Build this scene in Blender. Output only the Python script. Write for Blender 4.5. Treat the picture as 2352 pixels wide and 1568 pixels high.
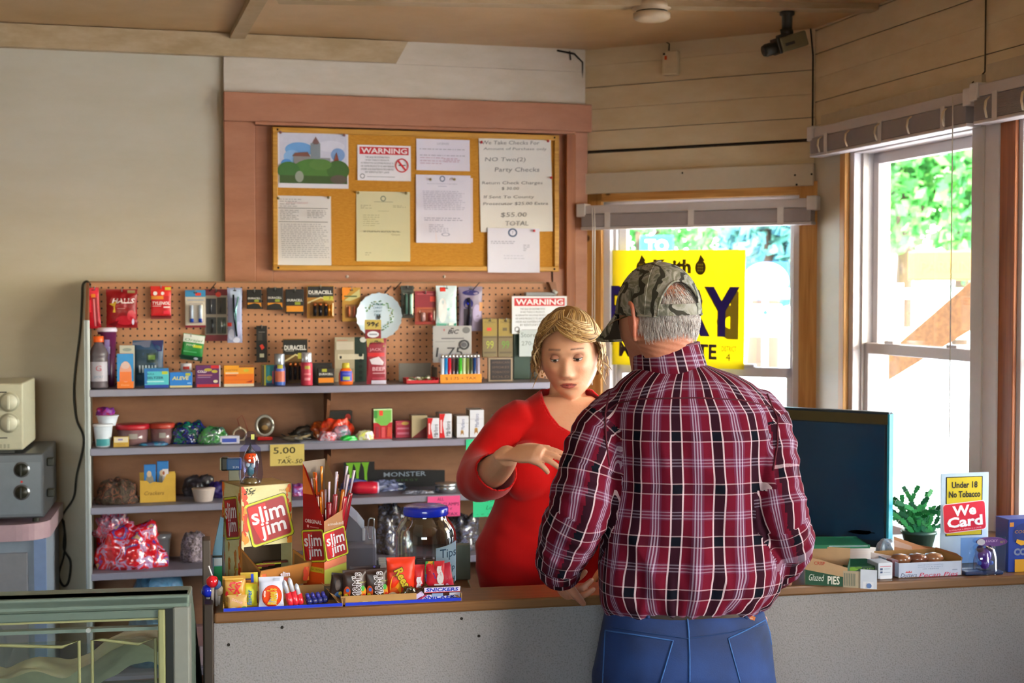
import bpy, bmesh, math, random
from mathutils import Vector, Matrix, noise, Quaternion
for _o in list(bpy.data.objects): bpy.data.objects.remove(_o)
SC = bpy.context.scene
COL = SC.collection
R = math.radians
# ---------------------------------------------------------------- camera
FPX, CX, CY, CAMZ = 3267.0, 1176.0, 784.0, 1.62
PITCH = math.atan(112/FPX)
cam = bpy.data.cameras.new('camera'); camo = bpy.data.objects.new('camera', cam); COL.objects.link(camo)
cam.sensor_width = 36; cam.lens = 36*FPX/2352
camo.location = (0, 0, CAMZ); camo.rotation_euler = (math.pi/2-PITCH, 0, 0)
cam.dof.use_dof = True; cam.dof.focus_distance = 3.15; cam.dof.aperture_fstop = 6.3
cam.clip_start = .05; cam.clip_end = 300
SC.camera = camo
# ---------------------------------------------------------------- colour management, sky, sun, added fill lamps
SC.view_settings.view_transform = 'Standard'; SC.view_settings.look = 'None'
SC.view_settings.exposure = 0.45; SC.view_settings.gamma = 1; SC.view_settings.use_curve_mapping = False
wd = bpy.data.worlds.new('sky'); SC.world = wd; wd.use_nodes = True
_nt = wd.node_tree; _bg = _nt.nodes['Background']
_sk = _nt.nodes.new('ShaderNodeTexSky'); _sk.sky_type = 'NISHITA'; _sk.sun_disc = False
_sk.sun_elevation = R(42); _sk.sun_rotation = R(120); _sk.air_density = 1.2; _sk.dust_density = 2.5
_nt.links.new(_sk.outputs[0], _bg.inputs[0]); _bg.inputs[1].default_value = 2.7
sun = bpy.data.lights.new('sun', 'SUN'); sun.energy = 27; sun.angle = R(.6); sun.color = (1, .95, .86)
suno = bpy.data.objects.new('sun', sun); COL.objects.link(suno); suno.rotation_euler = (R(42), 0, R(-48))
def area(name, loc, rot, sx, sy, power, col):
    l = bpy.data.lights.new(name, 'AREA'); l.shape = 'RECTANGLE'; l.size = sx; l.size_y = sy; l.energy = power; l.color = col
    o = bpy.data.objects.new(name, l); COL.objects.link(o); o.location = loc; o.rotation_euler = rot; return o
area('front_fill', (-.5, -2.3, 1.8), (R(88), 0, R(6)), 2.0, .9, 6, (1, .97, .93))        # added fill lamp at an unseen opening behind the camera
area('side_fill', (2.22, 1.7, 1.45), (0, R(90), R(15)), 1.3, 1.6, 42, (1, .9, .97))     # added pinkish lamp for light from the right, at an unseen window
# ---------------------------------------------------------------- pixel geometry
def ray(px, py):
    a, b = (px-CX)/FPX, (CY-py)/FPX
    return Vector((a, math.cos(PITCH)+b*math.sin(PITCH), -math.sin(PITCH)+b*math.cos(PITCH)))
def at(px, py, d):
    r = ray(px, py); return Vector((0, 0, CAMZ))+r*(d/r.y)
class Frame:
    """vertical plane: u to the right along it, z up, w out of it towards the room"""
    def __init__(s, x, y, deg):
        s.o = Vector((x, y, 0)); s.a = R(deg); s.u = Vector((math.cos(s.a), math.sin(s.a), 0)); s.w = Vector((math.sin(s.a), -math.cos(s.a), 0))
    def hit(s, px, py, w=0):
        r = ray(px, py); c = Vector((0, 0, CAMZ)); o = s.o+s.w*w
        t = (o-c).dot(s.w)/r.dot(s.w); p = c+r*t
        return (p-s.o).dot(s.u), p.z
    def U(s, px, w=0): return s.hit(px, 672, w)[0]
    def P(s, u, w, z): return s.o+s.u*u+s.w*w+Vector((0, 0, z))
FA = Frame(-.27, 5.65, 15)
_uA = FA.U(1340)
_pA = FA.P(_uA, 0, 0)
FB = Frame(_pA.x, _pA.y, -30)
_uB = FB.U(1868); _pB = FB.P(_uB, 0, 0)
FC = Frame(_pB.x, _pB.y, -75)
FK = Frame(-.634, 3.09, 12.3)      # counter front
# ---------------------------------------------------------------- materials
_mats = {}
def lin(h):
    h = h.lstrip('#'); v = [int(h[i:i+2], 16)/255 for i in (0, 2, 4)]
    return tuple(((c+.055)/1.055)**2.4 if c > .04045 else c/12.92 for c in v)+(1,)
def newmat(name):
    m = bpy.data.materials.new(name); m.use_nodes = True
    nt = m.node_tree; b = nt.nodes['Principled BSDF']; return m, nt, b
def N(nt, t, **k):
    n = nt.nodes.new(t)
    for a, v in k.items():
        if a.startswith('i'): n.inputs[int(a[1:])].default_value = v
        else: setattr(n, a, v)
    return n
def M(hexc, rough=.5, metal=0, spec=.4, var=.1, scale=40, bump=0, name=None, tr=0, coat=0):
    key = (hexc, rough, metal, spec, var, scale, bump, tr, coat)
    if key in _mats: return _mats[key]
    m, nt, b = newmat(name or 'm_'+hexc.strip('#'))
    c = lin(hexc)
    tc = N(nt, 'ShaderNodeTexCoord'); nz = N(nt, 'ShaderNodeTexNoise'); nz.inputs['Scale'].default_value = scale; nz.inputs['Detail'].default_value = 3
    nt.links.new(tc.outputs['Object'], nz.inputs['Vector'])
    mx = N(nt, 'ShaderNodeMix', data_type='RGBA')
    mx.inputs['A'].default_value = tuple(x*(1-var) for x in c[:3])+(1,); mx.inputs['B'].default_value = tuple(min(1, x*(1+var)) for x in c[:3])+(1,)
    nt.links.new(nz.outputs['Fac'], mx.inputs['Factor']); nt.links.new(mx.outputs['Result'], b.inputs['Base Color'])
    b.inputs['Roughness'].default_value = rough; b.inputs['Metallic'].default_value = metal; b.inputs['Specular IOR Level'].default_value = spec
    if coat: b.inputs['Coat Weight'].default_value = coat; b.inputs['Coat Roughness'].default_value = .08
    if tr: b.inputs['Transmission Weight'].default_value = tr; b.inputs['IOR'].default_value = 1.2
    if bump:
        bp = N(nt, 'ShaderNodeBump'); bp.inputs['Strength'].default_value = bump; bp.inputs['Distance'].default_value = .004
        nt.links.new(nz.outputs['Fac'], bp.inputs['Height']); nt.links.new(bp.outputs[0], b.inputs['Normal'])
    _mats[key] = m; return m
def glassmat(name, tint=(1, 1, 1, 1), gloss=.1, rough=.02):
    if name in _mats: return _mats[name]
    m, nt, b = newmat(name); nt.nodes.remove(b); out = nt.nodes['Material Output']
    t = N(nt, 'ShaderNodeBsdfTransparent'); t.inputs[0].default_value = tint
    g = N(nt, 'ShaderNodeBsdfGlossy'); g.inputs['Roughness'].default_value = rough
    lw = N(nt, 'ShaderNodeLayerWeight'); lw.inputs[0].default_value = .25
    mr = N(nt, 'ShaderNodeMapRange'); mr.inputs['To Min'].default_value = gloss*.35; mr.inputs['To Max'].default_value = min(1, gloss*5)
    nt.links.new(lw.outputs['Facing'], mr.inputs['Value'])
    mx = N(nt, 'ShaderNodeMixShader'); nt.links.new(mr.outputs[0], mx.inputs[0]); nt.links.new(t.outputs[0], mx.inputs[1]); nt.links.new(g.outputs[0], mx.inputs[2])
    nt.links.new(mx.outputs[0], out.inputs[0]); _mats[name] = m; return m
def woodmat(name, c1, c2, scale=6, rough=.5, knots=None, axis='Z', stretch=.06):
    if name in _mats: return _mats[name]
    m, nt, b = newmat(name)
    tc = N(nt, 'ShaderNodeTexCoord'); mp = N(nt, 'ShaderNodeMapping')
    s = [1, 1, 1]; s['XYZ'.index(axis)] = stretch; mp.inputs['Scale'].default_value = s
    nt.links.new(tc.outputs['Object'], mp.inputs[0])
    nz = N(nt, 'ShaderNodeTexNoise'); nz.inputs['Scale'].default_value = scale*12; nz.inputs['Detail'].default_value = 5; nz.inputs['Distortion'].default_value = .6
    nt.links.new(mp.outputs[0], nz.inputs[0])
    cr = N(nt, 'ShaderNodeValToRGB'); cr.color_ramp.elements[0].position = .3; cr.color_ramp.elements[1].position = .7
    cr.color_ramp.elements[0].color = lin(c1); cr.color_ramp.elements[1].color = lin(c2)
    nt.links.new(nz.outputs['Fac'], cr.inputs[0])
    last = cr.outputs[0]
    if knots:
        vo = N(nt, 'ShaderNodeTexVoronoi'); vo.inputs['Scale'].default_value = knots
        nt.links.new(tc.outputs['Object'], vo.inputs['Vector'])
        rr = N(nt, 'ShaderNodeMapRange'); rr.inputs['From Min'].default_value = .06; rr.inputs['From Max'].default_value = .12
        nt.links.new(vo.outputs['Distance'], rr.inputs['Value'])
        mx = N(nt, 'ShaderNodeMix', data_type='RGBA'); mx.inputs['A'].default_value = lin('#4a2a10')
        nt.links.new(rr.outputs[0], mx.inputs['Factor']); nt.links.new(last, mx.inputs['B']); last = mx.outputs['Result']
    nt.links.new(last, b.inputs['Base Color']); b.inputs['Roughness'].default_value = rough
    _mats[name] = m; return m
def paintmat(name, c1, c2, scale=3, rough=.6, bump=.15, c3=None):
    if name in _mats: return _mats[name]
    m, nt, b = newmat(name)
    tc = N(nt, 'ShaderNodeTexCoord'); mp = N(nt, 'ShaderNodeMapping'); mp.inputs['Scale'].default_value = (1, 1, 3)
    nt.links.new(tc.outputs['Object'], mp.inputs[0])
    nz = N(nt, 'ShaderNodeTexNoise'); nz.inputs['Scale'].default_value = scale; nz.inputs['Detail'].default_value = 6; nz.inputs['Roughness'].default_value = .65
    nt.links.new(mp.outputs[0], nz.inputs[0])
    cr = N(nt, 'ShaderNodeValToRGB'); cr.color_ramp.elements[0].position = .35; cr.color_ramp.elements[1].position = .65
    cr.color_ramp.elements[0].color = lin(c1); cr.color_ramp.elements[1].color = lin(c2)
    nt.links.new(nz.outputs['Fac'], cr.inputs[0]); nt.links.new(cr.outputs[0], b.inputs['Base Color'])
    b.inputs['Roughness'].default_value = rough
    n2 = N(nt, 'ShaderNodeTexNoise'); n2.inputs['Scale'].default_value = 90; nt.links.new(mp.outputs[0], n2.inputs[0])
    bp = N(nt, 'ShaderNodeBump'); bp.inputs['Strength'].default_value = bump; bp.inputs['Distance'].default_value = .002
    nt.links.new(n2.outputs['Fac'], bp.inputs['Height']); nt.links.new(bp.outputs[0], b.inputs['Normal'])
    _mats[name] = m; return m
# ---------------------------------------------------------------- mesh building
_fonts = {}
def text_geo(s, bold=0.0, wide=1.0, slant=0.0, align='CENTER', space=1.0):
    key = (s, bold, wide, slant, align, space)
    if key in _fonts: return _fonts[key]
    cu = bpy.data.curves.new('t', 'FONT'); cu.body = s; cu.size = 1; cu.align_x = align; cu.align_y = 'CENTER'; cu.resolution_u = 2; cu.offset = bold; cu.space_character = space; cu.shear = slant
    o = bpy.data.objects.new('t', cu); COL.objects.link(o)
    dg = bpy.context.evaluated_depsgraph_get(); me = o.evaluated_get(dg).to_mesh()
    vs = [(v.co.x*wide, v.co.y) for v in me.vertices]; fs = [tuple(p.vertices) for p in me.polygons]
    o.evaluated_get(dg).to_mesh_clear(); bpy.data.objects.remove(o); bpy.data.curves.remove(cu)
    _fonts[key] = (vs, fs); return vs, fs
class MB:
    def __init__(s): s.v = []; s.f = []; s.m = []; s.mats = []; s.sm = []; s.T = Matrix.Identity(4); s.uv = {}
    def mi(s, mat):
        if mat not in s.mats: s.mats.append(mat)
        return s.mats.index(mat)
    def add(s, vs, fs, mat, smooth=False, uvs=None):
        n = len(s.v); s.v += [tuple(s.T @ Vector(p)) for p in vs]; i = s.mi(mat)
        for k, f in enumerate(fs):
            if uvs: s.uv[len(s.f)] = [uvs[j] for j in f] if not isinstance(uvs, dict) else uvs[k]
            s.f.append(tuple(n+j for j in f)); s.m.append(i); s.sm.append(smooth)
        return s
    def box(s, x0, x1, y0, y1, z0, z1, mat, bev=0, T=None):
        if bev:
            bm = bmesh.new(); bmesh.ops.create_cube(bm, size=1)
            for v in bm.verts: v.co = Vector(((x0+x1)/2+v.co.x*(x1-x0), (y0+y1)/2+v.co.y*(y1-y0), (z0+z1)/2+v.co.z*(z1-z0)))
            bmesh.ops.bevel(bm, geom=bm.edges[:], offset=min(bev, .45*min(abs(x1-x0), abs(y1-y0), abs(z1-z0))), segments=2, affect='EDGES', profile=.5)
            bm.verts.index_update(); vs = [v.co[:] for v in bm.verts]; fs = [tuple(v.index for v in f.verts) for f in bm.faces]; bm.free()
        else:
            vs = [(x, y, z) for z in (z0, z1) for y in (y0, y1) for x in (x0, x1)]
            fs = [(0, 2, 3, 1), (4, 5, 7, 6), (0, 1, 5, 4), (2, 6, 7, 3), (0, 4, 6, 2), (1, 3, 7, 5)]
        if T: vs = [tuple(T @ Vector(p)) for p in vs]
        return s.add(vs, fs, mat)
    def tube(s, pts, rad, mat, n=8, cap=True, flat=1.0, smooth=True, up=None):
        pts = [Vector(p) for p in pts]; k = len(pts)
        if not hasattr(rad, '__len__'): rad = [rad]*k
        vs = []; t0 = (pts[1]-pts[0]).normalized()
        a = Vector(up) if up else (Vector((0, 0, 1)) if abs(t0.z) < .9 else Vector((1, 0, 0)))
        x = t0.cross(a).normalized(); tp = t0
        for i, p in enumerate(pts):
            t = ((pts[min(i+1, k-1)]-pts[max(i-1, 0)])).normalized()
            q = tp.rotation_difference(t); x = (q @ x).normalized(); tp = t; y = t.cross(x)
            for j in range(n):
                an = 2*math.pi*j/n; vs.append(tuple(p+(x*math.cos(an)+y*math.sin(an)*flat)*rad[i]))
        fs = [(i*n+j, i*n+(j+1) % n, (i+1)*n+(j+1) % n, (i+1)*n+j) for i in range(k-1) for j in range(n)]
        if cap: fs += [tuple(range(n))[::-1], tuple((k-1)*n+j for j in range(n))]
        return s.add(vs, fs, mat, smooth)
    def lathe(s, prof, mat, n=24, c=(0, 0, 0), axis='z', cap=True, smooth=True, sx=1, sy=1):
        vs = []
        for r, h in prof:
            for j in range(n):
                an = 2*math.pi*j/n; x, y = r*math.cos(an)*sx, r*math.sin(an)*sy
                p = (x, y, h) if axis == 'z' else ((x, -h, y) if axis == 'y' else (h, x, y))
                vs.append((p[0]+c[0], p[1]+c[1], p[2]+c[2]))
        k = len(prof)
        fs = [(i*n+j, i*n+(j+1) % n, (i+1)*n+(j+1) % n, (i+1)*n+j) for i in range(k-1) for j in range(n)]
        if cap: fs += [tuple(range(n))[::-1], tuple((k-1)*n+j for j in range(n))]
        return s.add(vs, fs, mat, smooth)
    def cyl(s, c, r, h, mat, axis='z', n=20, r2=None, sx=1):
        return s.lathe([(r, 0), (r if r2 is None else r2, h)], mat, n, c, axis, smooth=False, sx=sx)
    def ball(s, c, r, mat, sx=1, sy=1, sz=1, n=14, m=8):
        return s.lathe([(max(.0001, r*math.sin(math.pi*i/m)), -r*sz*math.cos(math.pi*i/m)) for i in range(m+1)], mat, n, c, 'z', sx=sx, sy=sy)
    def prism(s, poly, y0, y1, mat, smooth=False):
        """polygon in x,z extruded along y"""
        n = len(poly); vs = [(x, y0, z) for x, z in poly]+[(x, y1, z) for x, z in poly]
        fs = [tuple(range(n)), tuple(range(2*n-1, n-1, -1))]+[(i, i+n, (i+1) % n+n, (i+1) % n) for i in range(n)]
        return s.add(vs, fs, mat, smooth)
    def grid(s, fn, nu, nv, mat, smooth=True, uvf=None, closeu=False):
        vs = [fn(i/nu, j/nv) for j in range(nv+1) for i in range(nu+1 if not closeu else nu)]
        w = nu+1 if not closeu else nu
        fs = [(j*w+i, j*w+(i+1) % w, (j+1)*w+(i+1) % w, (j+1)*w+i) for j in range(nv) for i in range(nu)]
        uvs = None
        if uvf: uvs = {j*nu+i: [uvf(i/nu, j/nv), uvf((i+1)/nu, j/nv), uvf((i+1)/nu, (j+1)/nv), uvf(i/nu, (j+1)/nv)] for j in range(nv) for i in range(nu)}
        return s.add(vs, fs, mat, smooth, uvs)
    def text(s, st, x, z, y, h, mat, maxw=None, surf=None, rot=0, **k):
        """lettering facing -y, centred at x,z, cap height h"""
        vs, fs = text_geo(st, **k)
        if not vs: return s
        xs = [v[0] for v in vs]; zs = [v[1] for v in vs]; w = max(xs)-min(xs); cx = (max(xs)+min(xs))/2; cz = (max(zs)+min(zs))/2
        sc = h/max(.3, max(zs)-min(zs)); sx = sc
        if maxw: sx = maxw/max(w, 1e-6)
        ca, sa = math.cos(rot), math.sin(rot); out = []
        for a, b in vs:
            a, b = (a-cx)*sx, (b-cz)*sc; px, pz = x+a*ca-b*sa, z+a*sa+b*ca
            out.append((px, (surf(px, pz) if surf else 0)+y, pz))
        return s.add(out, fs, mat)
    def build(s, name, parent=None, loc=None, rz=0, auto=None):
        me = bpy.data.meshes.new(name); me.from_pydata(s.v, [], s.f)
        for m in s.mats: me.materials.append(m)
        me.polygons.foreach_set('material_index', s.m); me.polygons.foreach_set('use_smooth', s.sm)
        if s.uv:
            ul = me.uv_layers.new(name='UVMap')
            for p in me.polygons:
                u = s.uv.get(p.index)
                if u:
                    for k, li in enumerate(p.loop_indices): ul.data[li].uv = u[k]
        me.update()
        o = bpy.data.objects.new(name, me); COL.objects.link(o)
        if parent: o.parent = parent
        if loc is not None: o.location = loc
        if rz: o.rotation_euler.z = rz
        return o
def tag(o, label=None, cat=None, group=None, kind=None):
    if label: o['label'] = label
    if cat: o['category'] = cat
    if group: o['group'] = group
    if kind: o['kind'] = kind
    return o
def empty(name, loc=(0, 0, 0), rz=0, label=None, cat=None, group=None):
    o = bpy.data.objects.new(name, None); COL.objects.link(o); o.location = loc; o.rotation_euler.z = rz; o.empty_display_size = .05
    return tag(o, label, cat, group)
def struct(mb, name, fr=None, w=0, z=0, parent=None):
    o = mb.build(name, parent)
    if fr: o.location = fr.P(0, w, z); o.rotation_euler.z = fr.a
    if not parent: o['kind'] = 'structure'
    return o
def inframe(mb, name, fr, label, cat, group=None):
    o = mb.build(name); o.location = fr.o; o.rotation_euler.z = fr.a; return tag(o, label, cat, group)
def recenter(o, base=True):
    me = o.data; c = [v.co for v in me.vertices]
    lo = Vector([min(v[i] for v in c) for i in range(3)]); hi = Vector([max(v[i] for v in c) for i in range(3)])
    p = Vector(((lo.x+hi.x)/2, (lo.y+hi.y)/2, lo.z)); me.transform(Matrix.Translation(-p))
    o.location = o.location+(o.rotation_euler.to_matrix() @ p); return o
_inf0 = inframe
def inframe(mb, name, fr, label, cat, group=None): return recenter(_inf0(mb, name, fr, label, cat, group))
rnd = random.Random(7)
CEIL = 2.60
def ceilhit(px, py, z=CEIL):
    r = ray(px, py); return Vector((0, 0, CAMZ))+r*((z-CAMZ)/r.z)
def fuz(fr, px, py, w=0): return fr.hit(px, py, w)
# ================================================================= THE SETTING
m_wallA = paintmat('wall paint grey', '#c0b8a2', '#c9c2b0', 1.6, .5, .1)
m_siding = paintmat('siding cream', '#d8c49c', '#e2d2b0', 5, .5, .25)
m_sidingA = paintmat('siding pale', '#cabfac', '#d6ccbd', 4, .5, .2)
m_ceil = paintmat('ceiling tan', '#b8925f', '#c8a67a', 2.5, .38, .1)
m_trim = paintmat('trim pinkish brown', '#a56c4e', '#b17a5c', 5, .5, .15)
m_gap = M('#1c1610', .9)
m_pine = woodmat('pine casing', '#b07838', '#d6a25e', 5, .5, 7)
m_pineY = woodmat('pine horizontal', '#b07838', '#d6a25e', 5, .5, 7, 'X')
m_dpine = woodmat('reddish wood', '#8a4a22', '#a5622e', 5, .45)
m_vinyl = M('#d8d4d8', .35, var=.04); m_vinyl2 = M('#bdb6b2', .4, var=.05)
m_glass = glassmat('window glass', (.96, .98, .98, 1), .05)
m_cork = paintmat('cork', '#b57a18', '#c48a2a', 60, .85, .4)
b = MB(); b.box(-3.6, 3.2, -3.2, 6.6, -.05, 0, woodmat('floor boards', '#46382a', '#574634', 2, .5)); struct(b, 'floor')
def boards(b, u0, u1, z0, z1, h, mat, gap=.0022, y=0, th=.02, seed=1):
    rr = random.Random(seed); z = z0; b.box(u0, u1, y+.012, y+th+.01, z0, z1, m_gap)
    while z < z1-.004:
        t = min(h, z1-z); g = gap*rr.uniform(.1, 1.3)
        b.box(u0, u1, y+rr.uniform(-.0012, .0012), y+th, z+g, z+t, mat); z += t
def wall_open(b, u0, u1, z0, z1, ops, mat, y0=.03, y1=.16):
    us = sorted(ops); cur = u0
    for a, c, lo, hi in us:
        b.box(cur, a, y0, y1, z0, z1, mat); b.box(a, c, y0, y1, z0, lo, mat); b.box(a, c, y0, y1, hi, z1, mat); cur = c
    b.box(cur, u1, y0, y1, z0, z1, mat)
# wall A -----------------------------------------------------------
uS = FA.U(514)
b = MB(); b.box(-2.9, _uA+.1, .0, .16, 0, CEIL, m_wallA)
zt = FA.hit(900, 226)[1]
boards(b, uS+.004, _uA, zt-.02, CEIL, .15, m_sidingA, .0016, y=-.02, th=.02, seed=4)
b.box(uS-.006, uS+.004, -.006, 0, 0, CEIL, M('#a99f88', .6))
wA = struct(b, 'wall_back', FA)
# wall B -----------------------------------------------------------
zW0, zW1 = .78, 1.985
b1u0, b1u1 = FB.U(1386), FB.U(1838)
b = MB(); wall_open(b, -.05, _uB+.12, 0, CEIL, [(b1u0, b1u1, zW0, zW1)], m_gap)
boards(b, 0, _uB, 2.095, CEIL, .088, m_siding, .0035, y=0, seed=11)
b.box(0, b1u0, .0, .03, 0, 2.095, m_siding); b.box(b1u1, _uB, .0, .03, 0, 2.095, m_wallA); b.box(b1u0, b1u1, 0, .03, 0, zW0, m_wallA); b.box(b1u0, b1u1, 0, .03, zW1, 2.095, m_siding)
wB = struct(b, 'wall_window_side', FB)
# wall C -----------------------------------------------------------
c2u0, c2u1 = FC.U(1950), FC.U(2262); c3u0 = FC.U(2332); c3u1 = c3u0+.72; zC0, zC1 = .76, 2.14
b = MB(); ops = [(c2u0, c2u1, zC0, zC1), (c3u0, c3u1, zC0, zC1), (3.0, 4.5, .75, 2.14)]
wall_open(b, -.05, 7.9, 0, CEIL, ops, m_wallA, .03, .16)
boards(b, 0, 2.6, zC1+.01, CEIL, .088, m_siding, .003, y=0, seed=5)
wall_open(b, 0, 2.6, 0, zC1+.01, [(c2u0, c2u1, zC0, zC1), (c3u0, c3u1, zC0, zC1)], m_wallA, 0, .03)
wC = struct(b, 'wall_right', FC)
m_dkw = paintmat('unseen dark wall', '#5c4a3a', '#6a5644', 3, .6, .2)  # unseen walls coloured dark to cut the bounce light
# left and front walls (out of the picture, they close the room)
b = MB(); pl = FA.P(-2.9, 0, 0); b.box(pl.x-.1, pl.x, -3, pl.y+.3, 0, CEIL, m_dkw); struct(b, 'wall_left')
b = MB(); wl = m_dkw
for a in ((-3.3, -1.6, 0, 2.6), (.6, 4.2, 0, 2.6), (-1.6, .6, 0, 1.3), (-1.6, .6, 2.3, 2.6)): b.box(a[0], a[1], -2.6, -2.5, a[2], a[3], wl)
struct(b, 'wall_front')
# ceiling ----------------------------------------------------------
b = MB(); b.box(-3.4, 4.2, -2.7, 6.7, CEIL, CEIL+.06, m_ceil); struct(b, 'ceiling')
def batten(name, p, q, wid, th, mat, side=1):
    d = (q-p).normalized(); n = Vector((-d.y, d.x, 0))*side*wid
    b = MB(); vs = [p, q, q+n, p+n]; vs = [v-Vector((0, 0, th)) for v in vs]+[Vector(v) for v in vs]
    b.add([tuple(v) for v in vs], [(0, 1, 2, 3), (7, 6, 5, 4), (0, 4, 5, 1), (1, 5, 6, 2), (2, 6, 7, 3), (3, 7, 4, 0)], mat); return struct(b, name)
m_bat = paintmat('batten paint', '#a89068', '#bca684', 6, .5)
p = ceilhit(553, 92); q = ceilhit(606, 0); q = p+(q-p)*4
batten('trim_1', p, q, .055, .022, m_bat, -1)
p = ceilhit(640, -4); q = ceilhit(2003, 17); batten('trim_2', p, q, .07, .02, m_bat, -1)
# cornice strip
b = MB(); ue, ue2 = FA.U(935), FA.U(908); ztop, zlo = CEIL-.003, CEIL-.088
b.prism([(-2.9, zlo), (ue2, zlo), (ue, ztop), (-2.9, ztop)], -.038, 0, m_bat); struct(b, 'trim_3', FA)
# pinkish brown casing of the old opening
def hb(b, fr, x0, y0, x1, y1, w0, w1, mat, bev=.002, w=None):
    """box from the pixels of its front face at protrusion w1"""
    xm, ym = (x0+x1)/2, (y0+y1)/2
    u0, u1 = fr.U(x0, w1), fr.U(x1, w1); z0, z1 = fr.hit(xm, y1, w1)[1], fr.hit(xm, y0, w1)[1]
    b.box(u0, u1, -w1, -w0, z0, z1, mat, bev); return u0, u1, z0, z1
hu0, hu1 = FA.U(517, .045), FA.U(1352, .045)
zh1 = FA.hit(937, 225, .045)[1]; zh0 = FA.hit(937, 290, .045)[1]
b = MB(); b.box(hu0, hu1+.012, -.047, 0, zh0, zh1, m_trim, .003)
b.box(FA.U(588, .055), hu1-.06, -.055, 0, zh0-.012, zh0, m_trim, .002)
zb = 1.2
b.box(hu0, FA.U(588, .035), -.035, 0, zb, zh0, m_trim, .003); b.box(FA.U(588, .028), FA.U(628, .028), -.02, 0, zb, zh0-.012, m_trim, .003)
b.box(FA.U(1308, .035), hu1-.002, -.035, 0, zb, zh0, m_trim, .003)
zf = FA.hit(950, 622, .02)[1]; b.box(FA.U(628, .02), FA.U(1308, .02), -.018, 0, zb, zf+.01, m_trim, .002)
b.box(FA.U(628, .02), FA.U(1308, .02), -.004, 0, zf, zh0, m_trim)
b.box(FA.U(1300, .035), FA.U(1322, .035), -.04, -.01, zb, zh0-.01, m_dpine, .003)
for px in (796, 1018): b.ball((FA.U(px), -.019, FA.hit(px, 635)[1]), .006, M('#d8c8b8'))
b.tube([(FA.U(1265), -.021, zf), (FA.U(1267), -.022, zf-.1)], .0022, m_gap)
struct(b, 'trim_4', FA)
# reddish strip + thin dark strands in the corner
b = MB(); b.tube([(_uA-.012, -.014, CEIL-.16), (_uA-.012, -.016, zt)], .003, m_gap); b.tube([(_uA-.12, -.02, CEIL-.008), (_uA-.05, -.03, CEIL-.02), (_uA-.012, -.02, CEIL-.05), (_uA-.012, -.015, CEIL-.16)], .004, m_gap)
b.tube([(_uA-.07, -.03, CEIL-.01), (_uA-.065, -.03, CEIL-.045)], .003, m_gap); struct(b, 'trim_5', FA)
b = MB(); b.tube([(_uB-.015, -.008, CEIL), (_uB-.005, -.008, CEIL-.1), (_uB-.005, -.008, 2.2)], .003, m_gap); b.box(0.02, _uB-.02, -.003, 0, 2.187, 2.194, m_gap); struct(b, 'trim_6', FB)
# white header board over window 1
b = MB(); u0, u1, z0, z1 = hb(b, FB, 1340, 386, 1866, 436, 0, .026, M('#cfc4ae', .5, var=.05), .003)
for px, py in ((1566, 397), (1824, 402), (1862, 400), (1828, 424)): b.ball((FB.U(px, .027), -.0265, FB.hit(px, py, .027)[1]), .004, m_gap, sy=.4)
struct(b, 'trim_7', FB)
# ---------------------------------------------------------------- windows
def window(name, fr, u0, u1, z0, z1, zm, cas=None, lock=True, sash=.035, off=None):
    root = empty(name, fr.P((u0+u1)/2, 0, z0), fr.a); root['kind'] = 'structure'; c = (u0+u1)/2
    def bb(*a): return [a[0]-c, a[1]-c]+list(a[2:4])+[a[4]-z0, a[5]-z0]
    b = MB(); f = .03
    for a in ((u0, u0+f, z0, z1), (u1-f, u1, z0, z1), (u0, u1, z0, z0+f), (u0, u1, z1-f, z1)): b.box(*bb(a[0], a[1], .0, .13, a[2], a[3]), m_vinyl, .003)
    for a in ((u0+f, u0+f+.012, z0, z1), (u1-f-.012, u1-f, z0, z1)): b.box(*bb(a[0], a[1], .03, .05, a[2], a[3]), m_vinyl2)
    b.build('window_frame', root)
    for nm, lo, hi, y in (('upper_sash', zm, z1-f, .075), ('lower_sash', z0+f, zm+.04, .04)):
        b = MB(); a0, a1 = u0+f+.002, u1-f-.002
        for a in ((a0, a0+sash, lo, hi), (a1-sash, a1, lo, hi), (a0, a1, lo, lo+.038), (a0, a1, hi-.038, hi)): b.box(*bb(a[0], a[1], y, y+.028, a[2], a[3]), m_vinyl, .003)
        s = b.build(nm, root)
        g = MB(); g.box(*bb(a0+sash-.004, a1-sash+.004, y+.012, y+.016, lo+.034, hi-.034), m_glass); g.build('glass_pane', s)
        if nm == 'lower_sash':
            for uu in (.25, .75):
                l = MB(); q = a0+(a1-a0)*uu; l.box(*bb(q-.03, q+.03, y-.012, y+.02, zm+.04, zm+.052), m_vinyl, .004); l.build('sash_lock', s)
    return root
zmB = FB.hit(1613, 862, -.04)[1]
window('window_1', FB, b1u0, b1u1, zW0, zW1, zmB-.002)
zmC = FC.hit(2100, 822, -.04)[1]
window('window_2', FC, c2u0, c2u1, zC0, zC1, zmC)
window('window_3', FC, c3u0, c3u1, zC0, zC1, zmC)
window('added_window', FC, 3.0, 4.5, .75, 2.14, 1.4)  # unseen window, added to let the side lamp in
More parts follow.
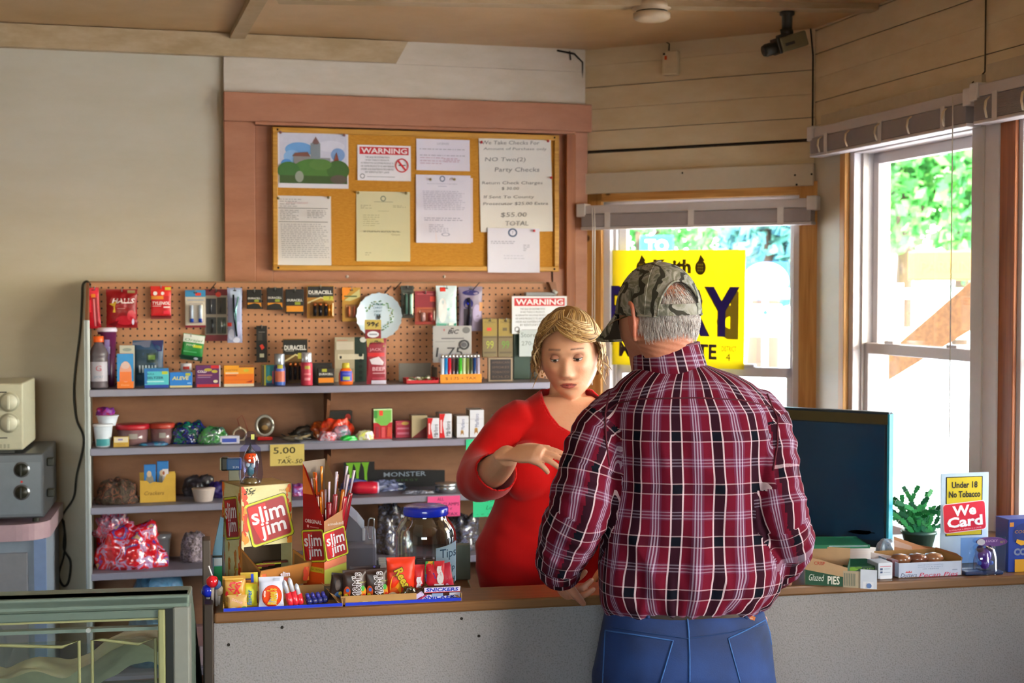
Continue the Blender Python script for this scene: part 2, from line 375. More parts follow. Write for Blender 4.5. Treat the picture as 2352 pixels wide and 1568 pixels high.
# casings
b = MB(); b.box(FB.U(1322, .02), b1u0, -.02, 0, .6, zW1+.034, m_pine, .003); b.box(b1u1, FB.U(1888, .02)-.004, -.02, 0, .6, zW1+.05, m_pine, .003)
b.box(FB.U(1322, .02), b1u1, -.02, 0, zW1+.001, zW1+.034, m_pineY, .003); b.box(b1u0-.05, b1u1+.05, -.06, 0, zW0-.03, zW0, m_pineY, .003); struct(b, 'trim_8', FB)
b = MB(); b.box(FC.U(1926, .02), c2u0, -.02, 0, .6, zC1+.02, m_pine, .003); b.box(FC.U(2228,.025), FC.U(2256,.025), -.025, 0, .7, zC1+.02, m_vinyl2, .003); b.box(FC.U(2256,.02), FC.U(2290,.02), -.02, 0, .7, zC1+.02, m_vinyl, .003); b.box(FC.U(2290,.014), FC.U(2328,.014), -.014, -.001, .6, zC1+.02, woodmat('pine stained', '#8a4e2e', '#b0683c', 5, .45), .003)
b.box(c2u0-.05, c3u1, -.07, 0, zC0-.03, zC0, m_pineY, .003); struct(b, 'trim_9', FC)
# blinds -------------------------------------------------------------
m_bl = M('#c9c2c4', .5, var=.05); m_bl2 = M('#a29a9c', .55, var=.08)
def blind(fr, u0, u1, ztop, zbot, w, label, wand=None, mat=m_bl, curls=False, cord=None, sag=0):
    root = empty('window_blind', fr.P((u0+u1)/2, w, zbot), fr.a, label, 'blind'); L = u1-u0; H = ztop-zbot; h = L/2
    b = MB(); b.box(-h, h, -.02, .02, H-.035, H, mat, .003); b.build('headrail', root)
    b = MB(); n = 20
    for i in range(n):
        z = .012+(H-.048)*i/n*.98
        b.box(-h+.004, h-.004, -.026, .026, z, z+.0022, m_bl2)
    b.build('stacked_slats', root)
    b = MB(); b.box(-h, h, -.026, .026, 0, .011, mat, .003); b.build('bottom_rail', root)
    for s in (-1, 1):
        b = MB(); b.box(s*h-.02, s*h+.02, -.028, .028, H-.045, H+.008, M('#dcd8d8', .4), .004); b.build('end_bracket', root)
    for k in range(3):
        b = MB(); x = -h*.75+k*h*.75; b.box(x-.012, x+.012, -.028, -.0265, 0, H-.03, M('#d5cfcc', .7)); b.build('ladder_tape', root)
    if curls:
        for k in range(5):
            x = -h*.8+k*h*.4; b = MB(); b.tube([(x, -.03, H*.62), (x+.014, -.05, H*.5), (x+.012, -.052, H*.3), (x-.006, -.034, .012)], .004, M('#d8c6a8', .6), 6, flat=.4); b.build('cord_loop', root)
    if cord:
        for x, zl in cord:
            b = MB(); b.tube([(x, -.034, H-.01), (x+.004, -.036, H*.3), (x+.003, -.036, zl)], .0022, M('#cfc8c0', .5), 6); b.build('pull_cord', root)
    return root
bu0, bu1 = FB.U(1340, .05), FB.U(1868, .05)
zb1, zb0 = FB.hit(1604, 464, .05)[1], FB.hit(1604, 522, .05)[1]
br = blind(FB, bu0, bu1, zb1, zb0, .05, 'white blind pulled up over the window with the yellow sign', cord=[(-(bu1-bu0)/2+.065, -.55), (-(bu1-bu0)/2+.055, -.62)])
m_cd = M('#b9a684', .5)
cu0, cu1 = FC.U(1866, .06), FC.U(2226, .06); zt2, zb2 = FC.hit(2050, 252, .06)[1], FC.hit(2050, 326, .06)[1]
br = blind(FC, cu0, cu1, zt2, zb2, .05, 'grey white blind with cord loops over the tall corner window', curls=True, cord=[((cu1-cu0)/2-.06, -.95)])
b = MB(); b.box(cu0-.01, cu1, -.026, 0, zt2-.01, zt2+.05, M('#c8b99e', .5)); struct(b, 'trim_10', FC)
blind(FC, cu1+.035, cu1+.9, zt2+.01, zb2+.0, .05, 'raised blind cut off by the right edge of the picture', curls=True)
b = MB(); b.box(cu1+.02, cu1+1.0, -.026, 0, zt2+.0, zt2+.075, M('#c8b99e', .5)); struct(b, 'trim_11', FC)
# cable on the right wall
b = MB(); uu = FC.U(2254, .01); zz = FC.hit(2254, 165, .01)[1]
b.tube([(uu, -.006, CEIL), (uu, -.006, zz), (uu-.022, -.008, zz-.015), (uu-.03, -.03, zt2+.03)], .0028, M('#4a3c28', .6), 6)
inframe(b, 'wall_cable', FC, 'thin dark cable running down the right wall to the blinds', 'cable')
# small sensor box, smoke detector, camera
b = MB(); u0, u1, z0, z1 = hb(b, FB, 1518, 116, 1553, 172, 0, .03, M('#d6c4a0', .45), .005)
b.box(u0+.012, u0+.022, -.0315, -.03, z1-.035, z1-.02, M('#d9501c')); b.box(u0+.006, u0+.014, -.0315, -.03, z1-.016, z1-.008, m_gap); b.text('- - -', (u0+u1)/2, z0+.03, -.0305, .004, M('#8a8a80'))
b.tube([(u0+.02, -.008, z1), (u0+.022, -.008, z1+.03), (u0+.01, -.006, CEIL)], .0025, m_gap, 6)
inframe(b, 'wall_sensor', FB, 'small cream sensor box with red dot high on siding', 'sensor')
b = MB(); pc = ceilhit(1497, 6); m_sd = M('#cdb99a', .4)
b.lathe([(.045, 0), (.062, -.001), (.066, -.014), (.066, -.02), (.055, -.026), (.052, -.034), (.0635, -.037), (.0635, -.052), (.05, -.06), (.02, -.062)], m_sd, 32)
o = b.build('smoke_detector', loc=pc); tag(o, 'round cream smoke detector on the ceiling', 'smoke detector')
b = MB(); b.lathe([(.0535, -.027), (.0535, -.0335)], m_gap, 32, cap=False); b.build('vent_slot', o)
pc = ceilhit(1808, 14); sc = empty('security_camera', pc, R(20), 'dark security camera hanging from ceiling near the corner', 'camera')
m_dk = M('#2a2a22', .4); m_ol = M('#6d6546', .45)
b = MB(); b.cyl((0, 0, -.014), .042, .014, m_dk); b.box(-.03, .03, -.02, .02, -.02, -.01, m_dk, .003); b.build('ceiling_mount', sc)
b = MB(); b.tube([(0, 0, -.015), (0, 0, -.03), (0, 0, -.035), (0, 0, -.085)], [.026, .026, .018, .018], m_dk, 14); b.ball((0, 0, -.09), .022, m_dk); b.build('stem', sc)
T = Matrix.Translation((0, 0, -.125)) @ Matrix.Rotation(R(-18), 4, 'Y') @ Matrix.Rotation(R(-8), 4, 'Z')
b = MB(); b.T = T; b.box(-.035, .065, -.03, .03, -.028, .024, m_ol, .006); b.box(-.046, -.035, -.031, .031, -.03, .026, m_dk, .003); b.box(-.02, .015, -.0312, -.03, -.01, 0, m_dk); b.build('camera_body', sc)
b = MB(); b.T = T; b.lathe([(.02, 0), (.022, -.01), (.022, -.035), (.018, -.045), (.0, -.04)], m_dk, 20, (-.046, 0, -.004), 'x', cap=False); b.build('lens', sc)
b = MB(); b.T = T; b.box(-.028, .02, -.018, .018, .022, .034, m_dk, .004); b.tube([(0, 0, .03), (0, 0, .05)], .012, m_dk); b.build('bracket', sc)
# ================================================================= OUTSIDE
def gz(d): return -.22 if d < 9.5 else (-.22+0.92*min(1, (d-9.5)/5.5))
m_gr = M('#efece6', .8, var=.05, scale=3)
b = MB(); b.add([(-60, 7.2, -.22), (90, 7.2, -.22), (90, 9.5, -.22), (-60, 9.5, -.22), (90, 15, 0.7), (-60, 15, 0.7), (90, 130, 0.7), (-60, 130, 0.7)], [(0, 1, 2, 3), (3, 2, 4, 5), (5, 4, 6, 7)], m_gr); b.box(2.4, 90, -20, 7.2, -.3, -.22, m_gr); o = struct(b, 'ground')
def tree(px, d, h, w, label, hexs, n=2600, seed=1, trunk=.15, zc=.55, name='leafy_tree'):
    rr = random.Random(seed); p = at(px, 672, d); root = empty(name, (p.x, p.y, gz(d)), 0, label, 'tree', 'trees across the road'); h -= .9
    b = MB(); b.tube([(0, 0, 0), (.05, 0, h*.3), (-.05, 0, h*.6)], [trunk, trunk*.8, trunk*.4], M('#4a3a2e', .9, bump=.5)); b.tube([(0, 0, h*.35), (w*.25, 0, h*.65)], [trunk*.5, .03], M('#4a3a2e', .9, bump=.5)); b.build('trunk', root)
    b = MB(); ms = [M(x, .7) for x in hexs]
    blobs = [(rr.gauss(0, w*.24), rr.gauss(0, w*.2), h*zc+rr.gauss(0, h*.14), rr.uniform(.14, .26)*w) for _ in range(18)]
    for _ in range(n):
        bl = rr.choice(blobs); v = Vector((rr.gauss(0, 1), rr.gauss(0, 1), rr.gauss(0, 1))).normalized()*bl[3]*rr.uniform(.7, 1.05)
        c = Vector(bl[:3])+v; s = rr.uniform(.07, .15); a = Vector((rr.gauss(0, 1), rr.gauss(0, 1), rr.gauss(0, 1))).normalized(); q = a.orthogonal().normalized(); r2 = a.cross(q)
        b.add([tuple(c+q*s), tuple(c+r2*s*.6), tuple(c-q*s), tuple(c-r2*s*.6)], [(0, 1, 2, 3)], rr.choice(ms))
    b.build('crown', root); return root
g1 = ['#3f8f38', '#6ab050', '#2f7a30']
tree(1470, 26, 5.2, 3.4, 'small pale green tree seen over the yellow sign, left', g1, seed=3)
tree(1600, 30, 6, 4.4, 'green tree seen over the middle of the yellow sign', g1, seed=5)
tree(1752, 17, 4.6, 1.6, 'darker tree with thick trunk behind the road sign', ['#2f5a62', '#4a7f72'], 1500, 8, .2)
tree(2070, 21, 5.6, 3.4, 'big green tree seen at the left of the tall window', g1, 4200, 12, zc=.62)
tree(2205, 25, 6.3, 4.4, 'big green tree seen at the right of the tall window', g1, 4200, 17, zc=.62)
tree(2420, 17, 6, 3, 'green tree seen through the window at the right edge', g1, 2600, 21)
# road sign
p = at(1758, 672, 15); mb = M('#0a3c78', .4); mw = M('#f2f2f2', .4)
rs = empty('road_sign', (p.x, p.y, 0.7), R(-8), 'blue and white route sign on a post across the road', 'road sign')
b = MB(); b.box(-.03, .03, .01, .05, -.05, 1.0, M('#b8bcc0', .4, .6)); b.build('sign_post', rs)
z = at(1758, 645, 15).z-0.7; b = MB(); b.box(-.24, .24, -.012, .008, z-.2, z+.2, mb, .01); b.lathe([(.235, 0), (.235, .003)], mw, 32, (0, -.012, z), 'y', sy=.82); b.text('151', 0, z, -.0165, .17, M('#b9c6d6'), bold=.02); b.build('route_plate', rs)
z -= .36; b = MB(); b.box(-.17, .17, -.012, .008, z-.11, z+.11, mw, .01); b.prism([(-.012, z-.07), (.012, z-.07), (.012, z+.01), (.045, z+.005), (0, z+.07), (-.045, z+.005), (-.012, z+.01)], -.016, -.0125, mb); b.build('arrow_plate', rs)
p = at(1508, 672, 15.5); rs = empty('road_sign', (p.x, p.y, 0.7), R(-8), 'small teal sign reading TO above the yellow sign', 'road sign')
b = MB(); b.box(-.03, .03, .01, .05, -.05, 1.5, M('#b8bcc0', .4, .6)); b.build('sign_post', rs)
z = at(1508, 562, 15.5).z-0.7; b = MB(); b.box(-.18, .18, -.012, .008, z-.1, z+.1, M('#0e7a70', .4), .01); b.text('TO', 0, z-.01, -.014, .13, mw, bold=.02); b.build('sign_plate', rs)
# pale building, fence, timber sign and brace seen through the tall window
p = at(2000, 672, 34); b = MB(); b.box(-14, 12, 0, 6, 0, 1.5, M('#e9e6e0', .8)); b.box(-14.4, 12.4, -.4, 6.4, 1.5, 1.65, M('#c8c4c0', .7)); b.prism([(-14.4, 1.65), (12.4, 1.65), (10, 2.3), (-12, 2.3)], 0, 6, M('#cfcac6', .8))
for x in (-9, -4.5, 1, 5, 8): b.box(x, x+1.1, -.02, .01, .5, 1.1, M('#7d9a9c', .3))
o = b.build('pale_building', loc=(p.x, p.y, 0.7), rz=R(-12)); tag(o, 'long pale building far across the road', 'building')
p = at(2290, 672, 8.8); fe = empty('rail_fence', (p.x, p.y, -.22), R(-25), 'low pale green rail fence beyond the tall window', 'fence')
for k in range(7):
    b = MB(); b.box(-1.8+k*.6-.03, -1.8+k*.6+.03, -.03, .03, 0, 1.9, M('#d8ece2', .6)); b.build('fence_post', fe)
for z in (1.55, 1.8): b = MB(); b.box(-1.85, 1.85, -.045, -.03, z, z+.07, M('#9fd6bb', .6)); b.build('fence_rail', fe)
p = at(2165, 612, 8.2); tb = empty('timber_sign', (p.x, p.y, -.22), R(-30), 'tan timber sign board with PARKING lettering outside the tall window', 'sign')
b = MB(); zz = p.z+.22; b.box(-.2, .3, 0, .03, zz-.08, zz+.09, M('#b08a34', .7), .01); b.text('PARKING', .05, zz, -.002, .06, M('#b98a3c')); b.build('board', tb)
for x in (-.15, .25): b = MB(); b.box(x-.02, x+.02, .03, .07, 0, zz+.09, M('#efe6d2', .7)); b.build('post', tb)
m_ot = woodmat('outdoor timber', '#7a4e26', '#9a6a38', 4, .7, axis='X')
p = at(1970, 870, 6.9); q = at(2330, 560, 6.2); b = MB(); w = Vector((0, 0, .2)); n = Vector((.03, .1, 0))
vs = [p, q, q-w*1.3, p-w*.5]; b.add([tuple(v) for v in vs]+[tuple(v+n) for v in vs], [(0, 1, 2, 3), (7, 6, 5, 4), (0, 4, 5, 1), (1, 5, 6, 2), (2, 6, 7, 3), (3, 7, 4, 0)], m_ot)
b.tube([q-w*.5, (q.x, q.y, -.22)], .04, m_ot, 8); b.tube([p-w*.2, (p.x, p.y, -.22)], .02, M('#efe6d2', .7), 8)
o = b.build('stair_rail'); recenter(o); tag(o, 'sloping brown timber stair rail outside the tall window', 'handrail')
# ================================================================= CORK BOARD AND ITS PAPERS
def face(b, W, H, prints, surf=None, x0=None, z0=0, y=0, step=.0004):
    """prints in fractions of the front face: r rectangle, e ellipse, p polygon, t text"""
    x0 = -W/2 if x0 is None else x0; k = 0
    def Y(x, z): return (surf(x, z) if surf else 0)+y-step*(k+1)
    for q in prints:
        t = q[0]
        if t == 'r':
            _, a, c, d, e, col = q; n = 8 if surf else 1; mt = M(col, .4)
            b.grid(lambda i, j: (lambda X, Z: (X, Y(X, Z), Z))(x0+W*(a+(d-a)*i), z0+H*(c+(e-c)*j)), n, n, mt, bool(surf))
        elif t == 'e':
            _, a, c, rx, ry, col = q; pts = []
            for i in range(28):
                an = 2*math.pi*i/28; X, Z = x0+W*(a+rx*math.cos(an)), z0+H*(c+ry*math.sin(an)); pts.append((X, Y(X, Z), Z))
            X, Z = x0+W*a, z0+H*c; pts.append((X, Y(X, Z), Z)); b.add(pts, [(i, (i+1) % 28, 28) for i in range(28)], M(col, .4), bool(surf))
        elif t == 'o':   # ring
            _, a, c, rx, ry, th, col = q; pts = []
            for i in range(32):
                an = 2*math.pi*i/32
                for f in (1, 1-th): X, Z = x0+W*(a+rx*f*math.cos(an)), z0+H*(c+ry*f*math.sin(an)); pts.append((X, Y(X, Z), Z))
            b.add(pts, [(2*i, (2*i+2) % 64, (2*i+3) % 64, 2*i+1) for i in range(32)], M(col, .4))
        elif t == 'p':
            pts = [(x0+W*a, 0, z0+H*c) for a, c in q[1]]; b.add([(X, Y(X, Z), Z) for X, _, Z in pts], [tuple(range(len(pts)))], M(q[2], .4))
        elif t == 't':
            _, st, a, c, h, col = q[:6]; mw = q[6] if len(q) > 6 else None; kw = q[7] if len(q) > 7 else {}
            b.text(st, x0+W*a, z0+H*c, y-step*(k+1), h*H, M(col, .4), mw*W if mw else None, surf, **kw)
        k += 1
def lines(x0, x1, ys, col='#8f8f90', h=.0045, seed=0, dash=True):
    rr = random.Random(seed); out = []
    for yy in ys:
        x = x0
        while x < x1-.02:
            w = rr.uniform(.02, .09) if dash else x1-x0
            out.append(('r', x, yy-h, min(x+w, x1), yy+h, col)); x += w+.018
        if dash and rr.random() < .4: out = out[:-1]
    return out
def paper(name, label, fr, x0, y0, x1, y1, w, hexc, prints, cat='notice', tilt=0, pins=(), group=None, curl=.004):
    """pixels of the sheet: left, top, right, bottom"""
    u0, u1 = fr.U(x0, w), fr.U(x1, w); xm = (x0+x1)/2; za, zb = fr.hit(xm, y1, w)[1], fr.hit(xm, y0, w)[1]
    W, H = u1-u0, zb-za; b = MB(); sf = lambda x, z: -curl*(abs(x)/(W/2))**3*(1-z/H)
    m = M(hexc, .6, var=.02)
    b.grid(lambda i, j: (-W/2+W*i, sf(-W/2+W*i, H*j)-.0005, H*j), 8, 8, m); b.grid(lambda i, j: (W/2-W*i, sf(W/2-W*i, H*j)+.0005, H*j), 8, 8, m)
    b.T = Matrix.Identity(4); face(b, W, H, prints, sf, y=-.0006, step=.00025)
    o = b.build(name, loc=fr.P((u0+u1)/2, w, za), rz=fr.a); o.rotation_euler.y = -R(tilt) if tilt else 0
    tag(o, label, cat, group)
    return o
def pins(fr, w, lst, label, col, group, name='push_pin'):
    for px, py in lst:
        b = MB(); b.lathe([(.0035, .0), (.003, .004), (.0055, .006), (.005, .009)], M(col, .3), 12, axis='y', c=(0, 0, 0)); u, z = fr.hit(px, py, w)
        o = b.build(name, loc=fr.P(u, w, z), rz=fr.a); tag(o, label, 'push pin', group)
WB = .052   # face of the cork
cb = empty('cork_board', FA.P((FA.U(627, WB)+FA.U(1283, WB))/2, 0, FA.hit(950, 622, WB)[1]), FA.a, 'framed cork notice board covered with papers above the pegboard', 'notice board')
cW = FA.U(1283, WB)-FA.U(627, WB); cH = FA.hit(950, 301, WB)[1]-FA.hit(950, 622, WB)[1]
b = MB(); b.box(-cW/2+.005, cW/2-.005, -WB+.004, -WB+.03, .005, cH-.005, m_cork); b.build('cork_panel', cb)
m_fr = woodmat('cork frame', '#b07c22', '#cf9a38', 8, .45, axis='X')
for nm, a in (('frame_rail', (-cW/2, cW/2, 0, .02)), ('frame_rail', (-cW/2, cW/2, cH-.02, cH)), ('frame_stile', (-cW/2, -cW/2+.02, .02, cH-.02)), ('frame_stile', (cW/2-.02, cW/2, .02, cH-.02))):
    b = MB(); b.box(a[0], a[1], -WB-.008, -.03, a[2], a[3], m_fr, .003)
    if nm == 'frame_rail':
        for x in (-cW/2+.02, cW/2-.02): b.ball((x, -WB-.009, (a[2]+a[3])/2), .004, m_gap)
    b.build(nm, cb)
G = '#4c7a34'; wp = WB-.002
paper('photo_print', 'colour photo print of a grey hilltop castle above trees', FA, 640, 303, 801, 432, wp, '#e8e4ea', [
    ('r', .02, .08, .98, .97, '#cfd0e0'), ('e', .3, .68, .2, .13, '#6aa0d8'), ('e', .2, .55, .12, .12, '#88b4e0'), ('e', .75, .75, .2, .1, '#dcdcea'), ('e', .85, .6, .1, .12, '#7ea0d0'), ('e', .12, .42, .08, .09, '#4f8ad0'),
    ('r', .46, .4, .6, .8, '#7f8a92'), ('r', .5, .78, .57, .86, '#6f5a58'), ('p', [(.48, .8), (.59, .8), (.535, .92)], '#7a5a58'), ('r', .22, .4, .46, .56, '#8a8a8c'), ('p', [(.2, .56), (.46, .56), (.42, .64), (.24, .62)], '#7a4f44'), ('r', .58, .42, .74, .54, '#8e9296'), ('p', [(.79, .48), (.87, .48), (.83, .65)], '#8a4a3a'),
    ('e', .5, .3, .3, .22, G), ('e', .15, .3, .16, .16, '#3f6f34'), ('e', .85, .32, .16, .18, '#40662c'), ('e', .6, .42, .16, .1, '#557f3a'), ('r', .02, .08, .98, .22, '#3f5a2a'), ('e', .3, .2, .06, .1, '#98a090'), ('e', .86, .16, .12, .08, '#5c5348')], 'photo', 0)
def warn(short=False):
    P = [('r', .04, .74, .96, .95, '#c8202c'), ('t', 'WARNING', .5, .845, .15, '#f4f0f2', .86, dict(bold=.02))]
    for i, t in enumerate(('THE SALE OR DISTRIBUTION', 'OF ANY TOBACCO PRODUCTS,', 'ALTERNATIVE NICOTINE PRODUCTS,', 'OR VAPOR PRODUCTS TO ANY PERSON', 'UNDER AGE EIGHTEEN IS PROHIBITED', 'BY KENTUCKY LAW')):
        P.append(('t', t, .37, .66-.085*i, .05, '#55585c', .45 if i in (0, 1, 5) else .62))
    P += [('o', .09, .12, .045, .07, .25, '#55585c'), ('r', .17, .1, .7, .115, '#9a9aa0')]
    return P
P = warn()+[('o', .83, .44, .125, .2, .16, '#d02030'), ('r', .77, .43, .9, .46, '#3a3a3c'), ('p', [(.75, .55), (.77, .59), (.91, .33), (.89, .29)], '#d02030')]
paper('warning_sign', 'white tobacco sign with red warning banner pinned on the cork board', FA, 822, 334, 944, 415, wp, '#eeecf0', P, 'sign')
paper('licence_sheet', 'small pale certificate at top middle of the cork board', FA, 957, 320, 1079, 392, wp, '#e4dfec', [('t', 'LICENSE', .5, .86, .06, '#9a96aa', .22)]+lines(.06, .95, [.68, .48], '#a8a4b4', .012, 1)+lines(.06, .5, [.4, .3, .22], '#c09ab0', .01, 2)+lines(.5, .8, [.38, .33, .28], '#c09ab0', .01, 3), 'paper')
paper('typed_letter', 'white typed form with two black rules, lower left of the cork board', FA, 636, 450, 761, 610, wp, '#dcdad8', [('r', .04, .82, .94, .828, '#222222'), ('r', .04, .625, .94, .633, '#222222')]+[('t', 'STATE OF KENTUCKY', .38, .9, .02, '#b06a70', .4)]+lines(.06, .45, [.95, .92, .88, .85], seed=4)+lines(.06, .4, [.79, .765, .74, .715, .69, .665], seed=5)+lines(.55, .9, [.79, .765, .74, .715, .69], seed=6)+lines(.06, .92, [.59-.028*i for i in range(18)], '#a5a5a8', .005, 7), 'paper')
paper('typed_letter', 'yellowed typed letter with round seal in the middle of the cork board', FA, 819, 440, 942, 600, wp, '#cfc9a2', [('o', .5, .9, .05, .04, .3, '#5c6a60'), ('r', .33, .85, .68, .857, '#8f8c72')]+lines(.08, .3, [.8, .78, .76], '#9c9878', .004, 8)+lines(.68, .92, [.8, .78], '#9c9878', .004, 9)+[('t', 'MEMORANDUM', .5, .72, .015, '#9c9878', .2)]+lines(.12, .42, [.66, .63, .6, .57, .54, .51], '#9c9878', .004, 10)+lines(.12, .85, [.43, .42], '#8f8c72', .004, 11)+[('t', 'Cmyth', .72, .38, .03, '#7c7858', .16)]+lines(.15, .26, [.12, .09], '#9c9878', .005, 12), 'paper')
paper('typed_letter', 'tall white letter under the small certificate, upper one of two sheets', FA, 956, 402, 1081, 558, wp+.003, '#dfdcea', [('o', .48, .945, .05, .045, .35, '#5a6888'), ('t', 'Kentucky Department of Agriculture', .48, .87, .018, '#8a8aa6', .55), ('r', .4, .83, .56, .837, '#a0a0b8')]+lines(.12, .88, [.76-.027*i for i in range(11)], '#b2b0c4', .0045, 13)+lines(.12, .85, [.36, .33], '#8e8eaa', .005, 14)+lines(.2, .55, [.26-.025*i for i in range(5)], '#a8a6bc', .005, 15)+[('o', .5, .12, .08, .025, .3, '#9a9ab4')], 'paper')
b = paper('typed_letter', 'sheet peeking out behind the tall white letter', FA, 1000, 408, 1086, 556, wp, '#e0d4dc', [], 'paper')
hand = [('We Take Checks For', .44, .955, .04, .8), ('Amount of Purchase only', .5, .885, .036, .88), ('NO Two(2)', .36, .77, .055, .56), ('Party Checks', .52, .66, .06, .62), ('Return Check Charges', .45, .52, .042, .84), ('$ 30.00', .42, .463, .034, .24), ('If Sent To County', .4, .37, .04, .7), ('Prosecutor $25.00 Extra', .49, .3, .036, .9), ('$55.00', .46, .18, .055, .36), ('TOTAL', .5, .09, .05, .32)]
paper('handwritten_notice', 'large white handwritten notice about taking checks', FA, 1104, 318, 1269, 532, wp, '#e2dfd8', [('t', t, x, y, h, '#6e6c6c', mw, dict(slant=.1)) for t, x, y, h, mw in hand], 'notice', 1.2)
paper('typed_letter', 'white letter with blue seal hanging below the handwritten checks notice', FA, 1120, 524, 1239, 626, wp+.01, '#dcdbea', [('o', .48, .9, .09, .1, .35, '#44587e'), ('t', '7', .48, .9, .06, '#44587e')]+lines(.06, .55, [.7, .66], '#a0a2b8', .008, 16)+lines(.68, .8, [.62, .58, .54, .5], '#a0a2b8', .008, 17)+lines(.3, .7, [.38, .32], '#b4b6c8', .006, 18), 'paper')
pins(FA, wp+.005, [(1105, 327), (1258, 324), (1265, 408)], 'red push pin holding the large handwritten checks notice', '#c02430', 'red pins of the checks notice')
pins(FA, wp+.015, [(1226, 530)], 'red push pin on the sheet with blue seal', '#c02430', None)
pins(FA, wp+.005, [(644, 304), (790, 311)], 'push pin at the top of the castle photo', '#8a5a5a', 'pins of the castle photo')
pins(FA, wp+.005, [(639, 455), (754, 454)], 'brass push pin at the top of the form with two black rules', '#8a7a4a', 'pins of the ruled form')
pins(FA, wp+.005, [(822, 443), (932, 444)], 'brass push pin at the top of the yellowed letter', '#8a7a4a', 'pins of the yellowed letter')
pins(FA, wp+.009, [(988, 412), (1043, 412)], 'brass push pin on the tall white letter', '#8a7a4a', 'pins of the tall letter')
# ================================================================= SHELF UNIT
WPG, WSH = .075, .34      # pegboard face, shelf front
m_peg, _nt2, _b2 = newmat('pegboard')
tc = N(_nt2, 'ShaderNodeTexCoord'); sx = N(_nt2, 'ShaderNodeSeparateXYZ'); _nt2.links.new(tc.outputs['Object'], sx.inputs[0])
def mth(nt, op, a, bb=None, c=None):
    n = nt.nodes.new('ShaderNodeMath'); n.operation = op
    for i, v in enumerate((a, bb, c)):
        if v is None: continue
        if isinstance(v, (int, float)): n.inputs[i].default_value = v
        else: nt.links.new(v, n.inputs[i])
    return n.outputs[0]
fx = mth(_nt2, 'SUBTRACT', mth(_nt2, 'FRACT', mth(_nt2, 'DIVIDE', sx.outputs[0], .0254)), .5); fz = mth(_nt2, 'SUBTRACT', mth(_nt2, 'FRACT', mth(_nt2, 'DIVIDE', sx.outputs[2], .0254)), .5)
dd = mth(_nt2, 'ADD', mth(_nt2, 'MULTIPLY', fx, fx), mth(_nt2, 'MULTIPLY', fz, fz)); hole = mth(_nt2, 'LESS_THAN', dd, .021)
mx = N(_nt2, 'ShaderNodeMix', data_type='RGBA'); nz = N(_nt2, 'ShaderNodeTexNoise'); nz.inputs['Scale'].default_value = 9
mx0 = N(_nt2, 'ShaderNodeMix', data_type='RGBA'); mx0.inputs['A'].default_value = lin('#b07a54'); mx0.inputs['B'].default_value = lin('#c08a64'); _nt2.links.new(nz.outputs[0], mx0.inputs['Factor'])
_nt2.links.new(hole, mx.inputs['Factor']); _nt2.links.new(mx0.outputs['Result'], mx.inputs['A']); mx.inputs['B'].default_value = lin('#1d120b')
_nt2.links.new(mx.outputs['Result'], _b2.inputs['Base Color']); _b2.inputs['Roughness'].default_value = .55
def zS(px, py): return FA.hit(px, py, WSH)[1]
Z1 = (zS(205, 893)+zS(700, 889)+zS(1230, 878))/3; Z2 = (zS(205, 1027)+zS(1100, 1010))/2; Z3 = (zS(205, 1164)+zS(925, 1141))/2; Z4 = zS(330, 1312)
SH = {1: Z1, 2: Z2, 3: Z3, 4: Z4}
su0, su1 = FA.U(191, WSH), FA.U(1300, WSH); pu1 = FA.U(1272, WPG)
zPT = FA.hit(700, 650, WPG)[1]
uc = (su0+su1)/2; sr = empty('shelf_unit', FA.P(uc, 0, 0), FA.a, 'brown pegboard shelving unit with grey metal shelves', 'shelving')
m_bk = paintmat('shelf back brown', '#7d5238', '#8f6244', 4, .6, .1)
b = MB(); b.box(su0-uc+.02, pu1-uc, -WPG, -WPG+.006, Z1, zPT, m_peg); b.build('pegboard', sr)
b = MB(); b.box(su0-uc+.02, su1-uc, -WPG, -WPG+.006, 0, Z1, m_bk); b.build('back_panel', sr)
b = MB(); b.prism([(pu1-uc-.03, zPT+.006), (pu1-uc-.002, zPT+.006), (pu1-uc+.012, zPT-.06), (pu1-uc-.002, zPT-.06)], -WPG-.03, -WPG+.01, m_bk); b.build('corner_bracket', sr)
b = MB(); b.box(su0-uc+.015, pu1-uc-.04, -WPG-.006, -WPG+.01, zPT, zPT+.006, M('#8e6a4a', .5)); b.build('top_strip', sr)
m_met = M('#8c8a9c', .4, .25, var=.12, scale=14); m_post = M('#b9c0c2', .35, .3)
for x in (su0-uc, su1-uc-.02):
    pt_ = FA.hit(197, 735, WSH)[1] if x < 0 else Z1; pe_ = zPT if x < 0 else Z1-.002
    b = MB(); b.box(x, x+.02, -WSH, -WSH+.03, 0, pt_, m_post, .002); b.box(x+.004, x+.012, -WSH-.001, -WSH, .3, pt_, M('#8d9494', .5)); b.build('upright_post', sr)
    b = MB(); b.prism([(0, 0), (1, 0), (1, 1), (0, 1)], 0, 1, m_bk) if 0 else b.add([(x+.004, -WSH+.02, 0), (x+.004, -WPG, 0), (x+.004, -WPG, pe_), (x+.004, -WPG-.05, pe_), (x+.004, -WSH+.02, min(pe_, pt_)), (x+.014, -WSH+.02, 0), (x+.014, -WPG, 0), (x+.014, -WPG, pe_), (x+.014, -WPG-.05, pe_), (x+.014, -WSH+.02, min(pe_, pt_))], [(0, 1, 2, 3, 4), (9, 8, 7, 6, 5), (0, 5, 6, 1), (1, 6, 7, 2), (2, 7, 8, 3), (3, 8, 9, 4), (4, 9, 5, 0)], m_bk); b.build('end_panel', sr)
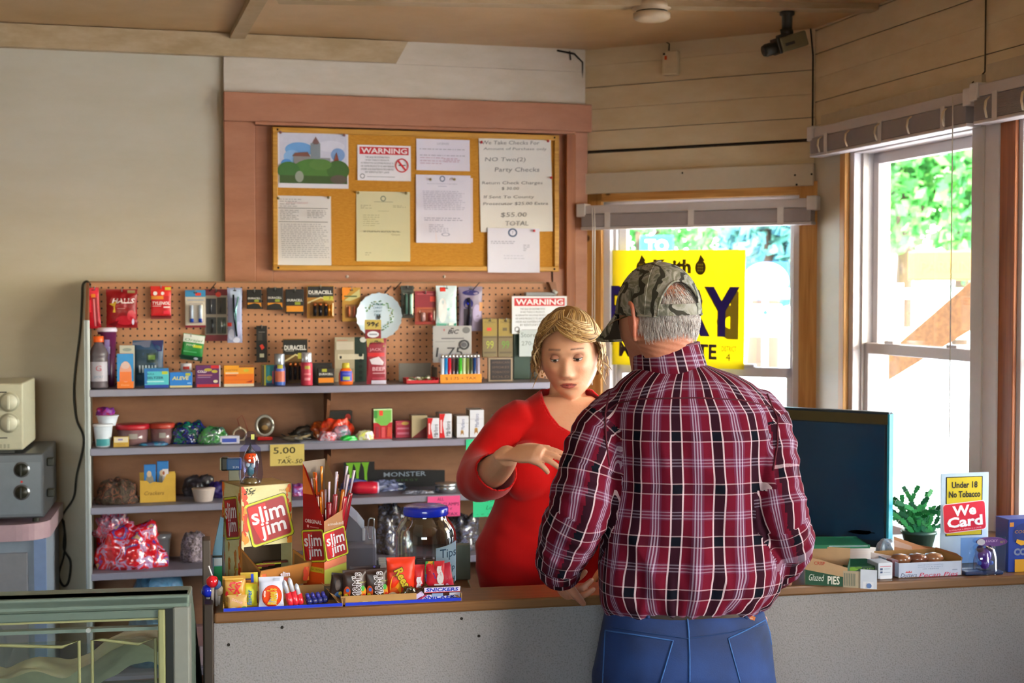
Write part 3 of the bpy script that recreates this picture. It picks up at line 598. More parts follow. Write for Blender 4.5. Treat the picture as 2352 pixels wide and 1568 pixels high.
for z in (Z1, Z2, Z3, Z4, Z4-.36):
    b = MB(); b.box(su0-uc+.02, su1-uc-.02, -WSH, -WPG, z-.006, z, M('#76727e', .5)); b.box(su0-uc+.018, su1-uc-.018, -WSH-.002, -WSH+.004, z-.025, z+.0, m_met, .002); b.build('shelf', sr)
    for px in (752,):
        x = FA.U(px, .2)-uc; b = MB(); b.prism([(0, 0)]*0 or [(x, z-.006), (x+.004, z-.006), (x+.004, z-.06), (x, z-.06)], -WSH+.05, -WPG, m_bk); b.build('shelf_bracket', sr)
# added panel, its scalloped edge shaped after the bracket's scalloped shadow
ux = FA.U(752, .2)-uc
b = MB(); n = 24; fr_ = [(.085+.02*math.sin(i/n*math.pi*4), Z1-.02-(Z1-Z3-.03)*i/n) for i in range(n+1)]
b.add([(ux, -WPG-a, z) for a, z in fr_]+[(ux, -WPG, z) for a, z in fr_]+[(ux+.012, -WPG-a, z) for a, z in fr_]+[(ux+.012, -WPG, z) for a, z in fr_], [(i, i+1, n+2+i, n+1+i) for i in range(n)]+[(2*n+2+i, 3*n+3+i, 3*n+4+i, 2*n+3+i) for i in range(n)]+[(i, 2*n+2+i, 2*n+3+i, i+1) for i in range(n)], m_bk); b.build('scalloped_shadow_panel', sr)
# ================================================================= GOODS ON THE PEGBOARD AND SHELVES
def loc_of(fr, x0, x1, w): 
    u0, u1 = fr.U(x0, w), fr.U(x1, w); return (u0+u1)/2, u1-u0
def zat(fr, x, y, w): return fr.hit(x, y, w)[1]
m_hook = M('#8d8d88', .35, .6)
clear = glassmat('clear plastic', (.93, .93, .97, 1), .14, .08)
def hook(fr, u, w, z, label, ln=.07):
    b = MB(); b.tube([(0, .0, .0), (0, -ln*.9, .0), (0, -ln, .012)], .0018, m_hook, 6); b.tube([(0, -.001, .012), (0, -.001, -.004)], .0022, m_hook, 6)
    o = b.build('peg_hook', loc=fr.P(u, w, z), rz=fr.a); tag(o, label, 'hook', 'pegboard hooks')
def hung(name, label, cat, x0, y0, x1, y1, col, prints, kind='card', w=.1, th=.006, tilt=0, fr=None, group=None, extra=None, seed=0, hk=True, wall=WPG):
    """something hanging on the pegboard; pixels of its outline"""
    fr = fr or FA; u, W = loc_of(fr, x0, x1, w); xm = (x0+x1)/2; z0, z1 = zat(fr, xm, y1, w), zat(fr, xm, y0, w); H = z1-z0
    b = MB(); m = M(col, .35 if kind == 'bag' else .5, var=.06); sf = None
    if kind == 'card': b.box(-W/2, W/2, 0, .0015, 0, H, m, .0006)
    elif kind == 'box': b.box(-W/2, W/2, 0, th, 0, H, m, .0015)
    elif kind == 'bag': sf = bagmesh(b, W, H, th, m, seed)
    face(b, W, H, prints, sf)
    hw = .022; b.box(-min(.006, W*.1), min(.006, W*.1), -.0012, -.0005, H-.012, H-.008, m_gap)
    o = b.build(name, loc=fr.P(u, w, z0), rz=fr.a); o.rotation_euler.y = -R(tilt); tag(o, label, cat, group)
    if extra: extra(o, W, H)
    if hk: hook(fr, u, wall, z1-.009, 'metal peg hook holding the '+' '.join(label.replace(',', '').split(' hanging')[0].split(' on the')[0].split()[:10]), max(.03, w-wall+.012))
    return o
def bagmesh(b, W, H, th, m, seed=0, amp=None, fin=.06):
    amp = th*.16 if amp is None else amp; o3 = Vector((seed*7.3, seed*1.7, 0))
    def prof(x, z):
        a = max(0, 1-(2*x/W)**2); f = z/H; c = 0 if f < fin or f > 1-fin else math.sin(math.pi*(f-fin)/(1-2*fin))
        return (a**.5)*(c**.5 if c > 0 else 0)
    def sf(x, z): return -(th/2)*prof(x, z)-amp*noise.noise(Vector((x*45, z*45, 0))+o3)*prof(x, z)**.5
    n = 18
    def wv(z): return 1-.04*math.sin(math.pi*max(0, min(1, z/H)))+.012*math.sin(z*300+seed)
    b.grid(lambda i, j: ((-W/2+W*i)*wv(H*j), sf(-W/2+W*i, H*j), H*j), n, n, m)
    b.grid(lambda i, j: ((W/2-W*i)*wv(H*j), -sf(W/2-W*i, H*j)+.0004, H*j), n, n, m)
    return sf
def blister(x0, x1, z0, z1, d, content=None):
    """clear bubble over part of a card, fractions of the card"""
    def f(o, W, H):
        b = MB(); b.box(-W/2+W*x0, -W/2+W*x1, -d, -.001, H*z0, H*z1, clear, min(.006, d*.4)); b.build('plastic_blister', o)
        if content: content(o, W, H, d)
    return f
def tubes_in(cols, z0, z1, x0, x1, r, nm='blister_content', cap=None, slant=0):
    def g(o, W, H, d):
        n = len(cols)
        for i, c in enumerate(cols):
            x = -W/2+W*(x0+(x1-x0)*(i+.5)/n); b = MB(); zz = H*z0; ze = H*z1
            b.lathe([(r*.6, zz), (r, zz+r*.4), (r, ze-r*.5), (r*.7, ze)], M(c, .3, .2), 12, (x, -d*.5, 0))
            if cap: b.lathe([(r*1.08, zz), (r*1.08, zz+(ze-zz)*.22)], M(cap, .3), 12, (x, -d*.5, 0))
            b.build(nm, o)
    return g
RED, YL = '#d8372a', '#d8d23a'
tag_y = lambda x, y: ('r', x-.1, y-.035, x+.1, y+.035, '#cfca3c')
hung('lighter_pack', 'long red lighter wand pack hanging at the left end of the pegboard', 'package', 203, 660, 232, 754, '#c8102a', [('r', .1, .8, .9, .98, '#e8344a'), ('r', .45, .05, .8, .75, '#8e1020'), ('r', .5, .05, .62, .72, '#e88a94'), ('r', .35, .76, .7, .84, '#e88a20'), ('r', .08, .4, .3, .7, '#ff3b50')], 'bag', .1, .014, 3)
hung('cough_drop_bag', 'dark red cough drop bag hanging on the left of the pegboard', 'bag', 243, 664, 316, 753, '#8e1018', [('t', 'HALLS', .55, .7, .13, '#e8e0e4', .72, dict(bold=.03, slant=.25)), ('p', [(.1, .62), (.34, .68), (.28, .55), (.3, .4), (.22, .4), (.24, .56)], '#d8b43a'), ('r', .35, .5, .6, .51, '#d8a0a0'), ('e', .6, .2, .3, .12, '#b81c2c'), ('e', .8, .32, .14, .14, '#c42a38'), ('e', .85, .16, .04, .08, '#e0d8f0'), ('r', .68, .9, .92, .97, '#a89a6a'), ('p', [(.1, .1), (.4, .2), (.3, .02)], '#6e0c14')], 'bag', .11, .035, seed=2)
hung('pain_relief_packet', 'bright red pain relief packet hanging on the pegboard', 'packet', 346, 657, 393, 732, '#c81a20', [('r', 0, .7, 1, 1, '#e0261e'), ('e', .22, .78, .1, .06, '#f0ecec'), ('e', .58, .78, .08, .05, '#f0ecec'), ('r', .02, .6, .62, .7, '#e89020'), ('t', 'TYLENOL', .5, .48, .1, '#f4f0f0', .86, dict(bold=.02, slant=.2)), ('r', .08, .38, .5, .4, '#f0c8c8'), ('r', .62, .34, .92, .38, '#f0e0e0'), ('r', .62, .15, .92, .25, '#e8344a'), ('r', .7, .88, .98, .97, '#cfc83a'), ('r', 0, 0, 1, .1, '#6e0e14')], 'bag', .1, .012, seed=3)
hung('ear_drop_card', 'white and blue blister card with two small tubes', 'blister pack', 425, 666, 472, 752, '#c8bfae', [('r', 0, .82, 1, 1, '#2f86b8'), ('r', .5, .85, .78, .93, RED), ('r', 0, 0, 1, .06, '#7a1024'), ('r', .1, .72, .9, .75, '#9aa4b8'), ('r', .05, .1, .95, .68, '#d6cfc0')], w=.1, extra=blister(.18, .88, .12, .66, .02, tubes_in(['#cfe0ee', '#cfe0ee'], .14, .6, .1, .95, .0065, 'tube', '#1c4fc0')))
hung('grooming_card', 'maroon topped card of dark nail tools, behind the blue and white card', 'blister pack', 470, 664, 522, 783, '#8d8478', [('r', 0, .88, 1, 1, '#6e1224'), ('r', 0, 0, 1, .12, '#6e1224'), ('r', .06, .14, .5, .46, '#2c3032'), ('r', .54, .14, .94, .46, '#3a4440'), ('r', .06, .52, .5, .82, '#2a2e3a'), ('r', .54, .52, .94, .84, '#38342e'), ('e', .6, .9, .12, .05, RED)], w=.088, extra=lambda o, W, H: [(lambda b: (b.tube([(x*W, -.006, z*H), (x*W+.003, -.008, (z+.14)*H), (x*W+.002, -.006, (z+.26)*H)], .003, M(c, .25, .7), 8), b.build('nail_tool', o)))(MB()) for x, z, c in ((-.25, .54, '#8a9096'), (.2, .16, '#c2cdd0'), (.32, .17, '#9fb4b0'), (.18, .55, '#707070'), (-.2, .16, '#50565c'))])
hung('tweezer_pack', 'crumpled clear pack with silvery tongs hanging on the pegboard', 'packet', 522, 661, 556, 787, '#9aa2c8', [('r', .2, .82, .9, .97, '#b8cbe6'), ('r', .0, .3, .28, .37, RED), ('e', .25, .15, .2, .1, '#c9cfe8'), ('e', .7, .25, .2, .14, '#b4b6dc'), ('e', .6, .05, .25, .05, '#d8dcf0')], 'bag', .125, .02, seed=6, extra=lambda o, W, H: (lambda b: (b.tube([(-.006, -.014, H*.88), (-.004, -.018, H*.5), (.006, -.014, H*.12)], .0035, M('#3b4a52', .2, .8)), b.tube([(.012, -.014, H*.84), (.002, -.018, H*.6), (.004, -.014, H*.14)], .003, M('#8fd0c8', .2, .7)), b.build('tongs', o)))(MB()))
for i, (a, c, y0, y1, big) in enumerate(((567, 601, 665, 709, 0), (613, 650, 661, 711, 0), (656, 698, 664, 720, 0))):
    pos = ('leftmost', 'middle', 'rightmost')[i]
    P = [('p', [(.12, 1.0), (.88, 1.0), (.88, .62), (.12, .62)], '#1a1a18'), ('t', 'DURACELL', .5, .55, .1, '#d8d6d0', .85, dict(bold=.03)), ('r', .04, .08, .96, .32, '#d88a1c'), ('r', .5, .36, .8, .48, '#8f9a30')]
    if i < 2: P.append(('p', [(.04, .08), (.96, .08), (.8, .26), (.5, .3), (.04, .2)], '#1a1a18'))
    hung('battery_card', 'small black and orange button battery card, %s of three in the top row' % pos, 'batteries', a, y0, c, y1, '#1c1b1a', P, 'box', .11, .008, group='button battery cards')
def bats(o, W, H, d, n=3):
    for i in range(n):
        x = -W/2+W*(.28+.2*i); b = MB(); b.lathe([(.0065, H*.08), (.0065, H*.38)], M('#20242c', .3, .4), 12, (x, -d*.5, 0)); b.lathe([(.0066, H*.38), (.0066, H*.46), (.003, H*.465), (.003, H*.48)], M('#c8763a', .25, .8), 12, (x, -d*.5, 0)); b.build('battery', o)
    for i in (0, 1): 
        x = -W/2+W*(.8+.1*i); b = MB(); b.lathe([(.0045, H*.08), (.0045, H*.42)], M('#d88a1c', .3, .5), 10, (x, -d*.4, 0)); b.build('battery', o)
duraP = [('r', .02, .64, .98, .98, '#1c1c1a'), ('t', 'DURACELL', .5, .8, .11, '#e4e2dc', .88, dict(bold=.03)), ('r', .1, .72, .45, .735, '#9a9890'), ('p', [(.02, .5), (.5, .66), (.98, .58), (.98, .54), (.5, .62), (.02, .45)], '#d8c890'), ('r', .6, .55, .97, .68, '#b8b43a'), ('t', '7', .84, .615, .09, '#303010')]
hung('battery_pack', 'large black and copper battery pack hanging in the top row', 'batteries', 705, 656, 767, 731, '#a8741c', duraP, w=.1, extra=blister(.1, .98, .03, .52, .018, bats))
hung('orange_card', 'orange and yellow blister card left of the plate', 'blister pack', 786, 660, 828, 738, '#b88a30', [('p', [(0, 1), (.6, 1), (0, .6)], '#e88a18'), ('p', [(.12, .62), (.95, .95), (.98, .72), (.4, .6)], '#c8c080'), ('r', .15, .1, .9, .5, '#a8702a'), ('r', .1, .72, .8, .76, '#4a5a30')], w=.095, extra=blister(.2, .85, .1, .5, .014, tubes_in(['#c86a2a', '#b8602a'], .14, .44, .2, .8, .005, 'fuse')))
hung('knife_pack', 'dark clear pack with a shiny pocket tool hanging right of the plate', 'blister pack', 921, 656, 950, 730, '#3a4038', [('r', .1, .86, .9, .98, '#1e201c'), ('r', .12, .4, .5, .8, '#5a6a60')], w=.1, extra=blister(.15, .95, .05, .8, .018, tubes_in(['#3c6a58', '#b8f0d8'], .12, .74, .2, .95, .006, 'tool')))
hung('razor_card', 'dark red card with a small red product below', 'blister pack', 953, 668, 1000, 745, '#a83a30', [('r', .0, .52, 1, 1, '#8a1426'), ('r', .74, .68, 1, .84, '#e0402a'), ('r', .1, .9, .9, .92, '#c85a60'), ('p', [(0, .1), (.9, .1), (1, .5), (.1, .5)], '#b85a34')], w=.1, extra=blister(.2, .95, .08, .46, .02, tubes_in(['#d8b0a8', '#a83030'], .1, .36, .2, .9, .009, 'razor_head')))
hung('brush_pack', 'tall white and teal brush pack hanging between red and violet packs', 'blister pack', 1001, 656, 1049, 750, '#cfe2e8', [('p', [(0, 0), (.35, .5), (.8, .8), (1, .8), (.6, .4), (.5, 0)], '#7ac8b8'), ('p', [(.55, 0), (.7, .5), (.98, .75), (.98, 0)], '#3a9a84'), ('e', .3, .4, .2, .3, '#f4f8fa'), ('r', .2, .86, .45, .96, RED), ('r', .6, .03, .85, .1, '#f0fff8'), ('r', .6, .2, .85, .26, '#e0fff0')], 'bag', .115, .02, seed=9)
hung('violet_pack', 'dark blue and violet blister pack at the right of the top row', 'blister pack', 1053, 658, 1108, 760, '#8b7f98', [('e', .5, .86, .35, .06, '#2a2a6a'), ('e', .38, .62, .2, .12, '#1a1c6e'), ('e', .75, .4, .18, .2, '#a89ac0'), ('r', .2, .1, .55, .5, '#3a3444'), ('r', .85, .45, 1, .65, '#c88a50')], 'bag', .1, .02, seed=10, extra=lambda o, W, H: (lambda b: (b.ball((-W*.1, -.012, H*.62), .008, M('#2030e0', .2)), b.tube([(-W*.1, -.014, H*.75), (-W*.05, -.016, H*.4), (-W*.12, -.014, H*.12)], .006, M('#28283a', .3)), b.build('blue_lighter', o)))(MB()))
hung('mint_packet', 'tilted green and white packet under the top row', 'packet', 412, 767, 463, 827, '#1c8a3c', [('r', .02, .68, .98, .98, '#dfe6e0'), ('t', 'Orajel', .5, .76, .13, '#2a7a44', .8, dict(slant=.2)), ('r', .5, .5, .9, .6, '#c8d02a'), ('t', 'MINT', .4, .58, .08, '#dff0e0', .4), ('r', .0, 0, 1, .18, '#123c30'), ('e', .7, .08, .1, .05, '#d0d8f0'), ('r', .1, .3, .7, .34, '#5fc080')], 'bag', .1, .016, -8, seed=11)
hung('pen_light_card', 'narrow black card with red square in the middle of the pegboard', 'blister pack', 588, 748, 613, 832, '#181614', [('r', .15, .6, .55, .8, '#3a3430'), ('p', [(.3, .46), (.55, .5), (.75, .4), (.5, .34)], '#e03a2a'), ('r', .3, .14, .7, .24, '#b8b8a0'), ('r', .2, .82, .8, .84, '#6a6660')], w=.1)
# decorative plate
u, W = loc_of(FA, 817, 921, .1); zc = zat(FA, 868, 725, .1); r = W/2
pm = M('#c9dcea', .18, var=.03, coat=.6); b = MB(); n = 60
def pl(i, j):
    an = 2*math.pi*i; q = j; rr = r*q*(1+(.02*math.cos(an*20) if q > .95 else 0)); y = -.004-(.014*max(0, (q-.6)/.4)**1.3)
    return (rr*math.cos(an), y, rr*math.sin(an))
b.grid(pl, n, 14, pm, closeu=True); b.grid(lambda i, j: (lambda p: (p[0], p[1]+.004, p[2]))(pl(1-i, j)), n, 14, pm, closeu=True)
rr_ = random.Random(4)
for k in range(56):
    an = R(-230+k*5.1)+.0; rad = r*(.58+.09*rr_.uniform(-1, 1)); x, z = rad*math.cos(an+1.9), rad*math.sin(an+1.9); s = .0042
    b.add([(x-s, -.0072, z), (x, -.0072, z-s*.6), (x+s, -.0072, z), (x, -.0072, z+s*.7)], [(0, 1, 2, 3)], M(rr_.choice(['#3f7a44', '#5a8f4a', '#2f6a3a', '#8a8a3a']), .4))
for k, t in enumerate(('FORREST', 'CHRIST', 'A BRIGHT', 'DAY')): b.text(t, -.004, r*(.5-.15*k), -.0075, .0085, M('#3a6a86', .4), .04-.004*k)
b.prism([(-.008, -.012), (-.006, .006), (-.002, -.002), (.004, .008), (.008, -.004), (.003, -.014)], -.0085, -.0075, M('#2a2c2a', .5))
o = b.build('decorative_plate', loc=FA.P(u, .1, zc-0), rz=FA.a); tag(o, 'round white scalloped plate with green wreath on the pegboard', 'plate')
hook(FA, u, WPG, zc+r*.9, 'metal pegboard hook holding the round plate', .028)
# unused hooks
for px, py, ln in ((905, 660, .09), (886, 668, .05), (1088, 660, .05), (487, 662, .04)):
    uu, zz = FA.hit(px, py, WPG); b = MB(); b.tube([(0, 0, 0), (-.01, -ln*.6, -.01), (.012, -ln, .02)], .0022, M('#3a3430', .4, .5), 6); o = b.build('peg_hook', loc=FA.P(uu, WPG, zz), rz=FA.a)
    tag(o, {905: 'longest dark empty hook right of the plate', 886: 'short empty hook just above the plate', 1088: 'empty dark hook above the violet pack', 487: 'dark empty hook above the maroon topped card'}[px], 'hook', 'pegboard hooks')
# tobacco sachets, signs and advert cards on the right part
hung('price_card', 'grey card with large handwritten 1.75 above the lighter tray', 'sign', 994, 748, 1083, 832, '#a9a7a6', [('t', 'BiC', .53, .84, .12, '#2a2a30', .3, dict(bold=.03, slant=.3)), ('e', .86, .88, .1, .09, '#6a6a6a'), ('r', .22, .64, .8, .67, '#5e5e62'), ('r', .06, .56, .56, .575, '#8a8a8a'), ('t', '1.75', .42, .28, .26, '#26262a', .7, dict(bold=.0, slant=.1)), ('o', .8, .48, .14, .14, .35, '#2e2e32'), ('e', .8, .48, .07, .07, '#55555a'), ('r', .27, .86, .3, .92, '#b05050')], w=.16, hk=False)
for i, (a, c) in enumerate(((1108, 1142), (1144, 1178))):
    hung('cigarillo_pouch', ('left' if i == 0 else 'right')+' one of two tan cigarillo pouches hanging beside the warning sign', 'pouch', a, 731, c, 820, '#7e6e4c', [('r', .02, .55, .98, .98, '#9c8436'), ('t', 'Cheyenne' if i else 'Captain', .5, .9, .06, '#4a4020', .7), ('r', .3, .68, .6, .76, RED if not i else '#6a5a30'), ('t', '99', .5, .32, .2, '#b8c04a' if not i else '#6aa03a', .5), ('r', .1, .1, .9, .14, '#5c5038'), ('r', .03, .5, .97, .53, '#5a4a28')], 'box', .13, .006)
P = warn(); 
paper('warning_sign', 'tobacco warning sign hung at the right end of the pegboard', FA, 1176, 680, 1302, 766, .14, '#e6ebf0', P, 'sign', 0, curl=0)
paper('handwritten_note', 'pale handwritten note under the right warning sign', FA, 1193, 758, 1262, 818, .15, '#c2cccc', [('t', 'Store', .3, .82, .18, '#7a8486', .5), ('t', '270-5', .32, .5, .16, '#7a8486', .5)], 'note', 0, curl=0)
b = MB(); u, W = loc_of(FA, 1208, 1284, .13); z = zat(FA, 1245, 679, .13); b.box(-W/2, W/2*.8, 0, .03, 0, .014, M('#8c8e90', .4), .002); b.tube([(W*.3, -.005, .02), (W*.42, -.01, .01)], .006, M('#c8ccc8', .4)); b.box(-.015, .015, .025, .055, 0, .01, m_hook)
o = b.build('sign_clip', loc=FA.P(u, .13, z), rz=FA.a); tag(o, 'small grey clip bar above the right warning sign', 'clip')
b = MB(); u, W = loc_of(FA, 1178, 1216, .12); b.box(-W/2, W/2, 0, .04, 0, .2, M('#2c4438', .5), .002); b.box(W/2, W/2+.03, .0, .04, 0, .12, M('#303028', .5), .002); o = b.build('dark_carton', loc=FA.P(u, .12+.01, Z1), rz=FA.a); tag(o, 'dark green carton standing under the right warning sign', 'box')
# ---------------------------------------------------------------- standing goods
def stand(name, label, cat, x0, x1, yt, shelf, w, D, col, prints, kind='box', fr=None, group=None, yaw=0, top=None, side=None, extra=None, seed=0, tilt=0, z=None):
    fr = fr or FA; u, W = loc_of(fr, x0, x1, w); z0 = (SH[shelf] if z is None else z)+.0008; H = zat(fr, (x0+x1)/2, yt, w)-z0
    b = MB(); m = M(col, .4, var=.05); sf = None
    if kind == 'box':
        b.box(-W/2, W/2, 0, D, 0, H, m, .0012)
        if side: b.box(-W/2-.0003, -W/2, .002, D-.002, .002, H-.002, M(side, .4)); b.box(W/2, W/2+.0003, .002, D-.002, .002, H-.002, M(side, .4))
        if top: b.box(-W/2+.001, W/2-.001, .001, D-.001, H, H+.0004, M(top, .4))
    elif kind == 'bag': sf = bagmesh(b, W, H, D, m, seed)
    face(b, W, H, prints, sf)
    o = b.build(name, loc=fr.P(u, w, z0), rz=fr.a+R(yaw)); o.rotation_euler.y = -R(tilt); tag(o, label, cat, group)
    if extra: extra(o, W, H)
    return o
# shelf 1
def bottle(name, label, cat, x0, x1, yt, shelf, w, parts, fr=None, z=None, prints=(), group=None, n=24, flat=1):
    """parts: list of (part name, material, [(r fraction, h fraction)...]); the first is the root mesh"""
    fr = fr or FA; u, W = loc_of(fr, x0, x1, w); z0 = (SH[shelf] if z is None else z)+.0008; H = zat(fr, (x0+x1)/2, yt, w)-z0; o = None
    for nm, mt, prof in parts:
        b = MB(); b.lathe([(a*W/2, h*H) for a, h in prof], mt, n, sy=flat)
        if o is None:
            if prints:
                for (x, zz, ww, hh, t, colr) in prints:
                    rad = W/2*1.015
                    if t is None: 
                        b.grid(lambda i, j: (rad*math.sin((i-.5)*ww)+0, -rad*math.cos((i-.5)*ww)*flat, H*(zz-hh/2+hh*j)), 10, 1, M(colr, .4))
                    else: b.text(t, 0, H*zz, 0, hh*H, M(colr, .4), ww*W, surf=lambda X, Z: -math.sqrt(max(0, (rad*1.01)**2-X*X))*flat)
            o = b.build(name, loc=fr.P(u, w, z0), rz=fr.a); tag(o, label, cat, group)
        else: b.build(nm, o)
    return o
dkp = glassmat('dark tinted plastic', (.35, .3, .32, 1), .2, .06)
bottle('sports_drink_bottle', 'clear drink bottle with orange cap at the left end of the top shelf', 'bottle', 203, 247, 768, 1, .28, [
    ('body', M('#5a5258', .25, var=.3, scale=30), [(.5, 0), (.95, .01), (1, .04), (.94, .1), (1, .14), (1, .52), (.92, .56), (1, .6), (.98, .66), (.8, .74), (.42, .84), (.38, .88)]), ('cap', M('#e86018', .4), [(.52, .86), (.54, .87), (.54, .965), (.5, .97)]), ('cap_top', M('#7a5a30', .4), [(.22, .97), (.2, 1.0)])], prints=[(0, .32, 2.2, .36, None, '#a8a4b0'), (0, .38, .3, .1, 'G', '#b04048'), (0, .22, .5, .05, 'SPORT', '#6a88a0')])
bottle('tall_cup', 'tall purple and white cup behind the drink bottle', 'cup', 222, 268, 752, 1, .16, [('body', M('#5c1d4c', .35), [(.7, 0), (.72, .02), (.95, .93)]), ('rim', M('#ddd8ec', .35), [(1, .93), (1.04, .95), (1.0, .98), (.9, 1)])], prints=[(0, .5, .5, .6, None, '#8d7ab8'), (0, .62, .6, .12, None, '#b8c0e8')])
stand('tissue_box', 'tall box, blue above and orange below, on the top shelf', 'box', 267, 305, 812, 1, .3, .03, '#e87a20', [('r', 0, .2, 1, 1, '#2f8fd0'), ('e', .52, .48, .36, .3, '#e0a088'), ('r', .16, .2, .88, .48, '#e87a3a'), ('e', .5, .66, .26, .1, '#d8b8b0'), ('t', 'Kleenex', .5, .1, .05, '#f0b080', .5)], side='#2a7ab8')
stand('folded_leaflet', 'pale folded leaflet leaning behind the blue and orange box', 'leaflet', 273, 308, 793, 1, .25, .006, '#b9bcae', [('e', .5, .9, .3, .04, '#8a9a94'), ('r', .2, .3, .8, .6, '#c4a8a0')])
stand('razor_bag', 'dark blue clear bag of razors on the top shelf', 'bag', 303, 375, 781, 1, .2, .03, '#27486a', [('r', .1, .25, .82, .8, '#1f3c50'), ('r', .45, .52, .75, .72, '#16322c'), ('r', .5, .58, .72, .68, '#5a7a30'), ('p', [(.0, .95), (.6, 1), (.55, .85), (.0, .82)], '#6a7088'), ('p', [(.6, .98), (.98, 1), (.94, .76), (.8, .76)], '#1c1f5a')]+[('r', .2+.1*k, .3, .25+.1*k, .46, '#b0c4d4') for k in range(6)], 'bag', seed=5)
stand('antacid_box', 'light blue medicine box with dark blue base on the top shelf', 'box', 330, 386, 846, 1, .3, .03, '#4fc0cc', [('r', 0, 0, 1, .16, '#1840a0'), ('r', 0, .85, 1, 1, '#2470b8'), ('r', 0, .2, .12, .85, '#2470b8'), ('t', 'ALKA', .25, .72, .1, '#1c5a78', .3), ('t', 'SELTZER', .45, .52, .13, '#1c5a78', .66, dict(bold=.02)), ('r', .72, .7, .96, .85, '#b8c83a'), ('r', .1, .3, .8, .36, '#a8e4e8')], side='#2b98a8', top='#3aa0c0')
stand('pill_box', 'blue pill box with yellow lettering and cream base on the top shelf', 'box', 388, 440, 855, 1, .3, .03, '#1f7ad0', [('r', 0, 0, 1, .13, '#d8cc98'), ('t', 'ALEVE', .48, .62, .24, '#d8cf8a', .76, dict(bold=.03, slant=.15)), ('r', .7, .78, .92, .95, '#b8b83a'), ('r', .78, .24, .95, .32, '#8ac0f0')], side='#1c5a9c', top='#2f8ae0')
bottle('pill_bottle', 'white pill bottle top showing behind the blue pill box', 'bottle', 413, 439, 834, 1, .2, [('body', M('#d6d4e2', .3), [(.9, 0), (1, .02), (1, .6), (.8, .68)]), ('cap', M('#e2e2ec', .35), [(.95, .68), (1, .7), (1, .97), (.9, 1)])], prints=[(0, .8, 1.2, .14, None, '#d83a34')])
stand('cold_medicine_box', 'purple cold medicine box with red edge on the top shelf', 'box', 448, 505, 839, 1, .3, .032, '#5b1d5e', [('r', .05, .0, 1, .13, '#c8242c'), ('r', .62, .86, 1, 1, '#c8242c'), ('r', .95, 0, 1, 1, '#cfc4cc'), ('t', 'COLD', .26, .72, .12, '#e8dce8', .36, dict(bold=.03)), ('r', .08, .52, .66, .58, '#a86a78'), ('r', .08, .44, .6, .47, '#9a80a8'), ('e', .8, .26, .09, .07, '#d8ccb0'), ('e', .5, .8, .16, .07, '#b8a83c'), ('e', .76, .72, .12, .07, '#b8a83c')], side='#3c1440', top='#6a2a60')
stand('cough_syrup_box', 'orange and yellow medicine box with cream base on the top shelf', 'box', 513, 582, 839, 1, .3, .03, '#e87818', [('r', 0, .6, 1, 1, '#eaa021'), ('r', 0, 0, 1, .13, '#d8ccb4'), ('r', .5, .9, 1, 1, '#8a5030'), ('r', .05, .6, .48, .68, '#e8c8a0'), ('t', 'DAYTIME', .26, .78, .07, '#a86018', .4), ('r', .05, .5, .42, .55, '#c05a18'), ('e', .74, .76, .09, .07, '#c8b83a'), ('p', [(.72, .2), (.95, .3), (.92, .18)], '#a02818'), ('r', .0, .3, 1, .34, '#e06a14')], side='#b85c14', top='#d89a30')
stand('adhesive_box', 'narrow box with yellow, blue and pink stripes on the top shelf', 'box', 600, 632, 838, 1, .28, .03, '#b6b43a', [('r', 0, 0, .18, 1, '#4a4438'), ('r', .3, 0, 1, 1, '#1f8a9a'), ('r', .3, .0, 1, .14, '#1c3a6a'), ('r', .76, .1, 1, .7, '#d83a6a'), ('e', .55, .36, .2, .13, '#b8c43a'), ('r', .4, .5, .6, .95, '#3aa4b4')])
bottle('cough_syrup_bottle', 'small bottle with silver cap and colourful label on the top shelf', 'bottle', 627, 655, 812, 1, .29, [('body', M('#4a4a80', .3), [(.9, 0), (1, .02), (1, .55), (.92, .6), (.8, .66)]), ('cap', M('#b8c4d4', .2, .6), [(.84, .66), (.86, .68), (.86, .98), (.8, 1)])], prints=[(0, .3, 1.8, .34, None, '#c86a50'), (0, .08, 1.8, .1, None, '#3c68c0'), (0, .5, 1.4, .09, None, '#5a6ac8'), (0, .6, .9, .12, None, '#b8b43a')])
bottle('spray_can', 'pink red spray can with silver cap on the top shelf', 'spray can', 690, 717, 809, 1, .3, [('body', M('#c23a50', .35), [(.96, 0), (1, .02), (1, .66), (.92, .7)]), ('cap', M('#c8ccd8', .2, .5), [(.88, .7), (.9, .72), (.9, .96), (.8, 1)])], prints=[(0, .55, .9, .1, None, '#b8a848'), (0, .35, 1.2, .05, None, '#e07a84'), (0, .2, 1.0, .08, None, '#e88a94')])
stand('battery_pack', 'black and copper battery pack standing behind the red spray can', 'batteries', 649, 706, 778, 1, .15, .004, '#6a4c1c', duraP, extra=blister(.05, .95, .03, .5, .016, bats))
stand('battery_card', 'wide black battery card with orange stripe on the top shelf', 'batteries', 729, 767, 846, 1, .3, .016, '#262321', [('t', 'DURACELL', .5, .66, .13, '#d8d6d0', .84, dict(bold=.03)), ('r', .04, .14, .96, .44, '#d8821c'), ('r', .25, .8, .55, .98, '#a8a83a')])
stand('battery_card', 'black curved battery card behind the wide orange striped one', 'batteries', 716, 762, 833, 1, .22, .012, '#1e1b19', [('e', .5, .6, .4, .3, '#2b2724')])
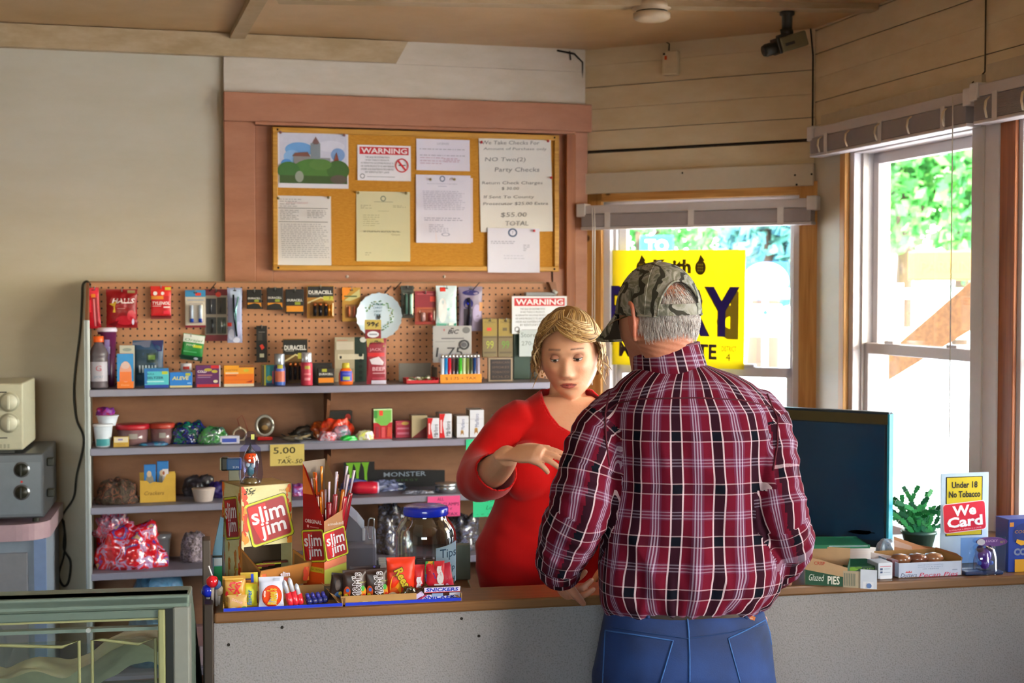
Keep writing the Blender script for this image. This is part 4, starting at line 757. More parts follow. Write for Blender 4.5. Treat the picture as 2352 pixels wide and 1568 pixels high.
bottle('toilet_spray_bottle', 'small blue and orange bottle with yellow cap on the top shelf', 'bottle', 777, 810, 833, 1, .3, [('body', M('#e86a1c', .3), [(.9, 0), (.98, .04), (.98, .12), (1, .13), (.98, .5), (.7, .72), (.5, .76)]), ('cap', M('#c8b83a', .35), [(.5, .76), (.55, .78), (.5, .98), (.4, 1)])], prints=[(0, .4, 1.9, .46, None, '#2430a8'), (0, .3, 1.0, .16, None, '#a8b83a'), (0, .5, .5, .08, 'FRESH', '#6a7ae0')], flat=.6)
stand('sample_board', 'large grey and black sample card leaning at the back of the top shelf', 'card', 768, 842, 774, 1, .13, .006, '#b9ae92', [('r', .62, 0, 1, 1, '#20342c'), ('r', .03, .04, .6, .3, '#a59a80'), ('r', .1, .5, .9, .62, '#d8d0b8'), ('r', .15, .52, .22, .58, '#26221e'), ('r', .08, .92, .4, .94, '#c88a70'), ('e', .88, .94, .1, .06, '#d0d4d0'), ('r', .05, .72, .58, .9, '#d4ccba')]+[('e', .8, .08+.13*k, .06, .04, '#16241e') for k in range(5)])
hung('jerky_strip', 'short maroon meat stick packet with 99 cent tag below the plate', 'packet', 838, 735, 875, 778, '#7a1420', [('r', -.02, .5, 1.0, 1.02, '#b8a24a'), ('t', '99¢', .48, .76, .3, '#2a2010', .75, dict(bold=.03)), ('e', .5, .24, .36, .17, '#d8dce4'), ('r', .25, .2, .75, .28, '#8a8a98')], 'card', .2, hk=False)
hung('jerky_strip', 'long maroon meat stick strip with price tag reaching down to the shelf', 'packet', 841, 777, 887, 886, '#8a1a2c', [('p', [(0, 1), (.85, 1), (.9, .82), (.05, .82)], '#a89448'), ('t', '2/1.00', .44, .92, .07, '#2a2010', .6, dict(slant=.2)), ('t', 'JACK', .45, .76, .07, '#c88a94', .6, dict(bold=.02)), ('r', .05, .62, .9, .7, '#c81c24'), ('p', [(.15, .56), (.6, .62), (.85, .5), (.8, .44), (.25, .46)], '#cfc4cc'), ('t', 'BEEF', .6, .36, .08, '#d8a8b0', .62, dict(bold=.02)), ('r', .3, .26, .9, .28, '#c8949c'), ('r', .24, 0, .98, .12, '#c8c4d8'), ('r', .28, .14, .9, .18, '#a83a4a')], 'bag', .28, .012, 0, hk=False)
b = MB(); u, W = loc_of(FA, 918, 1005, .2); z0 = Z1+.001; H = zat(FA, 960, 834, .2)-z0; b.box(-W/2, W/2*.7, .02, .024, 0, H, M('#7e7a74', .5), .001); b.box(W*.36, W*.42, -.05, .02, 0, H*.8, M('#6a6058', .5), .001)
o = b.build('display_carton', loc=FA.P(u, .2, z0), rz=FA.a); tag(o, 'open grey display carton at the back of the top shelf', 'carton')
u, W = loc_of(FA, 932, 1006, .3); tr = empty('candy_tray', FA.P(u, .31, z0), FA.a, 'low red edged tray of wrapped candies on the top shelf', 'tray'); mt = M('#c01f2c', .4)
b = MB(); b.box(-W/2, W/2, 0, .07, 0, .002, mt); b.box(-W/2, W/2, 0, .002, 0, .012, mt); b.box(-W/2, -W/2+.002, 0, .07, 0, .02, mt); b.box(W/2-.002, W/2, 0, .07, 0, .02, mt); b.box(-W/2, W/2, .068, .07, 0, .02, mt); b.build('tray', tr)
rr = random.Random(31)
for k in range(26):
    b = MB(); x = rr.uniform(-W/2+.012, W/2-.012); y = rr.uniform(.01, .06); zz = .006+rr.random()*.018; c = rr.choice(['#d8d0b8', '#7a9a6a', '#c8283a', '#e8e4d8', '#a8b07a'])
    T = Matrix.Translation((0, 0, 0)); b.tube([(-.009, 0, 0), (-.005, 0, 0), (0, 0, 0), (.005, 0, 0), (.009, 0, 0)], [.003, .0012, .005, .0012, .003], M(c, .35), 6)
    o = b.build('wrapped_candy', loc=FA.P(u, .31, z0) + FA.u*x - FA.w*y*1.0+Vector((0, 0, zz)), rz=rr.uniform(0, 3)); tag(o, 'small wrapped candy in the red edged tray', 'candy', 'wrapped candies in the red edged tray')
# lighter tray
u, W = loc_of(FA, 1011, 1106, .31); lt = empty('lighter_display', FA.P(u, .31, z0), FA.a, 'clear lighter display with orange price strip on the top shelf', 'display'); H = zat(FA, 1058, 812, .31)-z0
b = MB(); b.box(-W/2, W/2, 0, .003, 0, H*.3, M('#e8901c', .5), .0005); b.text('$ 1.75 + TAX', 0, H*.15, -.0004, .012, M('#5a3010', .6), W*.75); b.build('price_strip', lt)
b = MB(); b.box(-W/2+.003, W/2-.003, .003, .05, 0, .01, M('#b0a8b0', .4)); b.box(-W/2+.004, W/2-.004, .045, .048, .01, H, clear); b.text('MINI', 0, H*.9, .044, .013, M('#c88090', .4), W*.34, bold=.03); b.build('clear_tray', lt)
cs = ['#c8d0e0', '#1c7ac0', '#c81c34', '#4a3038', '#1a1c28', '#3fae2c', '#b8cc9c', '#6a7a3a', '#3c4a34', '#123c7a', '#a8a4c0']
for k, c in enumerate(cs):
    b = MB(); x = -W/2+W*(.07+.087*k); b.lathe([(.006, .011), (.0066, .013), (.0066, H*.84)], M(c, .25, coat=.5), 12, (x, .016, 0), sy=.7); b.lathe([(.006, H*.84), (.006, H*.97)], M('#c8ccd0', .2, .8), 10, (x, .016, 0), sy=.7)
    o = b.build('lighter', loc=FA.P(u, .31, z0), rz=FA.a); recenter(o); tag(o, ['silver', 'blue', 'red', 'brown', 'black', 'bright green', 'pale green', 'olive', 'dark green', 'navy', 'lilac grey'][k]+' lighter standing in the clear display tray', 'lighter', 'lighters in the display')
stand('framed_card', 'small dark framed plaque on the top shelf right of the lighters', 'plaque', 1121, 1178, 821, 1, .27, .012, '#8a7a68', [('r', .04, .04, .96, .96, '#a08a70'), ('r', .08, .07, .92, .93, '#231a18')]+[('t', t, .5, .8-.2*k, .09, '#6a4c40', .7) for k, t in enumerate(('AMERICAN', 'SMOKES', 'TOBACCO', 'SOLD'))], tilt=0)
# ================================================================= LOWER SHELVES
def patchmat(cols, rough, gloss, seed, scl=42):
    cs = [c for c in cols if isinstance(c, str)]; m, nt, bs = newmat('patches %s' % cs[0].strip('#')); tc = N(nt, 'ShaderNodeTexCoord'); mp = N(nt, 'ShaderNodeMapping'); mp.inputs['Location'].default_value = (seed, seed*.7, 0); nt.links.new(tc.outputs['Object'], mp.inputs[0])
    nz = N(nt, 'ShaderNodeTexNoise'); nz.inputs['Scale'].default_value = scl; nz.inputs['Detail'].default_value = 2.5; nz.inputs['Distortion'].default_value = 1.2; nt.links.new(mp.outputs[0], nz.inputs[0])
    cr = N(nt, 'ShaderNodeValToRGB'); cr.color_ramp.interpolation = 'LINEAR'; k = len(cs)
    for i, c in enumerate(cs):
        p = .33+.36*i/max(1, k-1); e = cr.color_ramp.elements[i] if i < 2 else cr.color_ramp.elements.new(p); e.position = p; e.color = lin(c)
    nt.links.new(nz.outputs[0], cr.inputs[0]); nt.links.new(cr.outputs[0], bs.inputs['Base Color']); bs.inputs['Roughness'].default_value = rough
    if gloss: bs.inputs['Coat Weight'].default_value = gloss; bs.inputs['Coat Roughness'].default_value = .1
    vo = N(nt, 'ShaderNodeTexVoronoi', feature='SMOOTH_F1'); vo.inputs['Scale'].default_value = 55; nt.links.new(mp.outputs[0], vo.inputs['Vector']); bp = N(nt, 'ShaderNodeBump'); bp.inputs['Strength'].default_value = .9; bp.inputs['Distance'].default_value = .008; nt.links.new(vo.outputs['Distance'], bp.inputs['Height']); nt.links.new(bp.outputs[0], bs.inputs['Normal'])
    return m
def lump(name, label, cat, x0, x1, yt, shelf, w, D, cols, seed=0, fr=None, z=None, rough=.3, amp=.35, freq=9, group=None, gloss=0, pw=.5, build=True, flatb=True):
    """crumpled bag or cloth: a noisy dome with patches of its own colours"""
    fr = fr or FA; u, W = loc_of(fr, x0, x1, w); z0 = (SH[shelf] if z is None else z)+.0008; H = zat(fr, (x0+x1)/2, yt, w)-z0
    b = MB(); nu, nv = 40, 16; off = Vector((seed*3.1, seed*5.7, seed)); vs = []
    for j in range(nv+1):
        f = j/nv; a = f*math.pi*.5*1.0
        for i in range(nu):
            an = 2*math.pi*i/nu; dx, dy, dz = math.cos(an)*math.cos(a)**pw, math.sin(an)*math.cos(a)**pw, math.sin(a)
            n = 1+amp*.75*noise.noise(Vector((dx*freq/4, dy*freq/4, dz*freq/4))+off)+amp*.2*(1-2*abs(noise.noise(Vector((dx*freq*.6, dy*freq*.6, dz*freq*.6))+off)))
            vs.append((dx*W/2*n, D/2+dy*D/2*n, max(0, dz*H*n)))
    fs = [(j*nu+i, j*nu+(i+1) % nu, (j+1)*nu+(i+1) % nu, (j+1)*nu+i) for j in range(nv) for i in range(nu)]
    b.add(vs, fs+[tuple(range(nu))[::-1]], patchmat(cols, rough, gloss, seed, 42 if W < .15 else 17), True)
    o = b.build(name, loc=fr.P(u, w, z0), rz=fr.a); tag(o, label, cat, group); return o
film = glassmat('film', (.8, .8, .86, 1), .3, .12)
cupP = lambda: [('body', M('#cdd8e6', .4), [(.7, 0), (.72, .02), (.96, .9)]), ('rim', M('#dfe6f0', .35), [(1.0, .9), (1.03, .93), (1.0, .98), (.93, 1)])]
bottle('plastic_tub', 'white plastic tub, lower of the two stacked at the left end', 'tub', 210, 257, 973, 2, .28, cupP(), prints=[(0, .22, 1.4, .3, None, '#3a8f98')])
zt = zat(FA, 240, 974, .26)
bottle('plastic_tub', 'white plastic tub leaning over the other tub, left end of shelf', 'tub', 218, 270, 953, 2, .24, cupP(), z=zt-.008)
lump('purple_wrapper', 'purple and red crumpled wrapper on top of the white tubs', 'wrapper', 218, 258, 938, 2, .25, .05, ['#5a2a80', '#7a2a90', '#a82050'], 3, z=zat(FA, 240, 954, .25)-.002, amp=.5)
for i, (a, c, y) in enumerate(((263, 342, 973), (340, 399, 971))):
    bottle('snack_tub', ('left' if i == 0 else 'right')+' round clear tub with red lid behind the small yellow box', 'tub', a, c, y, 2, .22, [('body', M('#7a5c60', .2, var=.3, scale=60, coat=.4), [(.8, 0), (.84, .03), (.92, .76)]), ('lid', M('#b01c2c' if i == 0 else '#a8382a', .35), [(1, .76), (1.02, .8), (1.02, .97), (.95, 1)])], prints=[(-.0, .45, .5, .25, None, '#8f8a86')], n=32)
stand('small_box', 'small yellow box in front of the red lidded tubs', 'box', 257, 293, 1003, 2, .31, .03, '#c09a38', [('r', .05, .45, .95, .97, '#d8cdb0'), ('r', .3, .65, .6, .8, '#8a80b8'), ('t', 'NoDoz', .5, .25, .15, '#a07a28', .5)])
lump('blue_packets', 'flat blue packets lying in front of the right red lidded tub', 'packets', 318, 385, 1016, 2, .3, .04, ['#1c4a80', '#2f7aa0', '#3a3a60', '#1a2a50'], 5, amp=.3)
lump('foil_bag', 'glossy dark blue and green bag heaped on the shelf', 'bag', 392, 482, 975, 2, .27, .08, ['#12142a', '#1a2a9a', '#0e1a18', '#117a6a', '#15201c'], 8, amp=.35, gloss=1, rough=.15)
lump('foil_bag', 'green glittery bag beside the dark blue bag', 'bag', 455, 522, 984, 2, .3, .05, ['#2c6a3a', '#3f8f4a', '#5a6a70', '#1f4a30'], 9, amp=.3, gloss=1, rough=.15)
stand('gum_pack', 'low white and blue packet left of the oval frame', 'packet', 503, 548, 1001, 2, .3, .03, '#c8c8dc', [('r', .1, .2, .85, .7, '#3a50b0')])
# ornamental frames
u, W = loc_of(FA, 531, 566, .2); b = MB(); z0 = Z2+.001; H = zat(FA, 548, 953, .2)-z0
mo = M('#b8ac98', .35, .4); ring = lambda cx, cz, rx, rz, r, n=26: [(cx+rx*math.cos(2*math.pi*i/n), 0, cz+rz*math.sin(2*math.pi*i/n)) for i in range(n+1)]
b.tube(ring(0, W*.42, W*.42, W*.4, 0), .0035, mo, 8); b.ball((0, 0, W*.86), .006, mo); b.box(-W*.3, W*.3, -.01, .01, 0, .004, mo); b.box(-W*.3, W*.3, .002, .004, .01, W*.7, M('#5a3a2c', .5)); b.tube([(0, 0, W*.9), (-.008, 0, H*.85), (.008, 0, H), (.02, 0, H*.75), (.03, 0, W*.6)], .002, M('#7a3a28', .5), 6)
o = b.build('ring_ornament', loc=FA.P(u, .2, z0), rz=FA.a); tag(o, 'small silver ring ornament with red cord on the shelf', 'ornament')
u, W = loc_of(FA, 584, 628, .2); z1 = zat(FA, 606, 953, .2); H = z1-z0; root = empty('oval_frame', FA.P(u, .2, z0), FA.a, 'oval silver picture frame on a red foot', 'picture frame')
b = MB(); b.tube(ring(0, H*.58, W*.43, H*.38, 0), .006, M('#a8a8a0', .3, .5), 10); b.build('rim', root)
b = MB(); b.lathe([(W*.4, 0), (W*.4, .004)], M('#4a3826', .4, var=.5, scale=80), 28, (0, 0, H*.58), 'y', sy=.9*H/W*.95); b.ball((0, -.002, H*.5), W*.2, M('#8a6a3a', .5), sy=.3, sz=.8); b.build('picture', root)
b = MB(); b.box(-W*.4, W*.4, -.015, .015, 0, .012, M('#c82020', .3), .003); b.tube([(0, 0, .01), (0, 0, H*.2)], .004, M('#50504a', .4)); b.build('foot', root)
# tools, bags
for k, (a, c, y, col, lab) in enumerate(((640, 690, 1008, '#4a4238', 'black'), (655, 712, 1000, '#8a7a5c', 'tan'))):
    u, W = loc_of(FA, a, c, .3-.03*k); b = MB(); zz = Z2+.012; b.tube([(-W/2, 0, zz-Z2+.006), (-W*.1, .005, .014), (W*.1, .0, .01), (W/2, .01, .022)], [.003, .009, .008, .003], M(col, .4), 8); b.tube([(-W*.4, .01, .03), (0, .0, .012), (W*.5, -.008, .01)], [.002, .004, .003], M('#2a2622', .4), 6)
    o = b.build('hand_tool', loc=FA.P(u, .3-.03*k, Z2), rz=FA.a); recenter(o); tag(o, lab+' handled small tool lying left of the orange candy bags', 'tool')
lump('black_pouch', 'black crumpled pouch behind the orange candy bags', 'pouch', 668, 735, 985, 2, .2, .06, ['#141210', '#2a2420', '#3a3028'], 12, amp=.45)
stand('dark_carton', 'dark box with red corner behind the orange candy bags', 'box', 752, 808, 944, 2, .15, .05, '#2c2a20', [('r', 0, .8, 1, 1, '#1c1e16'), ('e', .82, .75, .12, .14, '#c02a20'), ('r', .1, .4, .9, .7, '#4a2a1c')])
for k, (a, c, y, w, cols, lab, sd) in enumerate(((705, 775, 975, .2, ['#a8481a', '#8a3014', '#c8601c', '#5a2410'], 'orange brown candy bag at the left of the heap', 14), (738, 812, 968, .24, ['#d8281c', '#e8481c', '#c01c18', '#e86a2a'], 'bright red orange candy bag on top of the heap', 15), (732, 775, 995, .3, ['#d82030', '#d8d4e8', '#e8402a', '#b8c0e0'], 'red and white candy bag at the front of the heap', 16), (760, 806, 984, .28, ['#8090a8', '#b86a78', '#a0a8c0', '#2a7a5a'], 'clear bag of coloured sweets right of the heap', 17))):
    lump('candy_bag', lab, 'bag', a, c, y, 2, w, .06, cols, sd, amp=.4, gloss=.6)
lump('green_sweet', 'bright green wrapped sweet on the shelf', 'candy', 782, 818, 1001, 2, .31, .03, ['#1fae3a', '#2fd050', '#1a8a4a'], 18, amp=.3, gloss=.5)
lump('sweet_packet', 'white and yellow sweet packet right of the green sweet', 'packet', 818, 858, 991, 2, .3, .04, ['#d8d8c8', '#c8ca30', '#e8e4e8', '#b86a78'], 19, amp=.35, gloss=.5)
b = MB(); u, W = loc_of(FA, 690, 900, .33); b.box(-W/2, W/2, 0, .1, 0, .0015, M('#a8b0c8', .5)); o = b.build('flat_leaflet', loc=FA.P(u, .33, Z2+.0002), rz=FA.a); tag(o, 'pale leaflet lying flat under the sweets', 'leaflet')
stand('candle_box', 'tall green topped box with red lower half on the second shelf', 'box', 857, 900, 939, 2, .28, .04, '#b01e2a', [('r', 0, .55, 1, 1, '#b8d4a0'), ('p', [(.05, .96), (.95, .96), (.95, .6), (.7, .45), (.4, .45), (.08, .6)], '#6fae4a'), ('r', .3, .78, .5, .95, '#e0442a'), ('r', .02, .7, .2, .95, '#3a8a3a'), ('r', .12, .05, .28, .42, '#8a2430'), ('r', .42, .05, .6, .4, '#c84a50'), ('r', .72, .08, .95, .4, '#b8402a')], side='#7a2a20', top='#a8b890')
stand('small_box', 'small square red box between candle box and cigarette packs', 'box', 908, 942, 966, 2, .25, .04, '#a02a44', [('t', 'COLD', .4, .82, .12, '#c88a70', .6), ('e', .65, .85, .25, .1, '#b89a48'), ('r', .1, .5, .9, .6, '#b86a80'), ('r', .1, .2, .9, .32, '#b8647c')])
def cig(o, W, H): 
    b = MB(); b.box(-W/2, W/2, -.0008, -.0003, H*.66, H*.668, M('#8a8a92', .5)); b.build('lid_seam', o)
for k, (a, c, y, w, gold) in enumerate(((982, 1008, 960, .3, 0), (1009, 1037, 950, .29, 0), (1049, 1076, 955, .3, 1), (1079, 1111, 941, .3, 1))):
    pos = ('left', 'right')[k % 2]
    if not gold:
        P = [('p', [(0, 0), (0, 1), (.42, 1), (.22, .6), (.42, .0)], '#c81c22'), ('t', 'Marlboro', .72, .35, .1, '#30303c', .66, dict(rot=R(90)))]; P = [('r', 0, 0, .46, 1, '#c81c22'), ('p', [(.46, 0), (.46, 1), (.28, .62), (.28, .5)], '#d8dbe6'), ('r', .08, .2, .2, .75, '#e8c8cc'), ('t', 'Marlboro', .72, .34, .22, '#30303c', 2.6*.26*1.0, dict(rot=0))][:3]
        P.append(('t', 'M', .73, .2, .1, '#30303c', .3))
    else: P = [('e', .45, .26, .12, .09, '#b08a4a'), ('p', [(.32, .1), (.45, .22), (.58, .1), (.58, .2), (.45, .3), (.32, .2)], '#9a6a3a')]
    def ex(o, W, H, gold=gold):
        b = MB(); T = Matrix.Translation((W*(.2 if not gold else .0), -.0012, H*(.38 if not gold else .62))) @ Matrix.Rotation(R(-90), 4, 'Y'); b.T = T
        b.text('Marlboro', 0, 0, 0, W*(.34 if not gold else .28), M('#2a3050' if not gold else '#5a6a9a', .4), H*(.62 if not gold else .48)); b.build('pack_lettering', o); cig(o, W, H)
    stand('cigarette_pack', pos+(' red and white' if not gold else ' white and gold')+' cigarette pack at the right of the second shelf', 'cigarettes', a, c, y, 2, w, .09, '#d8dbe6', P, group='cigarette packs', extra=ex, yaw=-3, side=('#b0a08c' if k else '#8a3a2c'), top='#a8a098')
stand('cigarette_carton', 'tan and dark red side of the cigarette pack row', 'cigarettes', 945, 981, 954, 2, .27, .06, '#a89a78', [('p', [(.0, .0), (1, 0), (1, .55)], '#6a1418')], top='#8c8070')
b = MB(); u, W = loc_of(FA, 1135, 1170, .25); b.box(-W/2, W/2, 0, .05, 0, .075, M('#8a7a6a', .5), .002); o = b.build('small_carton', loc=FA.P(u, .25, Z2+.001), rz=FA.a); tag(o, 'plain brown carton by the woman in red, second shelf', 'box')
# shelf 3
lump('folded_cloth', 'folded brown patterned cloth at the left end of the third shelf', 'cloth', 216, 310, 1108, 3, .3, .1, ['#2a2418', '#4a3a2a', '#241a1c', '#7a4a34', '#38362a'], 21, rough=.8, amp=.3, freq=12)
u, W = loc_of(FA, 317, 400, .27); z0 = Z3+.001; H = zat(FA, 358, 1092, .27)-z0; Hb = zat(FA, 358, 1062, .27)-z0
root = empty('card_holder', FA.P(u, .27, z0), FA.a, 'yellow cardboard holder with two blue packets on the third shelf', 'holder'); mh = M('#c8a03c', .6)
b = MB(); b.prism([(-W/2, 0), (W/2, 0), (W/2, Hb*.72), (W*.25, Hb*.7), (W*.12, H*.72), (-W*.1, H*.78), (-W*.22, H*.7), (-W*.3, H*.82), (-W/2, H*.84)], 0, .0015, mh); b.text('Crackers', -W*.1, H*.35, -.0006, .014, M('#7a5a1c', .5), W*.55, slant=.3)
b.box(-W/2, -W/2+.0015, 0, .07, 0, H*.8, mh); b.box(W/2-.0015, W/2, 0, .07, 0, H*.95, mh); b.box(-W/2, W/2, .069, .07, 0, H*1.05, mh); b.box(-W/2, W/2, 0, .07, 0, .001, mh); b.build('carton', root)
for k in (0, 1):
    b = MB(); x = -W*.22+k*W*.36; b.box(x-W*.16, x+W*.17, .02+.02*k, .03+.02*k, .01, Hb*(.94+.06*k), M('#2c78c0', .35), .002); b.T = Matrix.Translation((x, .02+.02*k, 0)); face(b, W*.32, Hb, [('e', .5, .5, .34, .2, '#8a8478'), ('e', .45, .7, .2, .08, '#c8b090'), ('e', .6, .3, .28, .12, '#7a7a80')]+([('r', .5, .5, 1.0, .8, '#d8d0d0'), ('e', .6, .7, .1, .05, '#a85a3a')] if k else [])); o = b.build('blue_packet', loc=FA.P(u, .27, z0), rz=FA.a); recenter(o); tag(o, ('right' if k else 'left')+' blue packet standing in the yellow cardboard holder', 'packet')
bottle('plastic_tub', 'open white tub in front of dark bags on the third shelf', 'tub', 437, 491, 1121, 3, .28, [('body', M('#c2b4ae', .45), [(.74, 0), (.76, .02), (1, .96), (1.02, 1)])])
lump('dark_bag', 'dark grey bag crumpled behind the white tub', 'bag', 420, 490, 1098, 3, .16, .08, ['#1c1a1a', '#38343a', '#26222a', '#5a545c'], 23, amp=.4, gloss=.5)
lump('purple_bag', 'purple bag right of the white tub', 'bag', 474, 540, 1112, 3, .22, .08, ['#2a1c5a', '#3a2a7a', '#1c1440'], 24, amp=.4, gloss=.5)
lump('purple_bag', 'red and violet bag showing between the stick meat boxes', 'bag', 662, 700, 1114, 3, .25, .06, ['#8a80c8', '#7a3a90', '#a01c50', '#b8b0e0'], 25, amp=.3)
# banner sign
u, W = loc_of(FA, 788, 1021, .12); z0 = Z3+.02; zl, zr = zat(FA, 800, 1050, .12), zat(FA, 1015, 1068, .12)
b = MB(); H = zl-z0; b.prism([(-W/2, .004), (W/2, .002), (W/2, zr-z0), (-W/2+W*.3, zr-z0+.01), (-W/2+W*.3, H), (-W/2, H)], 0, .004, M('#0d0f14', .4)); gm = M('#6fae24', .4)
for k, dx in enumerate((.055, .125, .205)):
    x = -W/2+W*dx; b.prism([(x-.014, H-.002), (x+.016, H-.002), (x+.012, H-.02), (x+.008, H*.55), (x+.009, H*.3), (x+.003, H*.12), (x-.001, H*.3), (x-.002, H*.6), (x-.004, H-.022)], -.001, -.0004, gm)
b.text('MONSTER', W*.1, H*.5, -.0006, .018, M('#7f8ea0', .4), W*.42, bold=.01); b.text('ENERGY', W*.1, H*.28, -.0006, .008, M('#2f5a2a', .4), W*.26, space=1.4)
o = b.build('drink_sign', loc=FA.P(u, .12, Z3+.001), rz=FA.a); tag(o, 'black energy drink sign with green claw marks on the third shelf', 'sign')
b = MB(); b.tube([(-.05, 0, .032), (-.02, -.004, .033), (.03, 0, .031), (.05, 0, .03)], [.018, .024, .024, .022], M('#b81c34', .3), 12); b.tube([(.048, 0, .03), (.056, 0, .03)], .021, M('#c8bcd8', .4), 12); b.tube([(-.02, 0, .032), (0, 0, .0315)], .0243, M('#d86a3a', .3), 12, cap=False)
u, W = loc_of(FA, 800, 866, .26); o = b.build('red_can', loc=FA.P(u, .26, Z3-.004), rz=FA.a); recenter(o); o.location.z = Z3+.001; tag(o, 'red can with pale end lying below the drink sign', 'can')
lump('purple_bag', 'blue violet bag in front of the green claw marks', 'bag', 782, 842, 1104, 3, .18, .06, ['#4a4a90', '#5a4a9a', '#3a5a9a', '#7a6aa8'], 27, amp=.35, gloss=.6)
lump('clear_bag', 'crumpled clear bluish bag below the drink sign', 'bag', 832, 925, 1108, 3, .2, .07, ['#4a5a78', '#2f3a50', '#7a84b0', '#56506e'], 28, amp=.6, gloss=1, rough=.15)
lump('clear_bag', 'low crumpled silvery wrapper left of the tin', 'wrapper', 930, 1002, 1128, 3, .3, .05, ['#8a8ea0', '#50525e', '#a8b0c8', '#3a3840'], 29, amp=.5, gloss=1, rough=.15)
bottle('round_tin', 'small silver tin above the pink note', 'tin', 999, 1048, 1108, 3, .28, [('body', M('#a0a6ae', .25, .8), [(.96, 0), (1, .02), (1, .7), (.98, .72)]), ('lid', M('#b4b8bc', .25, .8), [(1.03, .72), (1.04, .74), (1.04, .98), (1, 1)])])
# price notes on the shelf edges
nt = lambda name, lab, x0, y0, x1, y1, col, P, tilt=0: paper(name, lab, FA, x0, y0, x1, y1, WSH+.006, col, P, 'note', tilt, curl=.002)
nt('price_note', 'yellow handwritten note reading 5.00 on the second shelf edge', 618, 1020, 697, 1069, '#cdb868', [('t', '5.00', .42, .72, .3, '#38341c', .64, dict(bold=.01)), ('t', '+C', .52, .38, .14, '#38341c', .14), ('t', 'TAX-.50', .58, .2, .2, '#38341c', .72, dict(slant=.2))])
nt('price_note', 'pink handwritten note about clamps behind the jar', 981, 1139, 1056, 1186, '#e0508c', [('t', 'ALL', .4, .86, .15, '#6a1848', .2), ('t', 'HOSE CLAMPS', .52, .6, .16, '#6a1848', .9), ('t', '50 ¢', .6, .38, .14, '#6a1848', .3), ('t', '+ TAX', .7, .12, .14, '#6a1848', .45)])
nt('price_note', 'green note, upper of two beside the red sweater', 1070, 1008, 1136, 1056, '#2fc48c', [('t', 'C', .35, .7, .2, '#1a6a4a', .12), ('t', '- L', .35, .4, .12, '#1a6a4a', .2)])
nt('price_note', 'green handwritten note, lower of two beside the red sweater', 1086, 1136, 1160, 1186, '#25bf86', [('t', 'EZ SHARP', .5, .78, .2, '#125a40', .86, dict(slant=.2)), ('t', 'Lo', .5, .42, .18, '#125a40', .2, dict(slant=.3)), ('t', '- c -', .3, .12, .06, '#125a40', .4)])
# shelf 4
lump('gift_bag', 'shiny red sweet bag with blue and silver contents, lower left shelf', 'bag', 214, 375, 1218, 4, .3, .14, ['#c8a070', '#2a4ab0', '#c81a24', '#d01824', '#e02838', '#b8a8d8', '#c81a24', '#8a1420'], 31, amp=.35, gloss=1, rough=.15, freq=11)
lump('bag_neck', 'gathered clear and red top of the shiny sweet bag', 'bag', 216, 292, 1185, 4, .26, .06, ['#b8203a', '#8a80a0', '#c83048', '#b09ab8'], 32, z=Z4+.11, amp=.6, gloss=1, rough=.15, freq=14)
bottle('plastic_tub', 'clear plastic tub behind the shiny red bag', 'tub', 318, 388, 1226, 4, .2, [('body', M('#5e5c60', .2, coat=.5), [(.8, 0), (.84, .03), (.97, .85), (1.04, .87), (1.04, 1)])])
lump('cord_ball', 'mottled grey bundle of cord on the lower shelf', 'cord', 412, 474, 1230, 4, .22, .1, ['#38302e', '#a090a0', '#5a4c48', '#b0a0a8', '#2a2220'], 33, amp=.2, freq=20, rough=.8, pw=.4)
for a, c, y, sd, lab in ((866, 945, 1178, 34, 'clear crumpled bag left of the tip jar, lower shelf'), (1030, 1105, 1186, 35, 'clear crumpled bag between tip jar and red sweater')):
    lump('clear_bag', lab, 'bag', a, c, y, 4, .25, .1, ['#3a3430', '#6a6468', '#4a4038', '#7a80a0', '#2a2622'], sd, amp=.5, gloss=1, rough=.15)
lump('blue_bag', 'blue plastic bag below the lowest shelf', 'bag', 286, 432, 1322, 4, .3, .2, ['#5a88b0', '#6aa0c8', '#4a7aa8'], 36, z=Z4-.36, amp=.15, freq=6, pw=.55)
b = MB(); u, W = loc_of(FA, 436, 490, .3); b.box(-W/2, W/2, 0, .05, 0, .14, M('#8a6a68', .5), .002); b.box(-W*.2, W/2, -.01, .04, .0, .07, M('#a89aa0', .5), .002); o = b.build('pink_carton', loc=FA.P(u, .3, Z4-.359), rz=FA.a); tag(o, 'pale pinkish carton seen in the gap left of the counter', 'box')
# ================================================================= LEFT SIDE
FL = Frame(-1.9, 4.6, 12)
zc_ = zat(FL, 40, 1205, 0)
b = MB(); mp = M('#b79aa4', .3, coat=.3); u1 = FL.U(104); u0 = FL.U(-260); pts = [(u0, 0), (u1-.1, 0)]+[(u1-.1+.1*math.sin(a*math.pi/16), .1-.1*math.cos(a*math.pi/16)) for a in range(1, 9)]+[(u1, .5), (u0, .5)]
n = len(pts); vs = [(x, y, zc_-.055) for x, y in pts]+[(x, y, zc_) for x, y in pts]
b.add(vs, [tuple(range(n))[::-1], tuple(range(n, 2*n))]+[(i, (i+1) % n, (i+1) % n+n, i+n) for i in range(n)], mp)
lc = b; root = empty('side_cabinet', FL.P((u0+u1)/2, 0, 0), FL.a, 'cabinet with rounded pink laminate top under the steel appliance', 'cabinet'); uc_ = (u0+u1)/2
b.v = [(x-uc_, y, z) for x, y, z in b.v]; b.build('laminate_top', root)
b = MB(); b.box(u0-uc_, u1-uc_-.015, .05, .49, 0, zc_-.056, M('#8f9aa8', .5)); b.box(u1-uc_-.05, u1-uc_-.012, .04, .06, 0, zc_-.056, M('#7f96c0', .5)); b.build('cabinet_body', root)
b = MB(); b.box(u0-uc_+.2, u1-uc_-.07, .035, .05, .1, zc_-.1, M('#85858c', .5), .003); dr = b.build('door', root)
